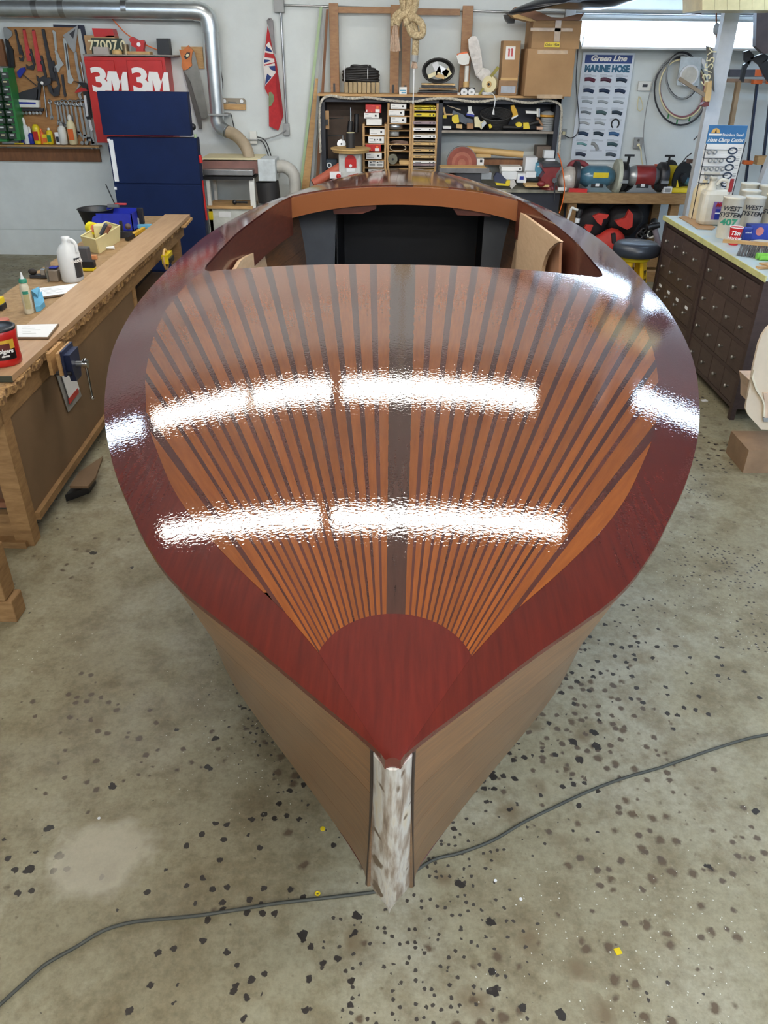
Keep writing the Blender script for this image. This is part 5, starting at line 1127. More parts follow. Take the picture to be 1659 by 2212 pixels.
t = thing('white_cable', 'white cable with a plug hanging down in front of the shelf unit', 'cable', aty(1065, 210, YH-.05)); P = smooth_path([aty(a, b, YH-.06) for a, b in [(1048, 203), (1058, 200), (1066, 205), (1069, 214), (1068, 226), (1066, 236)]], 5); MB().tube(P, .005, 6).build('cord', PAPER, t); MB().cyl(P[-1], P[-1]-Vector((0, 0, .05)), .007, .014, n=8).build('plug', PAPER, t)
for k in range(3): solo(MB().tube([topat(1052, 9.37, .005+.009*k)+Vector((math.cos(a_)*.05, math.sin(a_)*.02, 0)) for a_ in [j*math.pi/8 for j in range(16)]], .004, 5, True), 'cable_ring', ['lowest', 'middle', 'top'][k]+' loop of white cord beside the twin dials', 'cord', PAPER)
# cartons
t = thing('small_carton', 'slim brown carton with a red double-arrow label on the shelf unit', 'carton', topat(1105, 9.45)); YC = 9.40
a = aty(1081, 178, YC); b = aty(1121, 88, YC); MB().box((a.x, YC, a.z), (b.x+.02, YC+.24, b.z), bev=.003).build('body', CARD, t)
a2 = aty(1075, 209, YC-.02); MB().box((a2.x, YC-.02, ZTT+.002), (b.x+.012, YC+.22, a.z+.02)).build('lower_box', mat('brown_cardboard_b', (156, 122, 88)), t); MB().box((a.x-.005, YC-.012, aty(1100, 178, YC).z), (b.x+.015, YC, aty(1100, 168, YC).z)).build('flap', KRAFT, t)
wb(MB(), (1093, 100), (1111, 129), YC-.003, .004).build('label', PRINTW, t)
for q in (1098, 1104.5):
    wb(MB(), (q, 106), (q+2.2, 122), YC-.005, .003).build('arrow', RED, t); MB().wall([(q-1.2, 107), (q+1.1, 103), (q+3.4, 107)], YC-.005, .002).build('arrow_head', RED, t)
wb(MB(), (1082, 186), (1112, 201), YC-.024, .005).build('bag_label', mat('pale_blue_paper', (176, 184, 196)), t)
t = thing('large_carton', 'large brown carton with a yellow note and tape, tallest thing on the shelf unit', 'carton', topat(1190, 9.30)); YG = 9.22
a = aty(1131, 212, YG); b = aty(1244, 106, YG); z2 = aty(1190, 44, YG).z
MB().box((a.x, YG, ZTT+.002), (b.x, YG+.5, b.z), bev=.003).build('lower_carton', CARD, t)
MB().box((a.x+.03, YG+.01, b.z), (b.x+.03, YG+.5, z2), bev=.003).build('upper_carton', CARD, t)
FLAP = mat('flap_brown', (134, 96, 74), noise=.08)
MB().wall([(1101, 29), (1113, 15), (1135, 18), (1165, 26), (1190, 37), (1215, 38), (1240, 32), (1262, 28), (1252, 44), (1158, 44), (1148, 40), (1120, 31)], YG-.01, .12).build('flap', FLAP, t)
MB().wall([(1101, 29), (1120, 31), (1148, 40), (1158, 46), (1144, 46), (1110, 38)], YG+.0, .25).build('flap_edge', KRAFT, t); MB().wall([(1089, 32), (1108, 31), (1112, 40), (1111, 50), (1098, 50), (1092, 42)], YG+.2, .1).build('black_corner', BLACK, t)
wb(MB(), (1176, 91), (1208, 102), YG-.002, .004).build('note', YEL, t); text('Gelco Wax', .034, PRINTK, aty(1192, 96.5, YG-.0035), t, sx=.9, shear=.25)
TP = mat('packing_tape', (196, 166, 128), rough=.2, coat=.5)
for q, w2 in (((1146, 60), (1236, 68)), ((1161, 108), (1226, 117)), ((1160, 204), (1214, 213)), ((1200, 44), (1208, 90))): wb(MB(), q, w2, YG-.0015, .003).build('tape', TP, t)
# thick mooring rope knotted, hanging from the ceiling
t = thing('knotted_rope', 'thick cream braided rope tied in a knot, hanging from above', 'rope', aty(885, 60, 8.8)); YO2 = 8.8
RP = mat('braided_rope', (196, 178, 142), rgb2=(150, 130, 98), rough=.9, scale=60, thr=(.4, .6), bump=.6, bscale=90)
C3 = lambda l: cr(660, 0, 4.879, l)
for nm, l, dy in (('strand', [(1010, -260), (1015, -60), (1030, 60), (1060, 150), (1090, 200)], 0), ('strand', [(1175, -260), (1165, -60), (1150, 70), (1110, 160), (1060, 230), (1030, 240)], -.05), ('strand', [(1095, -260), (1095, -40), (1080, 110), (1000, 180), (955, 260)], -.03),
                  ('loop', [(1070, 190), (1010, 130), (960, 160), (930, 220), (935, 270)], .02), ('loop', [(1080, 190), (1150, 190), (1210, 240), (1235, 310), (1215, 370), (1150, 370), (1105, 330), (1090, 260)], -.06), ('tail', [(1120, 230), (1150, 300), (1160, 420), (1150, 580)], -.01)):
    MB().tube(smooth_path([aty(*q, YO2+dy) for q in C3(l)], 8), .034, 12).build(nm, RP, t)
MB().tube([aty(*q, YO2-.01) for q in C3([(1150, 580), (1142, 650)])], .036, 12).build('tape_band', GREY, t)
fr = mat('frayed_rope', (206, 180, 158), rough=.95, noise=.15, scale=50); mb = MB(); rnd = random.Random(3)
for k in range(60):
    a_ = rnd.uniform(-1, 1); mb.tube([aty(*q, YO2+rnd.uniform(-.03, .03)) for q in C3([(945+a_*18, 268), (940+a_*40, 400), (945+a_*58, 545-10*abs(a_))])], .0035, 4)
o = mb.build('frayed_end', fr, t); o['kind'] = 'stuff'; mb = MB()
for k in range(24):
    a_ = rnd.uniform(-1, 1); mb.tube([aty(*q, YO2+rnd.uniform(-.03, .03)) for q in C3([(1142+a_*18, 648), (1142+a_*30, 690), (1142+a_*34, 718)])], .005, 4)
o = mb.build('frayed_tip', fr, t); o['kind'] = 'stuff'
MB().tube([aty(*q, YO2) for q in C3([(1142, 715), (1138, 900), (1130, 1100)])], .006, 6).build('pull_cord', PAPER, t)
a = aty(*C3([(1095, -260)])[0], YO2); MB().tube([aty(*C3([(1010+k*82, -255)])[0], YO2) for k in (0, 1, 2)], .034, 10).tube([a, Vector((a.x, a.y, CEIL))], .012, 8).build('hanger', RP, t)

# ------------------------------------------------------------------ wall right of the shelves
C5 = lambda l: cr(1200, 0, 3.614, l)
t = wthing('fluorescent_fixture', 'lit twin-tube shop light with a white reflector on the wall at right', 'light', (1420, 108), 9.5); YQ = 9.5
P = {}
a = aty(1262, 47, YQ); b = aty(1659, 108, YQ); XE = aty(1660, 80, YQ).x+.35
MB().box((a.x, YQ+.14, aty(1400, 82, YQ).z), (XE, YQ+.2, aty(1400, 44, YQ).z)).build('back_pan', M_FIX, t)
MB().prism([Vector((a.x-.01, YQ+.14, aty(1400, 82, YQ).z)), Vector((a.x-.01, YQ+.15, aty(1400, 82, YQ).z+.01)), Vector((a.x-.01, YQ-.06, aty(1400, 104, YQ).z+.008)), Vector((a.x-.01, YQ-.06, aty(1400, 104, YQ).z))], (XE-a.x, 0, 0)).build('reflector', M_FIX, t)
MB().box((a.x-.01, YQ-.07, aty(1400, 107, YQ).z), (XE, YQ-.05, aty(1400, 103, YQ).z)).build('reflector_lip', M_FIX, t)
MB().prism([aty(1266, 46, YQ+.1), aty(1266, 84, YQ+.1), aty(1259, 105, YQ-.05), aty(1258, 100, YQ-.05)], (-.008, 0, 0)).build('end_plate', M_FIX, t)
E_SHOP = emission('shop_tube_glow', (196, 224, 255), 15.0)
for q in (55, 71): MB().cyl(Vector((a.x+.03, YQ+.09, aty(1400, q, YQ).z)), Vector((XE-.02, YQ+.09, aty(1400, q, YQ).z)), .036, n=12).build('tube', E_SHOP, t)
t = wthing('hose_poster', 'tall white marine hose poster with a blue header on the wall', 'poster', (1298, 345), 9.71)
a = aty(1259.5, 113, 9.70); b = aty(1337, 346, 9.70); PX0, PX1, PZ1, PZ0 = a.x, b.x, a.z, b.z; PW, PH = PX1-PX0, PZ1-PZ0
MB().box((PX0, 9.70, PZ0), (PX1, 9.712, PZ1)).build('sheet', mat('poster_white', (214, 222, 232), rough=.5, noise=.01), t)
PB = mat('poster_blue', (26, 58, 124), rough=.5, noise=.02)
def pp(u, v, dy=0): return Vector((PX0+PW*u, 9.699-dy, PZ1-PH*v))
MB().box(pp(.05, .02), pp(.96, .095, .001)).build('header', PB, t)
text('Green Line', .074, PRINTW, pp(.5, .052, .002), t, shear=.3, bold=.003, ext=.0005, sx=1.15)
text('MARINE HOSE', .084, mat('teal_print', (28, 92, 124), rough=.5), pp(.5, .145, .001), t, bold=.006, ext=.0005, sx=.9)
HC = [(96, 36, 60), (84, 44, 64), (40, 56, 76), (30, 50, 84), (26, 44, 74), (34, 50, 80), (170, 180, 188), (166, 172, 178), (160, 170, 178), (120, 128, 136), (70, 96, 100), (44, 60, 74), (176, 180, 184), (160, 166, 170), (36, 40, 48), (32, 56, 84), (40, 56, 70), (56, 96, 140), (110, 160, 164), (40, 44, 52), (52, 80, 88), (40, 48, 70), (50, 58, 66), (70, 80, 90)]
mb = MB()
for r in range(8):
    for c in range(3):
        u0 = .07+.31*c; v0 = .185+.1005*r
        for k in range(3): mb.box(pp(u0, v0+.010+k*.008), pp(u0+(.24 if k else .14), v0+.013+k*.008, .0006))
        w_ = .0125 if HC[r*3+c][0] > 90 and r > 1 else .019
        A = pp(u0+.02, v0+.055, .003); B = pp(u0+.22, v0+.068, .003)
        if (r, c) == (4, 2): MB().tube([pp(u0+.12, v0+.06, .004)+Vector((math.sin(a_)*.042, 0, math.cos(a_)*.045)) for a_ in [-2.6+k*.43 for k in range(13)]], .008, 5).build('printed_hose', PRINTK, t)
        elif (r, c) == (6, 1): MB().tube(smooth_path([pp(u0, v0+.05, .004), pp(u0+.06, v0+.055, .004), pp(u0+.12, v0+.085, .004), pp(u0+.14, v0+.115, .004)], 4), .018, 6).build('printed_hose', GREY, t)
        elif (r, c) == (7, 1): pass
        else:
            md = (A+B)/2+Vector((0, 0, .010)); MB().tube(smooth_path([A, md, B], 3), w_, 6).build('printed_hose', mat('hose_print_%d_%d' % (r, c), HC[r*3+c], rough=.6, noise=.1), t)
o = mb.build('fine_print', mat('pale_print', (150, 158, 170)), t); o['kind'] = 'stuff'
t = wthing('thermostat', 'small white thermostat with a dark display on the wall', 'thermostat', (1391, 197), 9.70)
wb(MB(), (1380, 175), (1405, 196), 9.69, .03, bev=.004).build('case', WHITE, t); wb(MB(), (1388, 182), (1398, 188), 9.687, .004).build('display', STEELD, t)
t = wthing('wall_outlet', 'grey outlet with a white cord plugged in, below the thermostat', 'outlet', (1378, 321), 9.70)
wb(MB(), (1371, 297), (1386, 321), 9.69, .03, bev=.003).build('plate', GREY, t); MB().cyl(aty(1379, 303, 9.685), aty(1379, 303, 9.69), .014, n=12).build('socket', BLACK, t); MB().cyl(aty(1379, 313, 9.66), aty(1379, 313, 9.69), .016, n=10).build('plug', CREAM, t)
MB().tube(smooth_path([aty(a_, b_, 9.66) for a_, b_ in [(1380, 314), (1384, 325), (1385, 340), (1388, 358)]], 5), .007, 6).build('cord', CREAM, t)
t = wthing('small_outlet', 'grey outlet beside the shelf unit rope with a looping wire', 'outlet', (1217, 300), 9.70); wb(MB(), (1213, 279), (1222, 300), 9.69, .03).build('plate', GREY, t); MB().box(aty(1214, 292, 9.66), aty(1220, 284, 9.69)).build('plug', CREAM, t)
solo(wt([(1220, 293), (1232, 298), (1244, 292), (1250, 275), (1249, 240), (1244, 180), (1247, 120), (1250, 80), (1254, 50)], 9.66, .005), 'light_wire', 'thin wire looping from the outlet up beside the large carton', 'wire', STEELD)
solo(wt([(1397, 358), (1390, 310), (1391, 270), (1400, 215), (1415, 165), (1440, 135), (1462, 122)], 9.67, .005), 'long_wire', 'long thin wire curving from the bench up to the hose coil', 'wire', GREY)
solo(MB().tube(smooth_path([aty(*q, 9.70) for q in C5([(650, 750), (640, 800), (640, 850), (660, 865), (680, 840), (672, 790), (655, 755)])], 4), .005, 6), 'rubber_band', 'thin cream loop hanging under the thermostat', 'loop', CREAM)
t = wthing('coiled_tubing', 'large coil of thin grey and red tubing hung on the wall', 'tubing', (1468, 275), 9.68)
for k, (cx_, cy_, rx, ry, m_) in enumerate(((1469, 195, 56, 75, GREY), (1470, 197, 57, 73, STEELD), (1473, 190, 48, 62, mat('dusty_red_tube', (150, 96, 104))), (1474, 192, 50, 64, CREAM), (1474, 163, 35, 50, STEELD), (1472, 165, 34, 48, GREY))):
    MB().tube([aty(cx_+rx*math.cos(a_), cy_+ry*math.sin(a_), 9.69-.008*k) for a_ in [j*math.pi/20 for j in range(40)]], .009, 6, True).build('coil', m_, t)
for q in ((1444, 246), (1463, 258), (1490, 252)): MB().beam(aty(q[0], q[1], 9.62), aty(q[0]-2, q[1]+10, 9.62), .02, .01).build('green_tie', GREEN, t)
t = wthing('disc_pack', 'hanging clear pack with a round white hose disc on the coil', 'pack', (1490, 180), 9.60)
MB().wall(C5([(980, 440), (1145, 445), (1115, 670), (945, 665)]), 9.60, .02).build('card', mat('silver_card', (196, 206, 210), rough=.25, coat=.4), t); c_ = aty(1487, 163, 9.595); MB().cyl(c_-Vector((0, .02, 0)), c_, .100, n=28).build('disc', PAPER, t); MB().cyl(c_-Vector((0, .024, 0)), c_-Vector((0, .02, 0)), .082, n=28).build('disc_face', mat('bone_disc', (214, 210, 198)), t)
wpoly('white_strip', 'short white angled strip at the top right of the coiled tubing', 'strip', C5([(1140, 455), (1165, 470), (1190, 560), (1170, 550), (1140, 490)]), 9.58, .01, PAPER)
# wooden post with things nailed on it
YP = 8.3
t = thing('wooden_post', 'white painted post rising in front of the wall light', 'post', (aty(1545, 250, YP).x, YP+.05, 0))
a = aty(1522, 266, YP); b = aty(1591, 28, YP); xa = (aty(1562, 30, YP).x+a.x)/2; xb = (aty(1557, 268, YP).x+b.x)/2
MB().box((xa, YP, 0), (xb, YP+.09, CEIL-.001)).build('post', mat('chalk_paint', (196, 198, 200), noise=.05), t)
wpoly('licence_plate', 'narrow plate with large digits fixed edge-on to the white post', 'number plate', C5([(1175, 360), (1225, 372), (1240, 720), (1195, 640), (1190, 480)]), YP-.03, .012, mat('plate_brown', (96, 92, 84), noise=.2))
text('63/S5Y', .11, CREAM, aty(1531.5, 145, YP-.033), bpy.data.objects['licence_plate.001'], basis=Matrix(((.05, -1, 0), (0, 0, -1), (1, .05, 0))), ext=.001)
t = wthing('wooden_mallet', 'long-handled wooden hammer tool pinned against the post', 'mallet', (1528, 225), YP-.08)
MB().beam(aty(*C5([(960, 610)])[0], YP-.1), aty(*C5([(1165, 745)])[0], YP-.1), .03, .03).build('handle', mat('grey_handle', (140, 124, 104)), t)
MB().wall(C5([(1190, 640), (1220, 630), (1215, 740), (1200, 800), (1165, 790), (1165, 750)]), YP-.12, .06).build('head', KRAFT, t); MB().wall(C5([(1165, 795), (1200, 790), (1195, 830), (1160, 835), (1135, 820)]), YP-.12, .06).build('red_tip', mat('dark_red_tip', (104, 44, 40)), t)
t = wthing('hanging_cloth_tie', 'dark string and tassel hanging left of the post over the bench', 'string', (1510, 340), 8.5)
MB().tube(smooth_path([aty(*q, 8.5) for q in C5([(1135, 960), (1145, 1050), (1110, 1110), (1100, 1180), (1090, 1230)])], 5), .008, 6).tube(smooth_path([aty(*q, 8.5) for q in C5([(1160, 1080), (1130, 1045), (1100, 1070), (1075, 1095)])], 5), .006, 6).build('cord', STEELD, t)
solo(MB().box(aty(1487, 353, 8.48), aty(1510, 343, 8.56)), 'brown_block', 'small brown block hanging on a hook left of the display card', 'block', mat('block_brown', (94, 70, 62)))
t = wthing('ceiling_pull', 'small fitting on a short rod in front of the wall light', 'fitting', (1549, 60), 8.9); MB().sph(aty(1547, 62, 8.9), .04, sz=(.8, .8, 1.3)).build('fitting', GREY, t); MB().cyl(aty(1546, 70, 8.9), aty(1552, 100, 8.9), .012, n=8).cyl(aty(1547, 55, 8.9), aty(1546, -120, 8.9), .008, n=6).build('rod', PLYD, t)
# rack of long clamps at the right edge
t = wthing('clamp_rail', 'wooden rail holding dark bar clamps at the right edge', 'rail', (1610, 175), 9.3)
MB().wall([(1573, 170), (1700, 172), (1700, 180), (1572, 178)], 9.28, .06).build('rail', mat('dusty_rail', (168, 140, 120)), t); MB().wall([(1576, 150), (1700, 150), (1700, 166), (1576, 166)], 9.4, .06).build('back_rail', mat('slate_rail', (92, 96, 108)), t)
for k, (x0, y0, x1, y1, w_, m_, lb) in enumerate(((1636, 172, 1607, 420, .035, mat('blue_black_bar', (34, 44, 66), metal=.4, rough=.4), 'first dark bar clamp hanging from the rail right of the post'), (1668, 172, 1640, 420, .035, mat('blue_black_bar', (34, 44, 66)), 'second dark bar clamp cut by the right edge of the picture'), (1693, 172, 1668, 420, .03, mat('blue_black_bar', (34, 44, 66)), 'outermost dark bar clamp at the right edge'))):
    o = solo(MB().beam(aty(x0, y0, 9.2), aty(x1, y1, 9.2), w_, .02), 'bar_clamp', lb, 'clamp', m_, 'bar clamps on the rail')
    for (fr_, mm) in ((.02, ORANGE), (.72, ORANGE)):
        q = (x0+(x1-x0)*fr_, y0+(y1-y0)*fr_); MB().box(aty(q[0]-9, q[1]+5, 9.15), aty(q[0]+7, q[1]-5, 9.22), bev=.006).build('clamp_head', mm, o)
solo(MB().beam(aty(1595, 176, 9.25), aty(1578, 272, 9.25), .06, .04), 'wood_stick', 'tan wooden stick hanging beside the first dark bar clamp', 'stick', mat('tan_stick', (158, 132, 100)))
solo(MB().box(aty(1634, 356, 8.9), aty(1700, 336, 9.0)), 'pine_offcut', 'pale pine offcut resting between the bar clamps', 'offcut', PINE)
t = wthing('spring_clamps', 'cluster of black spring clamps with an orange tip at the right edge', 'clamps', (1640, 150), 9.0)
for l in ([(1620, 125), (1650, 115), (1665, 125), (1640, 140)], [(1622, 128), (1612, 150), (1606, 178), (1600, 172), (1606, 140)], [(1640, 140), (1655, 170), (1662, 178), (1668, 150), (1656, 128)], [(1606, 112), (1618, 108), (1630, 120), (1618, 140), (1608, 130)]): MB().wall(l, 9.0, .04).build('jaw', BLACK, t)
MB().wall([(1634, 150), (1642, 150), (1646, 165), (1632, 165)], 8.98, .03).build('tip', ORANGE, t)
t = wthing('sloping_brace', 'pale sloping timber brace at the right picture edge above the tubs', 'brace', (1640, 400), 8.4); MB().beam(aty(1636, 420, 8.2), aty(1700, 250, 8.2), .09, .06).build('brace', mat('chalk_paint', (196, 198, 200)), t)
MB().beam(aty(1640, 400, 8.35), aty(1700, 330, 8.35), .05, .05).build('dark_brace', PLYD, t)
# overhead pieces
struct(MB().wall([(1641, -200), (1712, -200), (1712, 110), (1650, 116), (1632, 100)], 8.6, .08), 'trim_2', mat('dark_timber', (70, 54, 50)), 'dark timber hanging at the top right')
struct(MB().wall([(1487, -160), (1518, -160), (1515, 31), (1487, 28)], 8.9, .08), 'trim_3', mat('dark_timber', (70, 54, 50)), 'short dark timber above the wall light')
t = wthing('board_stack_overhead', 'cream boards stored overhead at the top right corner', 'boards', (1590, 20), 7.6)
for k in range(7): MB().wall([(1517+k*27, -90), (1543+k*27, -90), (1543+k*27, 22), (1516.5+k*27, 22)], 7.6, .5).build('board', mat('cream_board', (206, 190, 140), noise=.08), t)
# a dark canoe-like hull slung from the ceiling
t = wthing('slung_hull', 'dark curved hull slung under the ceiling, only its lower edge in view', 'hull', (1260, 30), 8.9)
HP = [(1090, 30), (1120, 14), (1150, 2), (1185, -12), (1240, -26), (1330, -26), (1400, -10), (1360, 5), (1330, 16), (1290, 21), (1240, 20), (1190, 18), (1160, 15), (1128, 22), (1104, 33)]
cpt = Vector((0, 0, 0)); front = [aty(a, b, 8.7) for a, b in HP]; n = len(front)
for q in front: cpt += q/n
mb = MB(); rings = []
for j in range(7):
    u = j/6; sc = math.sqrt(max(0.02, 1-(2*u-1)**2)); rings.append([cpt+(q-cpt)*sc+Vector((0, (u-.5)*.7, 0)) for q in front])
vs = [v for r in rings for v in r]; fs = [(j*n+i, j*n+(i+1) % n, (j+1)*n+(i+1) % n, (j+1)*n+i) for j in range(6) for i in range(n)]
mb.add(vs, fs, True).add(rings[0], [list(range(n))[::-1]]).add(rings[-1], [list(range(n))]).build('hull', mat('dark_gloss_hull', (24, 26, 34), rough=.3), t)
for x in (1220, 1320): q = aty(x, -20, 8.7); MB().cyl(q, Vector((q.x, q.y, CEIL)), .01, n=6).build('sling', BLACK, t)
# ------------------------------------------------------------------ pine bench with grinders
YG2 = 8.92; ZG = aty(1350, 418, YG2).z; GX0 = aty(1220, 430, YG2).x; GX1 = aty(1484, 430, YG2).x
t = thing('pine_bench', 'pine workbench of thick timbers carrying two bench grinders', 'workbench', ((GX0+GX1)/2, 9.3, 0))
MB().box((GX0, YG2+.02, ZG-.03), (GX1, HB, ZG)).build('bench_top', mat('grimy_top', (150, 146, 130)), t); zb = aty(1350, 440, YG2).z
MB().box((GX0-.02, YG2-.02, zb), (GX1, YG2+.02, ZG+.005), bev=.004).build('front_apron', W_FIR, t)
for px in (1236, 1458):
    x = aty(px, 460, YG2).x
    for y in (YG2+.03, HB-.14): MB().box((x-.045, y, 0), (x+.045, y+.09, ZG-.031), bev=.003).build('leg', W_FIR, t)
MB().box((GX0+.05, HB-.06, .2), (GX1-.05, HB-.03, ZG-.031)).build('back_board', mat('blue_grey_board', (56, 64, 78)), t)
MB().box((GX0+.02, YG2+.04, .12), (GX1-.02, HB-.05, .15)).build('lower_shelf', W_FIR, t); MB().box((GX0, YG2, .04), (GX1, YG2+.04, .14)).build('lower_rail', W_FIR, t)
struct(MB().box((aty(1262, 357, WY).x, WY-.03, aty(1350, 362, WY).z), (aty(1475, 357, WY).x, WY, aty(1350, 355, WY).z)), 'trim_4', M_WALL, 'white ledge trim behind the grinders')
C8 = lambda l: cr(1180, 330, 4.879, l)
def gz(px, y): p = aty(px, 410, y); p.z = ZG+.001; return p
def grinder(px, lb, body, y, left_r, right_r, lm, rm, base_m, guards):
    c_ = gz(px, y); zc = aty(px, 383, y).z; t = thing('bench_grinder', lb, 'grinder', c_, 'bench grinders on the pine bench')
    MB().prism([c_+Vector((-.17, 0, 0)), c_+Vector((.17, 0, 0)), c_+Vector((.10, 0, .05)), c_+Vector((.08, 0, zc-ZG-.05)), c_+Vector((-.08, 0, zc-ZG-.05)), c_+Vector((-.10, 0, .05))], (0, .16, 0)).build('pedestal', base_m, t)
    MB().box(c_+Vector((-.065, -.006, .045)), c_+Vector((.065, 0, .10)), bev=.004).build('switch_plate', BLACK, t); MB().box(c_+Vector((-.02, -.012, .058)), c_+Vector((.02, -.005, .088))).build('switch', PAPER, t)
    m = Vector((c_.x, y+.08, zc))
    MB().lathe(m-Vector((.19, 0, 0)), [(.05, 0), (.07, .015), (.10, .07), (.108, .10), (.108, .28), (.10, .31), (.07, .365), (.05, .38)], axis=(1, 0, 0), n=24).build('motor', body, t)
    MB().cyl(m-Vector((.24, 0, 0)), m+Vector((.245, 0, 0)), .02, n=10).build('shaft', STEEL, t)
    MB().cyl(m-Vector((.24, 0, 0)), m-Vector((.205, 0, 0)), left_r, n=26).build('left_wheel', lm, t)
    MB().cyl(m+Vector((.20, 0, 0)), m+Vector((.24, 0, 0)), right_r, n=26).build('right_wheel', rm, t)
    if guards:
        for sx_ in (-1, 1):
            MB().lathe(m+Vector((sx_*.215, .0, 0)), [(.13, -.045), (.145, -.03), (.145, .03), (.13, .045)], axis=(1, 0, 0), n=22).build('wheel_guard', STEELD, t)
            MB().beam(m+Vector((sx_*.215, -.14, .08)), m+Vector((sx_*.21, -.16, .22)), .02, .02).beam(m+Vector((sx_*.16, -.16, .22)), m+Vector((sx_*.26, -.16, .22)), .02, .02).build('shield_arm', BLACK, t)
            MB().box(m+Vector((sx_*.215-.05, -.17, -.05)), m+Vector((sx_*.215+.03, -.13, -.02))).build('tool_rest', STEEL, t)
    return t, m
g1, m1 = grinder(1288, 'teal-blue bench grinder with a yellow plate and a wide pale wheel', mat('teal_casting', (72, 116, 138), rough=.3, coat=.5, noise=.15), 9.0, .15, .175, STEELD, mat('buff_wheel', (196, 200, 184)), mat('grey_teal_base', (110, 126, 132), rough=.4), False)
MB().box(m1+Vector((-.06, -.113, .0)), m1+Vector((.10, -.104, .05))).build('name_plate', YEL, g1)
MB().cyl(m1+Vector((.242, 0, 0)), m1+Vector((.245, 0, 0)), .16, n=26).build('wheel_face', mat('dark_buff', (100, 110, 96)), g1)
g2, m2 = grinder(1386, 'silver bench grinder with a red band between two guarded wheels', mat('silver_casting', (164, 168, 170), rough=.3, metal=.5), 9.0, .12, .12, GREY, GREY, STEEL, True)
MB().lathe(m2-Vector((.08, 0, 0)), [(.110, 0), (.111, .002), (.111, .198), (.110, .2)], axis=(1, 0, 0), n=24).build('red_band', mat('maroon_band', (138, 48, 48), rough=.3), g2)
t = thing('wire_reel', 'black reel of yellow cord on a small yellow motor stand', 'reel', gz(1468, 9.10)); c_ = aty(1468, 384, 9.12)
ax = Vector((.60, -.80, .0)).normalized()
MB().cyl(c_-ax*.16, c_-ax*.145, .165, n=30).build('flange', BLACK, t); MB().cyl(c_+ax*.02, c_+ax*.035, .165, n=30).build('flange', BLACK, t)
MB().cyl(c_-ax*.144, c_+ax*.019, .115, n=26).build('yellow_cord', YEL, t); MB().cyl(c_+ax*.036, c_+ax*.06, .05, n=18).build('hub', STEELD, t)
b_ = gz(1464, 9.0); MB().box(b_+Vector((-.11, -.02, 0)), b_+Vector((.16, .16, .05)), bev=.01).build('stand', YEL, t)
MB().prism([b_+Vector((-.08, .04, .05)), b_+Vector((.02, .04, .05)), b_+Vector((-.02, .04, .15)), b_+Vector((-.06, .04, .15))], (0, .06, 0)).build('bracket', YEL, t)
MB().cyl(c_+ax*.05+Vector((.02, .1, -.03)), c_+ax*.3+Vector((.02, .1, -.05)), .04, n=14).build('motor', mat('teal_casting', (72, 116, 138)), t); MB().tube([c_+Vector((0, .1, .1)), c_+Vector((.06, .08, .2)), c_+Vector((.1, .06, .24))], .006, 6).tube([c_+Vector((.13, .0, .1)), c_+Vector((.18, -.02, .16)), c_+Vector((.23, -.04, .15))], .006, 6).build('wire_guide', STEELD, t)
t = thing('plastic_bag', 'crumpled clear bag left of the teal grinder', 'bag', gz(1226, 9.05)); MB().lathe(gz(1226, 9.12), [(.06, 0), (.115, .05), (.13, .11), (.10, .19), (.05, .23), (.01, .24)], n=14).build('bag', CLEAR, t)
solo(MB().beam(gz(1228, 8.97)+Vector((0, 0, .02)), gz(1268, 8.94)+Vector((0, 0, .02)), .05, .04), 'red_bar_tool', 'flat red tool lying before the clear bag', 'tool', RED)
solo(MB().cyl(gz(1204, 8.98)+Vector((0, 0, .025)), gz(1222, 8.98)+Vector((0, 0, .025)), .022, n=12), 'white_tube', 'short white tube lying left of the red bar', 'tube', WHITE)
t = thing('maroon_motor', 'dusty maroon motor between the two grinders at the back', 'motor', gz(1338, 9.3)); p = gz(1338, 9.3); MB().cyl(p+Vector((-.08, 0, .11)), p+Vector((.08, 0, .11)), .10, n=20).build('body', mat('maroon_motor', (96, 56, 60), noise=.2), t); MB().box(p+Vector((-.07, -.05, 0)), p+Vector((.07, .05, .02))).build('foot', STEELD, t)
solo(MB().tube(smooth_path([gz(1218, 9.35)+Vector((0, 0, .15)), gz(1230, 9.3)+Vector((0, 0, .25)), gz(1255, 9.3)+Vector((0, 0, .24)), gz(1272, 9.3)+Vector((0, 0, .15))], 5), .03, 8), 'red_hose', 'dull red hose arching behind the clear bag', 'hose', mat('dull_red_hose', (140, 60, 66)))
solo(MB().box(gz(1410, 9.3), gz(1424, 9.4)+Vector((0, 0, .24))), 'orange_carton', 'orange-red carton behind the right wheel of the silver grinder', 'carton', mat('orange_carton', (226, 84, 44)))
t = thing('white_gauge', 'small white box with a dark window beside the yellow stand', 'box', gz(1441, 8.96)); p = gz(1441, 8.96); MB().box(p-Vector((.04, 0, 0)), p+Vector((.05, .06, .065))).build('body', PAPER, t); MB().box(p+Vector((-.025, -.003, .012)), p+Vector((.035, 0, .05))).build('window', GREY, t)
solo(wt([(1204, 330), (1210, 345), (1216, 375), (1219, 405), (1215, 435), (1208, 460)], 8.86, .006), 'orange_cable', 'thin orange cable hanging between the two back benches', 'cable', ORANGE)
t = wthing('bent_rod', 'bent white rod leaning on the left bench leg', 'handle', (1226, 472), 8.85); MB().tube(smooth_path([aty(1226, 474, 8.85), aty(1231, 460, 8.85), aty(1235, 449, 8.85), aty(1242, 452, 8.85), aty(1254, 455, 8.85)], 4), .014, 8).build('rod', WHITE, t); MB().cyl(aty(1254, 452, 8.85), aty(1248, 470, 8.85), .03, n=10).build('grip', BLACK, t); MB().cyl(aty(1248, 471, 8.85), aty(1246, 481, 8.85), .026, n=10).build('tip', PAPER, t)
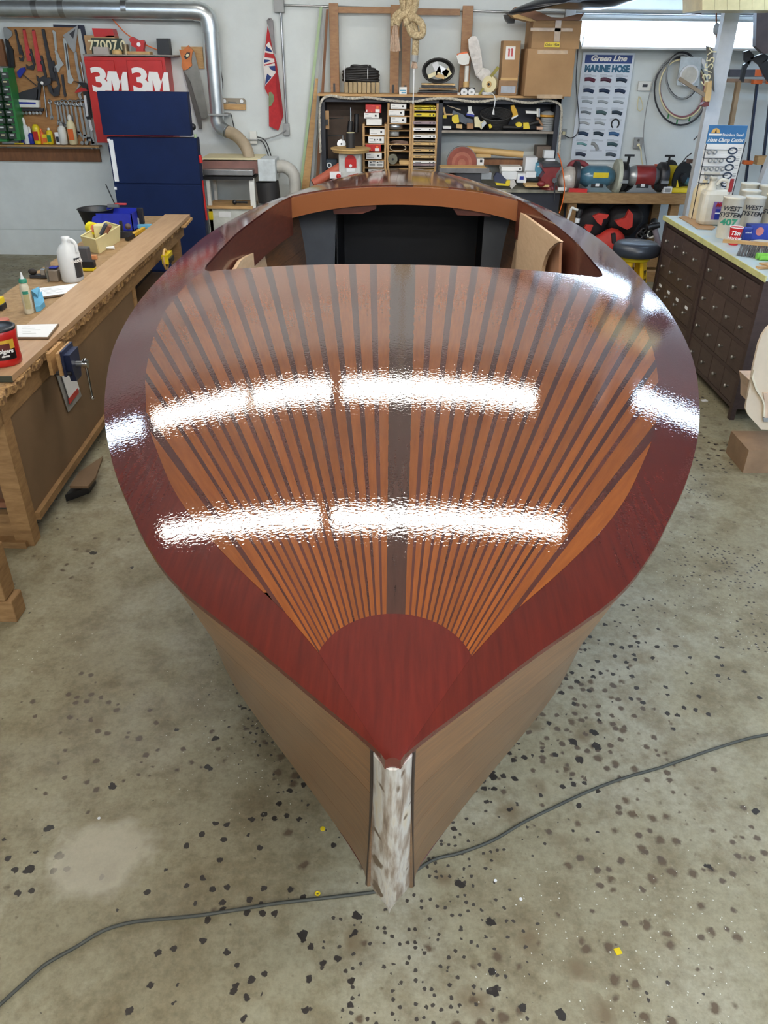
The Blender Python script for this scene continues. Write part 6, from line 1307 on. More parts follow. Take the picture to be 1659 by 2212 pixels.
# bags under the bench
def blob(name, lb, cat, c, r, sz, m, seed, y=None, parts=()):
    t = thing(name, lb, cat, (c.x, c.y, max(0, c.z-r*sz[2]))); rn = random.Random(seed); mb = MB().sph(c, r, 18, sz)
    ph = [rn.uniform(0, 6) for _ in range(6)]
    for i, v in enumerate(mb.v):
        d = (v-c); k = 1+.10*math.sin(d.x*22+ph[0])+.09*math.sin(d.z*26+ph[1]+d.x*9)+.07*math.sin(d.y*30+ph[2]); mb.v[i] = c+d*k
    mb.build('body', m, t); return t
DKRED = mat('red_nylon', (196, 52, 40), rough=.6, noise=.12); DKB = mat('black_nylon', (34, 30, 34), rough=.7, noise=.15)
def fpanel(t, l, y, m=DKRED, n='red_panel'): MB().wall(C8(l), y, .05).build(n, m, t)
t = blob('life_jacket', 'black and red life jacket under the bench, left one', 'life jacket', aty(1278, 478, 9.14), .20, (1.0, .7, .8), DKB, 1); fpanel(t, [(490, 670), (560, 640), (660, 655), (640, 690), (600, 700), (580, 770), (540, 740)], 8.86); fpanel(t, [(440, 830), (400, 790), (420, 760), (495, 765), (460, 840)], 8.84)
t = blob('life_jacket', 'black and red life jacket under the bench, with a pointed red flap', 'life jacket', aty(1350, 474, 9.14), .20, (.95, .7, .8), DKB, 2); fpanel(t, [(725, 720), (830, 690), (875, 600), (915, 650), (905, 780), (850, 810), (760, 770)], 8.86)
t = blob('red_duffel', 'red duffel bag with black straps low under the bench', 'bag', aty(1316, 520, 8.98), .17, (1.1, .7, .7), DKRED, 3); fpanel(t, [(690, 860), (730, 850), (740, 960), (700, 960)], 8.74, DKB, 'strap')
t = thing('pipe_offcuts', 'pile of dark and white pipe offcuts beside the stool', 'pipes', (aty(1400, 500, 8.9).x, 8.9, .15))
for (x, y, m_, r_) in ((1398, 505, BLACK, .04), (1406, 505, WHITE, .04), (1390, 502, BLACK, .04), (1410, 490, STEELD, .04), (1382, 508, BLACK, .035)): q = aty(x, y, 8.75); MB().tube([q+Vector((r_*math.cos(a_), 0, r_*math.sin(a_))) for a_ in [k*math.pi/8 for k in range(16)]], .012, 6, True).cyl(q, q+Vector((.1, .3, 0)), r_, n=14, cap=False).build('pipe', m_, t)
for l, m_ in (([(1398, 492), (1424, 486)], BLACK), ([(1414, 495), (1423, 530)], mat('mauve_pipe', (140, 130, 140)))): MB().cyl(aty(*l[0], 8.7), aty(*l[1], 8.7), .03, n=10).build('pipe', m_, t)
MB().box((aty(1370, 520, 8.8).x, 8.75, .16), (aty(1440, 520, 8.8).x, 9.2, .30)).build('support_box', W_FIR, t)
t = thing('feed_sack', 'greyish sack standing behind the stool', 'sack', atz(1420, 590, 0)); q = atz(1420, 590, 0); MB().lathe(Vector((q.x, 8.0, 0)), [(.2, 0), (.26, .1), (.26, .3), (.18, .5), (.08, .56)], n=16).build('sack', mat('dusty_sack', (150, 136, 120), noise=.15), t); t.location = (q.x, 8.0, 0)
for ch_ in t.children:
    for v in ch_.data.vertices: v.co = v.co+Vector((0, q.y-8.0, 0))
solo(MB().box((aty(1385, 583, 8.0).x, 8.1, .16), (aty(1425, 583, 8.0).x+.1, 8.2, .26)).box((aty(1385, 583, 8.0).x, 8.1, 0), (aty(1385, 583, 8.0).x+.08, 8.2, .16)), 'timber_step', 'short pine timber lying behind the yellow stool legs', 'timber', W_FIR)
# ------------------------------------------------------------------ stool
c_ = atz(1377, 521, .76); t = thing('shop_stool', 'round black padded stool on yellow pierced steel legs', 'stool', (c_.x, c_.y, 0))
STB = mat('blue_black_vinyl', (44, 50, 60), rough=.35, noise=.06)
MB().lathe((c_.x, c_.y, .64), [(.17, 0), (.195, .01), (.20, .05), (.195, .085), (.17, .11), (.10, .120), (.01, .122)], n=36).build('seat_pad', STB, t)
MB().lathe((c_.x, c_.y, .60), [(.12, 0), (.13, .01), (.13, .04)], n=24).build('seat_plate', YEL, t)
bs = Matrix(((1, 0, 0), (0, 1, 0), (0, 0, 1)))
text('MARINE', .045, mat('worn_print', (150, 148, 140)), (c_.x+.0, c_.y+.03, .7625), t, basis=bs, ext=.0005, sx=1.2)
for k in range(4):
    a_ = math.pi/4+k*math.pi/2; d = Vector((math.cos(a_), math.sin(a_), 0)); A = Vector((c_.x, c_.y, .60))+d*.10; B = Vector((c_.x, c_.y, .0))+d*.20; sx_ = Vector((-d.y, d.x, 0)); dn_ = (B-A).normalized()
    leg = MB().obox((A+B)/2, sx_*.032, (B-A)/2, d*.004).obox((A+B)/2+sx_*.032-d*.012, sx_*.003, (B-A)/2, d*.014).obox((A+B)/2-sx_*.032-d*.012, sx_*.003, (B-A)/2, d*.014).build('leg', mat('yellow_steel', (232, 192, 40), rough=.35, noise=.05), t)
    for j in range(7):
        q = A+(B-A)*(.12+.115*j)+d*.006
        for e in (-1, 1): MB().prism([q+sx_*e*.004, q+sx_*e*.018, q+sx_*e*.008+dn_*.045], -d*.004).build('leg_hole', BLACK, leg)
# ------------------------------------------------------------------ drawer cabinets on the right
DT = .98; DX = 2.36
DW = mat('dark_oak_cabinet', (70, 54, 50), rgb2=(52, 38, 36), rough=.5, scale=3, stretch=(4, 4, 20), vary=.08)
DWF = mat('dark_oak_drawer', (82, 66, 60), rgb2=(64, 50, 46), rough=.45, scale=3, stretch=(5, 5, 22), vary=.1)
KN = mat('pewter_knob', (150, 146, 140), metal=.7, rough=.4)
Y0, Y1 = 4.96, 7.04; YM = atx(1531, 523, DX).y
def dresser(ya, yb, lb, ncol, labels):
    t = thing('apothecary_cabinet', lb, 'cabinet', (DX+.3, (ya+yb)/2, 0), 'dark many-drawer cabinets')
    MB().box((DX+.02, ya+.002, .08), (DX+.62, yb-.002, DT-.03)).build('carcase', DW, t)
    for y in (ya+.002, yb-.047): MB().box((DX-.012, y, 0), (DX+.02, y+.045, DT-.03)).build('stile', DW, t)
    for y in (ya+.002, yb-.047): MB().box((DX+.56, y, 0), (DX+.62, y+.045, .08)).build('back_foot', DW, t)
    rows = 4; z0, z1 = .085, DT-.07; rh = (z1-z0)/rows; cw = (yb-ya-.10)/ncol
    MB().box((DX-.004, ya+.047, z1), (DX+.02, yb-.047, DT-.03)).build('top_rail', DW, t)
    for r in range(rows):
        MB().box((DX-.004, ya+.047, z0+rh*r-.012), (DX+.02, yb-.047, z0+rh*r+.012)).build('rail', DW, t)
        for c in range(ncol):
            y = ya+.05+cw*c; zz0 = z0+rh*r+.014; o = MB().box((DX-.002, y+.004, zz0), (DX+.02, y+cw-.004, z0+rh*(r+1)-.014), bev=.003).build('drawer', DWF, t)
            kz = zz0+rh*.42; ky = y+cw/2; MB().lathe((DX-.002, ky, kz), [(.007, 0), (.006, .012), (.013, .018), (.015, .026), (.008, .032)], axis=(-1, 0, 0), n=12).build('knob', KN, o)
            if (r, c) in labels: MB().box((DX-.005, ky-.03, kz+.03), (DX-.001, ky+.03, kz+.052)).build('label_card', PAPER, o)
    return t
d1 = dresser(YM, Y1, 'far dark cabinet of small drawers, some with white label cards', 4, {(1, c) for c in range(4)})
d2 = dresser(Y0, YM, 'near dark cabinet of small drawers with plain pewter knobs', 4, set())
t = thing('cabinet_top', 'pale blue worktop with a yellowed edge over the dark cabinets', 'worktop', (DX+.3, 6, DT-.03))
MB().box((DX-.02, Y0-.03, DT-.03), (DX+.66, Y1+.02, DT), bev=.003).build('top', mat('pale_blue_top', (176, 200, 214), rgb2=(198, 204, 196), rough=.5, scale=5), t)
MB().box((DX-.028, Y0-.03, DT-.034), (DX-.02, Y1+.02, DT+.002)).build('edge_strip', mat('yellowed_edge', (206, 204, 140), noise=.1), t)
TB_ = lambda px, py: atz(px, py, DT+.001)
def tub(px, py, r, h, m, name, lb, cat, prof=None, group=None, n=26):
    p = TB_(px, py); t = thing(name, lb, cat, p, group); MB().lathe(p, prof or [(r*.97, 0), (r, .01), (r, h-.012), (r*1.04, h-.01), (r*1.04, h), (r*.9, h+.002)], n=n).build('body', m, t); return t, p
DW_ = mat('dirty_white_plastic', (222, 218, 206), rgb2=(206, 196, 172), rough=.4, scale=9)
def face(p, r, z, s_, sz_, m, t, ang=-.45, bold=.001, **k):
    """lettering on the camera side of a round tub"""
    d = Vector((math.sin(ang), -math.cos(ang), 0)); q = p+d*(r+.002)+Vector((0, 0, z)); u = Vector((math.cos(ang), math.sin(ang), 0))
    return text(s_, sz_, m, q, t, basis=Matrix((u, Vector((0, 0, 1)), d)).transposed(), bold=bold, ext=.0008, **k)
GT = 'white tubs on the cabinet top'
# display card with clamps
YD_ = 6.93; t = thing('clamp_display', 'blue-topped hose clamp display card with wire racks on the cabinet top', 'display', (aty(1560, 400, YD_).x, YD_, DT))
def dp(px, py): return aty(px, py, YD_)
a = dp(1523, 270); b = dp(1609, 410); c1 = aty(1518, 310, YD_); zl = DT+.002
x0d, x1d = (dp(1527, 272).x+dp(1510, 400).x)/2, (dp(1612, 272).x+dp(1590, 400).x)/2
MB().box((x0d, YD_, zl), (x1d, YD_+.012, a.z)).build('card', PRINTW, t); MB().box((x0d, YD_-.002, c1.z), (x1d, YD_, a.z)).build('blue_header', mat('header_blue', (58, 122, 168), rgb2=(34, 96, 150), rough=.4, scale=2), t)
hw = x1d-x0d; text('Stainless Steel', .030, PRINTW, ((x0d+x1d)/2+.05, YD_-.003, a.z-(a.z-c1.z)*.52), t, ext=.0005, bold=.0005); text('Hose Clamp Center', .041, PRINTW, ((x0d+x1d)/2, YD_-.003, a.z-(a.z-c1.z)*.80), t, shear=.3, ext=.0005, bold=.001, sx=.86)
q = Vector((x0d+hw*.2, YD_-.003, a.z-(a.z-c1.z)*.42)); MB().prism([q+Vector((.035*math.cos(a_), 0, .035*math.sin(a_))) for a_ in [math.pi*k/8 for k in range(9)]], (0, -.001, 0)).build('emblem', mat('emblem_gold', (226, 178, 96)), t); MB().prism([q+Vector((-.008, -.002, 0)), q+Vector((.008, -.002, 0)), q+Vector((0, -.002, .03))], (0, -.001, 0)).build('emblem_figure', PRINTK, t)
MB().box(q+Vector((-.05, 0, -.018)), q+Vector((.05, -.001, -.004))).build('emblem_text', PRINTW, t)
for r in range(6):
    z = c1.z-.04-.062*r
    MB().cyl((x0d-.01, YD_-.05, z), (x0d+hw*.68, YD_-.05, z), .003, n=5).cyl((x0d, YD_-.05, z), (x0d, YD_, z), .003, n=5).build('wire_rail', STEELD, t)
    q = Vector((x0d+hw*.74, YD_-.005, z-.01)); MB().tube([q+Vector((.034*math.cos(a_), 0, .022*math.sin(a_))) for a_ in [k*math.pi/8 for k in range(16)]], .006, 5, True).build('printed_clamp', mat('navy_print', (46, 62, 84)), t)
    for k in range(2+r % 3):
        q = Vector((x0d+.03+.045*k+.02*(r % 2), YD_-.04, z-.018)); MB().tube([q+Vector((.015*math.cos(a_), 0, .015*math.sin(a_))) for a_ in [j*math.pi/5 for j in range(10)]], .005, 5, True).build('hose_clamp', STEEL, t)
    mb = MB()
    for k in range(3): mb.box((x0d+hw*.88, YD_-.001, z-.02+.012*k), (x0d+hw*.97, YD_, z-.016+.012*k))
    o = mb.build('fine_print', GREY, t); o['kind'] = 'stuff'
MB().cyl((x1d-.01, YD_-.05, c1.z+.02), (x1d-.03, YD_-.05, zl), .004, n=5).cyl((x0d-.01, YD_-.05, c1.z), (x0d-.01, YD_-.05, zl), .004, n=5).build('wire_side', STEELD, t)
# jugs and tubs, back to front
t, p = tub(1507, 472, .05, .3, mat('resin_stained_plastic', (214, 190, 140), rgb2=(222, 214, 190), rough=.4, scale=12), 'resin_jug', 'stained cream pump jug at the far left of the cabinet top', 'jug', [(.075, 0), (.08, .02), (.08, .22), (.06, .26), (.02, .28), (.02, .30)])
MB().cyl(p+Vector((0, 0, .30)), p+Vector((0, 0, .34)), .010, n=8).box(p+Vector((-.02, -.015, .34)), p+Vector((.10, .015, .36))).build('pump', DW_, t)
t, p = tub(1526, 470, .05, .3, DW_, 'resin_jug', 'dirty white pump jug behind the purple-labelled jug', 'jug', [(.06, 0), (.065, .02), (.065, .26), (.045, .31), (.02, .34)])
MB().cyl(p+Vector((0, 0, .34)), p+Vector((0, 0, .38)), .012, n=8).box(p+Vector((-.10, -.015, .38)), p+Vector((.03, .015, .405))).build('pump', DW_, t)
p = TB_(1533, 486); t = thing('solvent_jug', 'white handled jug with a purple, red and blue label', 'jug', p)
MB().box(p+Vector((-.105, -.05, 0)), p+Vector((.10, .09, .27)), bev=.035).build('body', DW_, t); MB().lathe(p+Vector((-.045, .01, .265)), [(.045, 0), (.024, .05), (.024, .075), (.028, .075), (.028, .095)], n=16).build('neck', DW_, t)
MB().tube(smooth_path([p+Vector((-.01, .01, .30)), p+Vector((.02, .01, .335)), p+Vector((.075, .01, .325)), p+Vector((.085, .01, .25))], 5), .014, 8).build('handle', DW_, t)
MB().box(p+Vector((-.025, -.053, .05)), p+Vector((.075, -.051, .185))).build('label', mat('purple_label', (130, 100, 160)), t); MB().box(p+Vector((.0, -.055, .05)), p+Vector((.075, -.0535, .13))).build('blue_label', BLUE, t); MB().box(p+Vector((0, -.0555, .095)), p+Vector((.075, -.0545, .105))).build('white_band', PRINTW, t); text('MAX', .040, RED, p+Vector((.038, -.055, .162)), t, ext=.0008, bold=.002, shear=.3)
t, p = tub(1603, 476, .072, .29, DW_, 'plastic_tub', 'cream tub standing behind the others beside the red screwdriver', 'tub', group=GT)
t, p = tub(1606, 488, .072, .27, DW_, 'plastic_tub', 'white lidded tub in the middle of the back row', 'tub', group=GT)
t, p = tub(1613, 507, .075, .275, DW_, 'filler_tub', 'middle white tub lettered in black, half hidden by the front one', 'tub', group=GT); face(p, .077, .205, 'WEST', .044, PRINTK, t, -.42, shear=.25); face(p, .077, .163, 'SYSTEM', .044, PRINTK, t, -.5, shear=.25)
t, p = tub(1661, 505, .080, .285, DW_, 'filler_tub', 'right-hand white tub lettered in black at the picture edge', 'tub', group=GT); face(p, .082, .212, 'WEST', .044, PRINTK, t, -.5, shear=.25); face(p, .082, .170, 'SYSTEM', .044, PRINTK, t, -.5, shear=.25)
t, p = tub(1646, 482, .08, .29, DW_, 'filler_tub', 'tall cream tub at the back by the picture edge', 'tub', group=GT)
t, p = tub(1567, 513, .075, .29, DW_, 'filler_tub', 'front white tub marked 407 in green', 'tub', group=GT)
face(p, .077, .215, 'WEST', .046, PRINTK, t, -.42, shear=.25); face(p, .077, .172, 'SYSTEM', .046, PRINTK, t, -.42, shear=.25); face(p, .077, .12, '407', .062, mat('green_print', (40, 140, 106)), t, -.42, sx=1.2, bold=.002)
t = thing('screwdriver', 'screwdriver with a dark red handle standing among the tubs', 'screwdriver', TB_(1576, 470)); p = aty(1578, 405, 6.3); MB().cyl(p-Vector((0, 0, .03)), p+Vector((0, 0, .06)), .014, n=10).build('handle', mat('dark_red_handle', (150, 30, 36)), t); MB().cyl(Vector((p.x, p.y, DT)), p-Vector((0, 0, .03)), .004, n=6).build('shaft', STEEL, t)
t, p = tub(1583, 528, .042, .125, mat('cup_red', (206, 36, 40), rough=.45), 'paper_cup', 'red paper coffee cup with white script lettering', 'cup', [(.032, 0), (.045, .12)])
MB().tube([p+Vector((.046*math.cos(a_), .046*math.sin(a_), .121)) for a_ in [k*math.pi/10 for k in range(20)]], .003, 6, True).build('rim', PRINTW, t)
MB().cyl(p+Vector((0, 0, .114)), p+Vector((0, 0, .118)), .042, n=20).build('inside', PRINTW, t)
face(p, .043, .085, 'Tim', .040, PRINTW, t, -.42, shear=.25); face(p, .040, .05, 'Horton', .030, PRINTW, t, -.42, shear=.25)
t = thing('brush', 'wooden bench brush with grey bristles lying across the cabinet top', 'brush', TB_(1610, 545)); YB2 = 5.72
A = atz(1562, 520, DT+.075); B = atz(1690, 530, DT+.09); MB().beam(A, B, .03, .022, up=(0, 0, 1)).build('handle', PINE, t)
mb = MB(); rn = random.Random(5)
for k in range(90):
    u = rn.uniform(.32, 1.0); q = A+(B-A)*u+Vector((rn.uniform(-.01, .01), rn.uniform(-.01, .01), -.01)); e = q+Vector((-.03+rn.uniform(-.02, .01), -.05, 0)); e.z = DT+.003; mb.cyl(q, e, .0035, n=4, cap=False)
o = mb.build('bristles', mat('grey_bristle', (96, 94, 94), noise=.2), t); o['kind'] = 'stuff'
t = thing('glove_box', 'blue and white printed box of gloves behind the brush', 'box', TB_(1640, 500)); p = TB_(1645, 518); MB().box(p+Vector((-.10, 0, 0)), p+Vector((.16, .1, .10)), bev=.004).build('box', mat('royal_blue_print', (44, 66, 160)), t); MB().lathe(p+Vector((-.03, -.002, .06)), [(.03, 0), (.03, .001)], axis=(0, -1, 0), n=20).build('oval', mat('salmon_print', (214, 130, 120)), t)
t = thing('snack_bag', 'small blue foil bag with white lettering beside the red cup', 'bag', TB_(1612, 522)); p = TB_(1612, 522); MB().box(p+Vector((-.035, 0, 0)), p+Vector((.035, .04, .10)), bev=.012).build('bag', mat('blue_foil', (34, 54, 140), rough=.25, noise=.2), t); text('mixed', .018, PRINTW, p+Vector((0, -.002, .065)), t, ext=.0005)
t, p = tub(1644, 537, .062, .05, DW_, 'small_tub', 'low white tub with a small red mark near the picture edge', 'tub', group=None); face(p, .064, .022, 'MAS', .022, RED, t, -.5, shear=.2)
t, p = tub(1652, 508, .035, .085, CREAM, 'measuring_cup', 'pale yellow cup standing on the low white tub', 'cup'); 
for o in list(t.children): 
    for v in o.data.vertices: v.co.z += .0
t = thing('timber_pair', 'two thin wooden slats resting on the boxes at the picture edge', 'slats', atz(1620, 470, DT+.1)); A = atz(1583, 467, DT+.12); B = A+Vector((.45, -.02, .015)); MB().beam(A, B, .03, .012).build('slat', OAKF, t); MB().beam(A+Vector((.03, .02, -.014)), B+Vector((0, .02, -.014)), .03, .012).build('slat', PINE, t)
t = thing('cloth_roll', 'bright green microfibre cloth rolled up on the cabinet top', 'cloth', TB_(1640, 562)); p = TB_(1632, 560)+Vector((0, 0, .022)); GC = mat('lime_cloth', (130, 200, 80), rough=.9, noise=.15)
MB().cyl(p, p+Vector((.13, -.01, 0)), .022, n=16).cyl(p+Vector((.01, -.03, -.006)), p+Vector((.1, -.035, -.006)), .015, n=12).build('roll', GC, t); MB().cyl(p+Vector((.07, -.012, .0)), p+Vector((.14, -.015, 0)), .024, n=12).build('black_tip', BLACK, t)
t = thing('wood_scraps', 'pale wooden scraps near the yellow edge of the cabinet top', 'scraps', TB_(1650, 580))
for k, (dx, dy, l_) in enumerate(((0, 0, .16), (.04, .05, .12), (.03, -.05, .14))): p = TB_(1645, 580)+Vector((dx, dy, .006+.012*k)); MB().beam(p-Vector((.03, 0, 0)), p+Vector((l_, .02, 0)), .04, .011).build('scrap', PINE, t)
t = thing('cardboard_piece', 'torn brown cardboard under the jugs on the cabinet top', 'cardboard', TB_(1500, 480)); MB().prism([TB_(*q) for q in [(1466, 470), (1478, 467), (1520, 480), (1545, 492), (1538, 497), (1505, 495), (1490, 484)]], (0, 0, .006)).build('sheet', CARD, t)
# ------------------------------------------------------------------ plywood seat at the right edge
YW = 4.15; t = thing('boat_bench', 'bare pale plywood boat seat standing at the right edge', 'boat seat', (aty(1690, 900, YW).x, YW+.2, 0)); PS = mat('primed_plywood', (216, 200, 178), noise=.04, rough=.6)
C10 = lambda l: cr(1380, 600, 5.946, l)
LO = C10([(1700, 600), (1640, 650), (1580, 740), (1535, 850), (1500, 1000), (1465, 1150), (1440, 1300), (1400, 1500), (1366, 1680), (1400, 1760), (1570, 1948), (1760, 1960), (1980, 1960), (1980, 560)])
MB().wall(LO, YW, .018).build('side_panel', PS, t); MB().wall([(x+1, y) for x, y in LO], YW+.34, .018).build('side_panel', PS, t)
MB().wall(C10([(1480, 1190), (1450, 1290), (1500, 1440), (1580, 1560), (1605, 1640), (1600, 1790), (1625, 1790), (1622, 1630), (1600, 1550), (1520, 1420), (1478, 1290)]), YW-.02, .02).build('arm_edge', mat('cream_edge', (232, 222, 200)), t)
MB().wall(C10([(1600, 1480), (1980, 1480), (1980, 1800), (1612, 1800), (1618, 1620)]), YW-.012, .36).build('seat_board', mat('pale_pink_ply', (220, 192, 168)), t)
MB().wall(C10([(1600, 1800), (1980, 1810), (1980, 1860), (1605, 1850)]), YW-.014, .012).build('edge_band', GREY, t)
q = aty(1660, 985, YW-.02); a = aty(1640, 905, YW); MB().box((a.x, YW+.02, 0), (q.x+.5, YW+.3, .15)).build('base', mat('pale_base', (146, 118, 92)), t)
q0 = aty(1612, 925, YW).z

# ------------------------------------------------------------------ long workbench on the left
BT = .83; A_ = atz(-30, 885, BT); B_ = atz(408, 465, BT)
bd = (B_-A_).normalized(); bn = Vector((-bd.y, bd.x, 0)); bn = -bn if bn.x > 0 else bn          # bn: away from the boat
def bp(u, v, z): q = A_+bd*u+bn*v; q.z = z; return q
BL = (B_-A_).length; BWD = .44
def uv_of(p): d = p-A_; return d.dot(bd), d.dot(bn)
OSB = mat('worn_osb', (166, 136, 98), rgb2=(132, 104, 70), rough=.85, scale=18, bump=.4, bscale=30); HARD = mat('brown_hardboard', (122, 98, 72), rgb2=(104, 82, 58), rough=.6, scale=2)
OSBE = mat('chewed_edge', (176, 140, 92), rgb2=(110, 80, 50), rough=.95, scale=40, thr=(.4, .6), bump=1.0, bscale=50)
def bbox(u0, v0, z0, u1, v1, z1): return MB().obox(bp((u0+u1)/2, (v0+v1)/2, (z0+z1)/2), bd*(u1-u0)/2, bn*(v1-v0)/2, Vector((0, 0, (z1-z0)/2)))
wbn = thing('workbench', 'long homemade workbench with a chewed particle-board top along the left', 'workbench', bp(BL/2, BWD/2, 0))
bbox(0, .03, BT-.04, BL-.05, BWD+.20, BT).build('bench_top', OSB, wbn)
# ragged front edge
mb = MB(); rn = random.Random(11); n = 150; fr_, bk = [], []
for i in range(n+1):
    u = (BL-.05)*i/n; fr_.append(bp(u, .0+rn.uniform(-.012, .014), BT-.003+rn.uniform(-.004, .002)))
vs = []
for i in range(n+1):
    u = (BL-.05)*i/n; f_ = fr_[i]; vs += [f_, bp(u, .04, BT+.001), bp(u, .04, BT-.045), f_-Vector((0, 0, .035+rn.uniform(0, .01)))+bn*rn.uniform(0, .01)]
fs = []
for i in range(n): fs += [(4*i+j, 4*i+4+j, 4*i+4+(j+1) % 4, 4*i+(j+1) % 4) for j in range(4)]
fs += [(0, 1, 2, 3), (4*n+3, 4*n+2, 4*n+1, 4*n)]
mb.add(vs, fs).build('ragged_edge', OSBE, wbn)
ul = uv_of(Vector((atz(135, 1165, 0).x, atz(135, 1165, 0).y, 0)))[0]
bbox(-.5, .07, .05, ul+.0, .12, .16).build('end_rail', W_FIR, wbn) if False else None
bbox(0, .045, BT-.16, BL-.10, .08, BT-.046).build('front_apron', W_FIR, wbn)
um = uv_of(atz(262, 760, .6))[0]
for (u, nm) in ((ul-.06, 'leg'), (BL-.35, 'leg'), (BL*.56, 'leg')):
    bbox(u, .05, .0, u+.085, .14, BT-.16 if u > ul else BT-.10).build(nm, W_FIR, wbn); bbox(u, BWD+.15, 0, u+.085, BWD+.24, BT-.045).build(nm, W_FIR, wbn)
bbox(ul-.075, .045, .42, ul-.06, .13, BT-.09).build('leg_cheek', W_FIR, wbn)
bbox(ul+.03, .055, .14, BL*.56, .07, BT-.165).build('front_panel', HARD, wbn); bbox(ul+.03, .03, .10, BL*.56, .07, .14).build('bottom_rail', W_FIR, wbn)
# near end: dark panel, rails
def ebox(v0, v1, z0, z1, u0, u1, nm, m): bbox(u0, v0, z0, u1, v1, z1).build(nm, m, wbn)
ebox(.14, BWD+.2, .20, BT-.05, ul+.01, ul+.025, 'end_panel', mat('dark_hardboard', (98, 72, 50), noise=.06)); ebox(.14, BWD+.2, .03, .13, ul-.02, ul+.02, 'end_rail', W_FIR); ebox(.14, .42, .135, .18, ul-.05, ul+.0, 'offcut_rail', W_FIR); ebox(.14, BWD+.2, .205, .235, ul-.03, ul+.01, 'end_rail', mat('reddish_rail', (136, 92, 68)))
ebox(.05, BWD+.2, BT-.16, BT-.046, ul-.04, ul-.0, 'end_apron', W_FIR)
# lower shelf seen between the far legs
bbox(BL*.56, .06, .30, BL-.1, BWD, .33).build('lower_shelf', HARD, wbn)
bbox(BL*.56+.09, BWD-.05, .0, BL-.1, BWD-.03, BT-.05).build('back_panel', mat('very_dark_panel', (40, 34, 32)), wbn)
# long sapele plank lying on the bench
SAP = mat('planed_sapele', (184, 152, 118), rgb2=(166, 134, 100), rough=.5, scale=3.0, stretch=(10, 1.2, 3)); SAPE = mat('dark_end_grain', (62, 66, 52), noise=.15)
P0, P1, P2, P3 = atz(25, 812, BT+.03), atz(410, 463, BT+.03), atz(356, 463, BT+.03), atz(-70, 815, BT+.03)
u0_, v0_ = uv_of(P0); u1_, v1_ = uv_of(P1); u2_, v2_ = uv_of(P2)
P3 = P0+bn*((P2-P1).length*1.0); P2 = P1+bn*(P2-P1).length
t = thing('long_plank', 'long planed brown plank lying along the bench top', 'plank', P0-Vector((0, 0, .03))); MB().prism([P0, P1, P2, P3], (0, 0, -.028)).build('plank', SAP, t)
dd_ = (P3-P0); MB().obox((P0+P3)/2-Vector((0, .0, .014))-bd*.003, dd_/2, bd*.003, Vector((0, 0, .014))).build('end_face', SAPE, t)
t = thing('thin_plank', 'thinner plank showing under the front edge of the long plank', 'plank', bp(.6, .05, BT)); bbox(.35, .015, BT+.001, BL*.62, .07, BT+.010).build('plank', SAP, t)
PT = BT+.031
def onb(px, py, z=BT+.002): return atz(px, py, z)
t = thing('bench_offcut', 'pine strip lying at the far end beneath the long plank', 'offcut', onb(395, 490)); MB().beam(bp(BL-.45, -.03, BT-.02), bp(BL-.1, -.03, BT-.01), .04, .02).build('strip', PINE, t)
# coffee can
p = onb(11, 783, PT); t = thing('coffee_can', 'red plastic coffee can with a black lid at the left picture edge', 'can', p); CR = mat('can_red', (186, 38, 34), rough=.3); r_ = .080
MB().lathe(p, [(r_*.9, 0), (r_*.98, .008), (r_, .03), (r_*.97, .05), (r_*.97, .12), (r_, .135), (r_, .155), (r_*.94, .165)], n=32).build('body', CR, t)
MB().lathe(p+Vector((0, 0, .165)), [(r_*1.0, 0), (r_*1.02, .012), (r_*.9, .014), (r_*.85, .008), (.01, .008)], n=32).build('lid', BLACK, t)
def wrap(p, r, z0, z1, a0, a1, m, nm, t, k=8, off=.0012):
    vs = []
    for i in range(k+1):
        a_ = a0+(a1-a0)*i/k; d = Vector((math.sin(a_), -math.cos(a_), 0)); vs += [p+d*(r+off)+Vector((0, 0, z0)), p+d*(r+off)+Vector((0, 0, z1))]
    return MB().add(vs, [(2*i, 2*i+2, 2*i+3, 2*i+1) for i in range(k)], True).build(nm, m, t)
ca = math.atan2(-p.x*-1, 1)*0; ca = math.atan2(p.x*-1, p.y)      # direction towards the camera
wrap(p, r_, .035, .125, ca-.55, ca+.75, mat('label_black', (30, 24, 26), rough=.35), 'label', t); wrap(p, r_, .085, .128, ca-.55, ca+.75, mat('label_gold', (214, 170, 60), rough=.35), 'label_top', t, off=.002); wrap(p, r_, .082, .112, ca-.25, ca+.45, mat('label_brown', (96, 34, 26)), 'label_patch', t, off=.003)
face(p, r_+.003, .078, 'Folgers', .026, PRINTW, t, ca+.1, shear=.1); face(p, r_+.002, .055, 'classic', .014, PRINTW, t, ca+.1, shear=.3)
# pads of paper
def pad(lb, l, z, name='paper_pad'):
    t = thing(name, lb, 'paper pad', atz(*l[0], z)); P = [atz(*q, z+.012) for q in l]; c_ = sum(P, Vector((0, 0, 0)))/4
    MB().prism([c_+(q-c_)*1.06 for q in P], (0, 0, -.010)).build('backing', mat('clip_board', (120, 100, 78)), t); MB().prism([q+Vector((0, 0, .001)) for q in P], (0, 0, -.0015)).build('sheet', PAPER, t)
    e1, e2 = P[1]-P[0], P[3]-P[0]
    for k in range(5): a = P[0]+e1*.12+e2*(.2+.14*k)+Vector((0, 0, .0015)); o = MB().beam(a, a+e1*(.2+.12*(k % 3)), .002, .0006).build('pencil_line', GREY, t)
    return t
pad('sheet of drawing paper on a board beside the red coffee can', [(36, 702), (124, 700), (102, 728), (38, 728)], PT); pad('long white pad lying between the glue bottle and the big white jug', [(72, 624), (178, 611), (182, 628), (92, 641)], BT+.004)
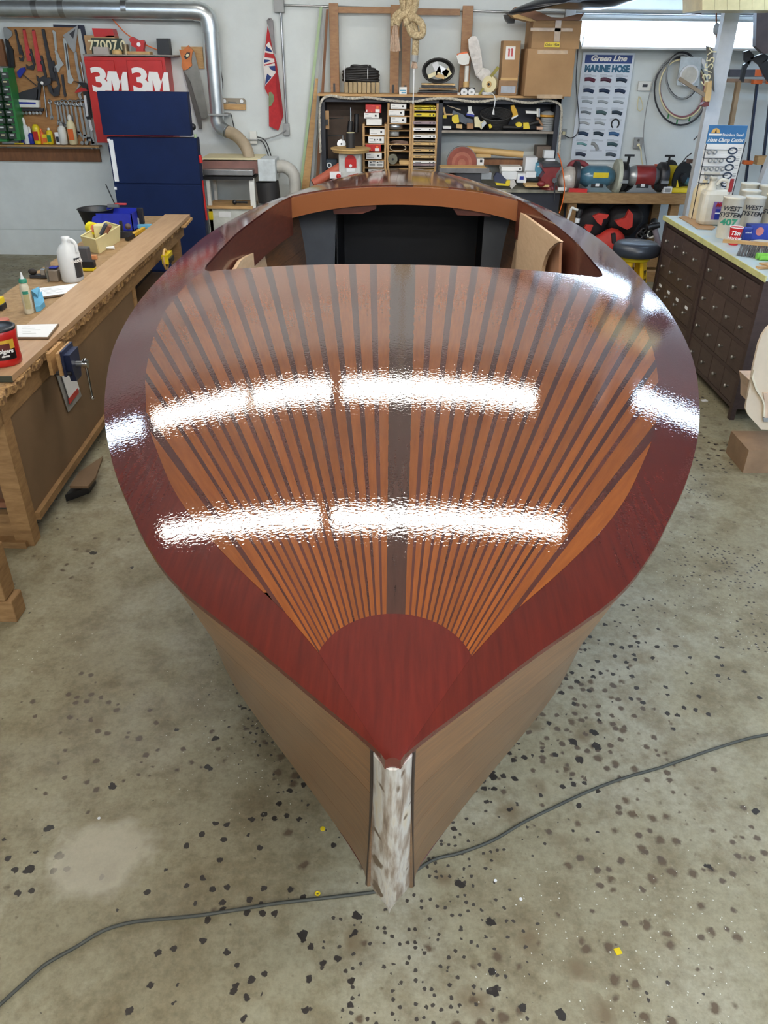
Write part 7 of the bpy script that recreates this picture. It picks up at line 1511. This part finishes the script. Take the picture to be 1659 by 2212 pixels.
# glue bottle
p = onb(64, 676); t = thing('glue_bottle', 'cream glue bottle with a green cap and pale tip standing on the bench', 'bottle', p)
MB().lathe(p, [(.028, 0), (.031, .006), (.031, .14), (.026, .165), (.017, .175)], n=22, sx=.8).build('body', mat('glue_cream', (216, 210, 186), rough=.4), t); MB().lathe(p+Vector((0, 0, .175)), [(.022, 0), (.023, .015), (.016, .022)], n=18).build('cap', mat('teal_cap', (42, 134, 110)), t); MB().lathe(p+Vector((0, 0, .197)), [(.012, 0), (.008, .01), (.004, .035)], n=12).build('tip', TRANSP, t)
ca = math.atan2(-p.x, p.y); wrap(p, .031, .03, .13, ca-.5, ca+.5, mat('tan_label', (186, 176, 130)), 'label', t); wrap(p, .031, .115, .132, ca-.5, ca+.5, mat('teal_cap', (42, 134, 110)), 'label_band', t, off=.002)
t = thing('blue_rag', 'crumpled light blue rag behind the green-capped glue bottle', 'rag', onb(86, 668)); MB().prism([onb(*q) for q in [(74, 650), (92, 640), (98, 662), (88, 672), (78, 674)]], (0, 0, .03)).prism([onb(*q) for q in [(70, 645), (88, 636), (84, 655)]], (0, 0, .05)).build('cloth', LBLUE, t)
# big white jug
p = onb(158, 606, PT-.03); t = thing('solvent_bottle', 'large white handled bottle with a black label on the bench', 'bottle', p)
WJ = mat('hdpe_white', (226, 228, 228), rough=.4, noise=.02); MB().lathe(p, [(.060, 0), (.066, .012), (.068, .15), (.064, .19), (.045, .225), (.026, .24), (.024, .262)], n=30, sx=1.08).build('body', WJ, t); MB().lathe(p+Vector((0, 0, .262)), [(.027, 0), (.027, .018), (.01, .02)], n=18).build('cap', WJ, t)
MB().tube(smooth_path([p+Vector((.015, -.01, .255)), p+Vector((.045, -.015, .262)), p+Vector((.068, -.02, .235)), p+Vector((.068, -.02, .19))], 5), .011, 8).build('handle', WJ, t)
ca = math.atan2(-p.x, p.y); wrap(p, .070, .03, .155, ca+.35, ca+1.25, mat('label_charcoal', (44, 46, 50), rough=.35), 'label', t, off=.003); face(p, .074, .135, 'VARSOL', .024, PRINTW, t, ca+.62)
# tools and trays further along
def lump(name, lb, cat, px, py, boxes, z=BT+.002):
    p = onb(px, py, z); t = thing(name, lb, cat, p)
    for (nm, m, a, b) in boxes: MB().box(p+Vector(a), p+Vector(b), bev=.004).build(nm, m, t)
    return t, p
t, p = lump('hand_plane', 'old hand plane with a dark knob behind the white pad', 'plane', 95, 600, [('sole', STEELD, (-.09, -.02, 0), (.10, .03, .022)), ('iron', STEEL, (-.01, -.02, .02), (.02, .02, .06))]); MB().sph(p+Vector((.06, 0, .045)), .022).build('knob', mat('dark_knob', (46, 38, 32)), t); MB().sph(p+Vector((-.07, 0, .04)), .02, sz=(1.5, .8, 1)).build('tote', mat('dark_knob', (46, 38, 32)), t)
lump('wood_clamp_block', 'brown wooden block between the plane and the white bottle', 'block', 120, 606, [('block', mat('grey_brown_block', (130, 116, 100)), (-.03, -.03, 0), (.03, .05, .07)), ('blue_top', BLUE, (-.03, .0, .075), (.02, .05, .085))])
solo(MB().obox(onb(109, 606)+Vector((0, 0, .065)), Vector((.003, 0, 0)), Vector((0, .04, 0)), Vector((0, 0, .065))), 'clear_square', 'upright clear plastic sheet beside the hand plane', 'sheet', mat('clear_sheet', (190, 190, 178), rough=.1, trans=.7))
t, p = lump('black_box', 'dark grey box behind the label of the big white bottle', 'box', 182, 566, [('box', mat('dark_grey_box', (74, 74, 78)), (-.05, -.02, 0), (.04, .05, .10))])
t, p = lump('sanding_sponge', 'black and yellow sanding block beside the white bottle', 'block', 194, 584, [('pad', BLACK, (-.05, -.02, .02), (.04, .03, .065)), ('yellow_base', YEL, (-.05, -.03, 0), (.04, .02, .02))])
lump('orange_block', 'small orange wooden block behind the cream tray', 'block', 198, 560, [('block', mat('orange_wood', (206, 140, 92)), (-.04, -.02, 0), (.04, .02, .03))])
# cream tray
pc = [atz(*q, BT+.002) for q in [(186, 541), (214, 548), (258, 520), (232, 512)]]; t = thing('tool_tray', 'cream plastic tray holding knives and a tape roll', 'tray', pc[0]); TRC = mat('tray_cream', (226, 214, 160), rough=.45, noise=.04)
c_ = sum(pc, Vector((0, 0, 0)))/4; top = [c_+(q-c_)*1.15+Vector((0, 0, .11)) for q in pc]
MB().prism([q+Vector((0, 0, .004)) for q in pc], (0, 0, -.004)).build('floor', TRC, t)
for k in range(4):
    a, b, c2, d2 = pc[k], pc[(k+1) % 4], top[(k+1) % 4], top[k]; nrm = (b-a).cross(d2-a).normalized()*.004; MB().add([a, b, c2, d2, a+nrm, b+nrm, c2+nrm, d2+nrm], [(0, 1, 2, 3), (7, 6, 5, 4), (0, 4, 5, 1), (1, 5, 6, 2), (2, 6, 7, 3), (3, 7, 4, 0)]).build('wall_panel', TRC, t)
    MB().tube([c2, d2], .006, 6).build('rim', TRC, t)
def knife(lb, a, b, m): 
    A = atz(*a, BT+.03); B = atz(*b, BT+.17); t = thing('putty_knife', lb, 'knife', A); md = A.lerp(B, .45); MB().cyl(md, B, .013, .016, n=10).build('handle', m, t); MB().beam(A, md, .03, .004).build('blade', STEEL, t)
knife('knife with a dark blue handle leaning in the cream tray', (208, 524), (229, 484), mat('slate_handle', (70, 76, 92))); knife('knife with a brown handle leaning in the cream tray', (216, 526), (237, 488), mat('brown_handle', (140, 92, 70)))
p = c_+Vector((-.08, .04, .12)); t = thing('tape_roll', 'roll of bright yellow tape in the cream tray', 'tape', p-Vector((0, 0, .05))); ax = Vector((.8, -.6, 0)); MB().cyl(p-ax*.03, p+ax*.02, .045, n=26).build('tape', mat('bright_yellow_tape', (240, 222, 30)), t); MB().cyl(p+ax*.021, p+ax*.023, .03, n=20).build('core', mat('tape_core', (226, 130, 100)), t)
t = thing('cream_block', 'cream plastic box beside the yellow tape in the tray', 'box', c_); MB().box(c_+Vector((-.06, .0, .05)), c_+Vector((.03, .09, .15)), bev=.01).build('body', TRC, t)
t, p = lump('small_nozzle', 'small white nozzle lying on the bench before the tray', 'nozzle', 238, 539, []); MB().cyl(p+Vector((-.03, 0, .012)), p+Vector((.03, .01, .012)), .007, .015, n=10).build('nozzle', PAPER, t)
# bucket, blue bin
p = onb(212, 486); t = thing('black_bucket', 'round black rubber pan behind the blue bin', 'pan', p); MB().lathe(p, [(.11, 0), (.15, .13), (.158, .135), (.15, .14), (.14, .13), (.10, .012), (.005, .01)], n=32, cap=False).build('pan', BLACK, t)
p = onb(262, 492); t = thing('blue_bin', 'royal blue plastic parts bin on the far end of the bench', 'bin', p); BB = mat('bin_blue', (30, 44, 160), rough=.4); Lx, Ly, Hh = .15, .15, .14
for a, b in (((-Lx, -Ly, 0), (Lx, -Ly+.008, Hh)), ((-Lx, Ly-.008, 0), (Lx, Ly, Hh)), ((Lx-.008, -Ly, 0), (Lx, Ly, Hh)), ((-Lx, -Ly, 0), (-Lx+.008, Ly, Hh*.55)), ((-Lx, -Ly, 0), (Lx, Ly, .008))): MB().box(p+Vector(a), p+Vector(b)).build('side', BB, t)
MB().prism([p+Vector((-Lx, -Ly-.002, 0)), p+Vector((-Lx-.05, -Ly-.002, .06)), p+Vector((-Lx-.03, -Ly-.002, Hh*.8)), p+Vector((-Lx+.06, -Ly-.002, Hh))], (0, .012, 0)).build('scoop_side', BB, t)
t, p = lump('bin_tools', 'odd tools sticking out of the blue bin', 'tools', 262, 486, [('tool', STEEL, (-.10, .0, .14), (-.0, .03, .17)), ('tool', REDT, (-.04, .02, .16), (.06, .05, .175))])
t, p = lump('hand_plane', 'dark hand plane with a round knob between tray and yellow knife', 'plane', 272, 514, [('body', STEELD, (-.05, -.02, 0), (.05, .03, .05)), ('iron', BLACK, (-.04, .0, .04), (-.02, .03, .13))]); MB().sph(p+Vector((.03, 0, .09)), .025).build('knob', mat('brown_knob', (86, 68, 58)), t)
a, b = onb(274, 516, BT+.02), onb(310, 494, BT+.02); t = thing('utility_knife', 'yellow and black utility knife lying near the far end', 'knife', a); MB().beam(a, a.lerp(b, .35), .03, .025).build('grip', BLACK, t); MB().beam(a.lerp(b, .3), b, .028, .024).build('body', mat('amber_yellow', (214, 168, 44)), t)
t, p = lump('grey_shears', 'dark shears with pale blue rag at the far end of the bench', 'shears', 305, 492, [('rag', LBLUE, (-.03, -.04, 0), (.09, .02, .03)), ('blade', BLACK, (-.02, .0, .03), (.03, .03, .16)), ('handle', GREY, (-.06, -.01, .02), (-.01, .03, .08))])
t, p = lump('tape_measure', 'yellow and black tape measure at the left picture edge', 'tape measure', 2, 668, [('case', YEL, (-.04, -.03, 0), (.02, .03, .07)), ('bumper', BLACK, (-.045, -.033, -.0), (.025, .033, .035))])
t, p = lump('reddish_disc', 'flat reddish disc behind the coffee can', 'lid', 6, 694, []); MB().cyl(p, p+Vector((0, 0, .012)), .035, n=20).build('lid', mat('salmon_lid', (190, 110, 90)), t)
# vise on the bench front
zv = BT-.06; uvise = uv_of(atz(150, 770, BT-.05))[0]; t = thing('woodworking_vise', 'dark blue woodworking vise with wooden jaws on the bench front', 'vise', bp(uvise, -.1, BT-.25)); VB = mat('vise_blue', (34, 44, 74), rough=.35, noise=.12)
bbox(uvise-.10, -.022, BT-.115, uvise+.10, -.004, BT-.002).build('inner_jaw', PINE, t); bbox(uvise-.10, -.068, BT-.12, uvise+.10, -.052, BT-.002).build('outer_jaw', PINE, t)
bbox(uvise-.085, -.080, BT-.13, uvise+.085, -.068, BT+.002).build('jaw_plate', VB, t)
MB().prism([bp(uvise+a_, -.080, BT-.09+b_) for a_, b_ in [(-.07, .07), (.07, .07), (.06, -.02), (.04, -.08), (-.04, -.08), (-.06, -.02)]], -bn*.03).build('casting', VB, t)
for du in (-.06, .06): MB().cyl(bp(uvise+du, .0, BT-.12), bp(uvise+du, -.10, BT-.12), .011, n=8).build('guide_rod', STEELD, t)
MB().cyl(bp(uvise, -.09, BT-.09), bp(uvise, -.155, BT-.09), .015, n=14).build('screw', STEEL, t); MB().cyl(bp(uvise, -.145, BT-.09), bp(uvise, -.17, BT-.09), .022, n=14).build('screw_boss', CHROME, t)
MB().cyl(bp(uvise, -.158, BT-.07), bp(uvise+.0, -.158, BT-.28), .007, n=8).sph(bp(uvise, -.158, BT-.28), .011).sph(bp(uvise, -.158, BT-.07), .011).build('handle', CHROME, t)
t = thing('hanging_notes', 'notepad and grey clipboard hung on the bench panel below the vise', 'notepad', bp(uvise+.15, .05, .3)); uc = uv_of(atz(178, 830, .45))[0]
def hang(u0, u1, z0, z1, off, m, nm, sk=.06): MB().prism([bp(u0, off, z1), bp(u1, off, z1), bp(u1+sk, off, z0), bp(u0+sk, off, z0)], bn*.004).build(nm, m, t)
uu = uv_of(atx(178, 830, bp(1, .04, 0).x))[0]
hang(uvise+.10, uvise+.34, .40, .66, .046, mat('grey_clipboard', (150, 150, 148)), 'clipboard'); hang(uvise+.13, uvise+.30, .46, .70, .036, PAPER, 'sheet'); hang(uvise+.17, uvise+.335, .445, .475, .034, RED, 'red_strip', .0)
# tape dispenser on the far corner of the apron
u9 = uv_of(atz(360, 560, .72))[0]; t = thing('tape_gun', 'yellow and black tape gun hung on the bench front near its far end', 'tape dispenser', bp(u9, -.05, .70)); c_ = atz(361, 556, .72)
MB().obox(c_, bd*.09, bn*.025, Vector((0, 0, .035))).build('body', YEL, t); MB().obox(c_+Vector((.01, 0, -.012)), bd*.07, bn*.03, Vector((0, 0, .018))).build('grip', BLACK, t); MB().tube([c_-bd*.02+bd*.07*math.cos(a_)+Vector((0, 0, .075*math.sin(a_)-.01))+bn*.01 for a_ in [k*math.pi/8 for k in range(16)]], .010, 6, True).build('tape_roll', KRAFT, t)
# plywood scraps under the bench
t = thing('plywood_scraps', 'plywood scraps sticking out from under the bench', 'scraps', atz(190, 1040, 0)); MB().prism([atz(*q, .10) for q in [(150, 1050), (170, 1020), (222, 985), (206, 1030), (190, 1050)]], (0, 0, -.015)).build('sheet', HARD, t); MB().prism([atz(*q, .05) for q in [(140, 1070), (165, 1040), (205, 1030), (190, 1052)]], (0, 0, -.04)).build('sheet', BLACK, t)
# post stub at the lower left edge
q = atz(20, 1345, 0); t = thing('sawhorse_leg', 'rough pine timber leg at the left edge of the floor', 'leg post', (q.x, q.y, 0)); MB().box((q.x-.25, q.y, 0), (q.x+.035, q.y+.10, .11), bev=.006).box((q.x-.25, q.y, .115), (q.x+.012, q.y+.10, .36), bev=.006).build('timber', W_FIR, t)
# scrap wood on the floor by the bench leg
q = atz(40, 1180, 0); solo(MB().box((q.x-.25, q.y-.02, 0), (q.x+.05, q.y+.04, .035)), 'floor_offcut', 'short pine offcut on the floor by the bench end', 'offcut', W_FIR)
# ------------------------------------------------------------------ extension cord and bits on the floor
def fl_(l): return [atz(a, b, .008) for a, b in l]
cord_l = [(-40, 2205), (0, 2170), (55, 2120), (100, 2082), (165, 2045), (220, 2012), (280, 1993), (350, 1985), (425, 1978), (500, 1967), (600, 1951), (725, 1937), (835, 1921), (885, 1890), (937, 1857), (995, 1842), (1065, 1815), (1130, 1777), (1195, 1745), (1270, 1710), (1350, 1680), (1430, 1657), (1530, 1622), (1610, 1597), (1659, 1587), (1760, 1570)]
solo(MB().tube(smooth_path(fl_(cord_l), 8), .0052, 8), 'extension_cord', 'dark grey extension cord snaking across the floor under the bow', 'cord', mat('grey_green_cord', (62, 64, 58), rough=.6, noise=.08))
p = atz(1335, 2055, .001); solo(MB().box(p-Vector((.009, .009, .001)), p+Vector((.009, .009, .001)), rz=.3), 'yellow_sticker', 'small square yellow sticker on the floor at lower right', 'sticker', YEL)
p = atz(686, 1931, .001); solo(MB().tube([p+Vector((.006*math.cos(a_), .006*math.sin(a_), .002)) for a_ in [k*math.pi/6 for k in range(12)]], .003, 6, True), 'yellow_ring', 'tiny yellow ring on the floor beside the cord', 'ring', YEL)
p = atz(697, 1791, .001); solo(MB().cyl(p, p+Vector((0, 0, .004)), .008, n=8), 'yellow_chip', 'tiny yellow chip on the floor left of the bow', 'chip', YEL)
p = atz(1521, 866, .001); solo(MB().box(p-Vector((.02, .015, .001)), p+Vector((.02, .015, .006)), rz=.2), 'white_tag', 'small white scrap on the floor by the cabinet foot', 'scrap', PAPER)
for k, (x, y, lb) in enumerate(((590-830+830, 0, ''),)): pass
for (x, y, lb) in ((1125, 1943, 'white speck of filler on the floor right of the bow'), (1070, 1903, 'white speck on the floor just right of the stem foot'), (214, 1768, 'white speck on the floor at far left')):
    p = atz(x, y, .001); solo(MB().cyl(p, p+Vector((0, 0, .003)), .005, n=7), 'filler_speck', lb, 'speck', PAPER)
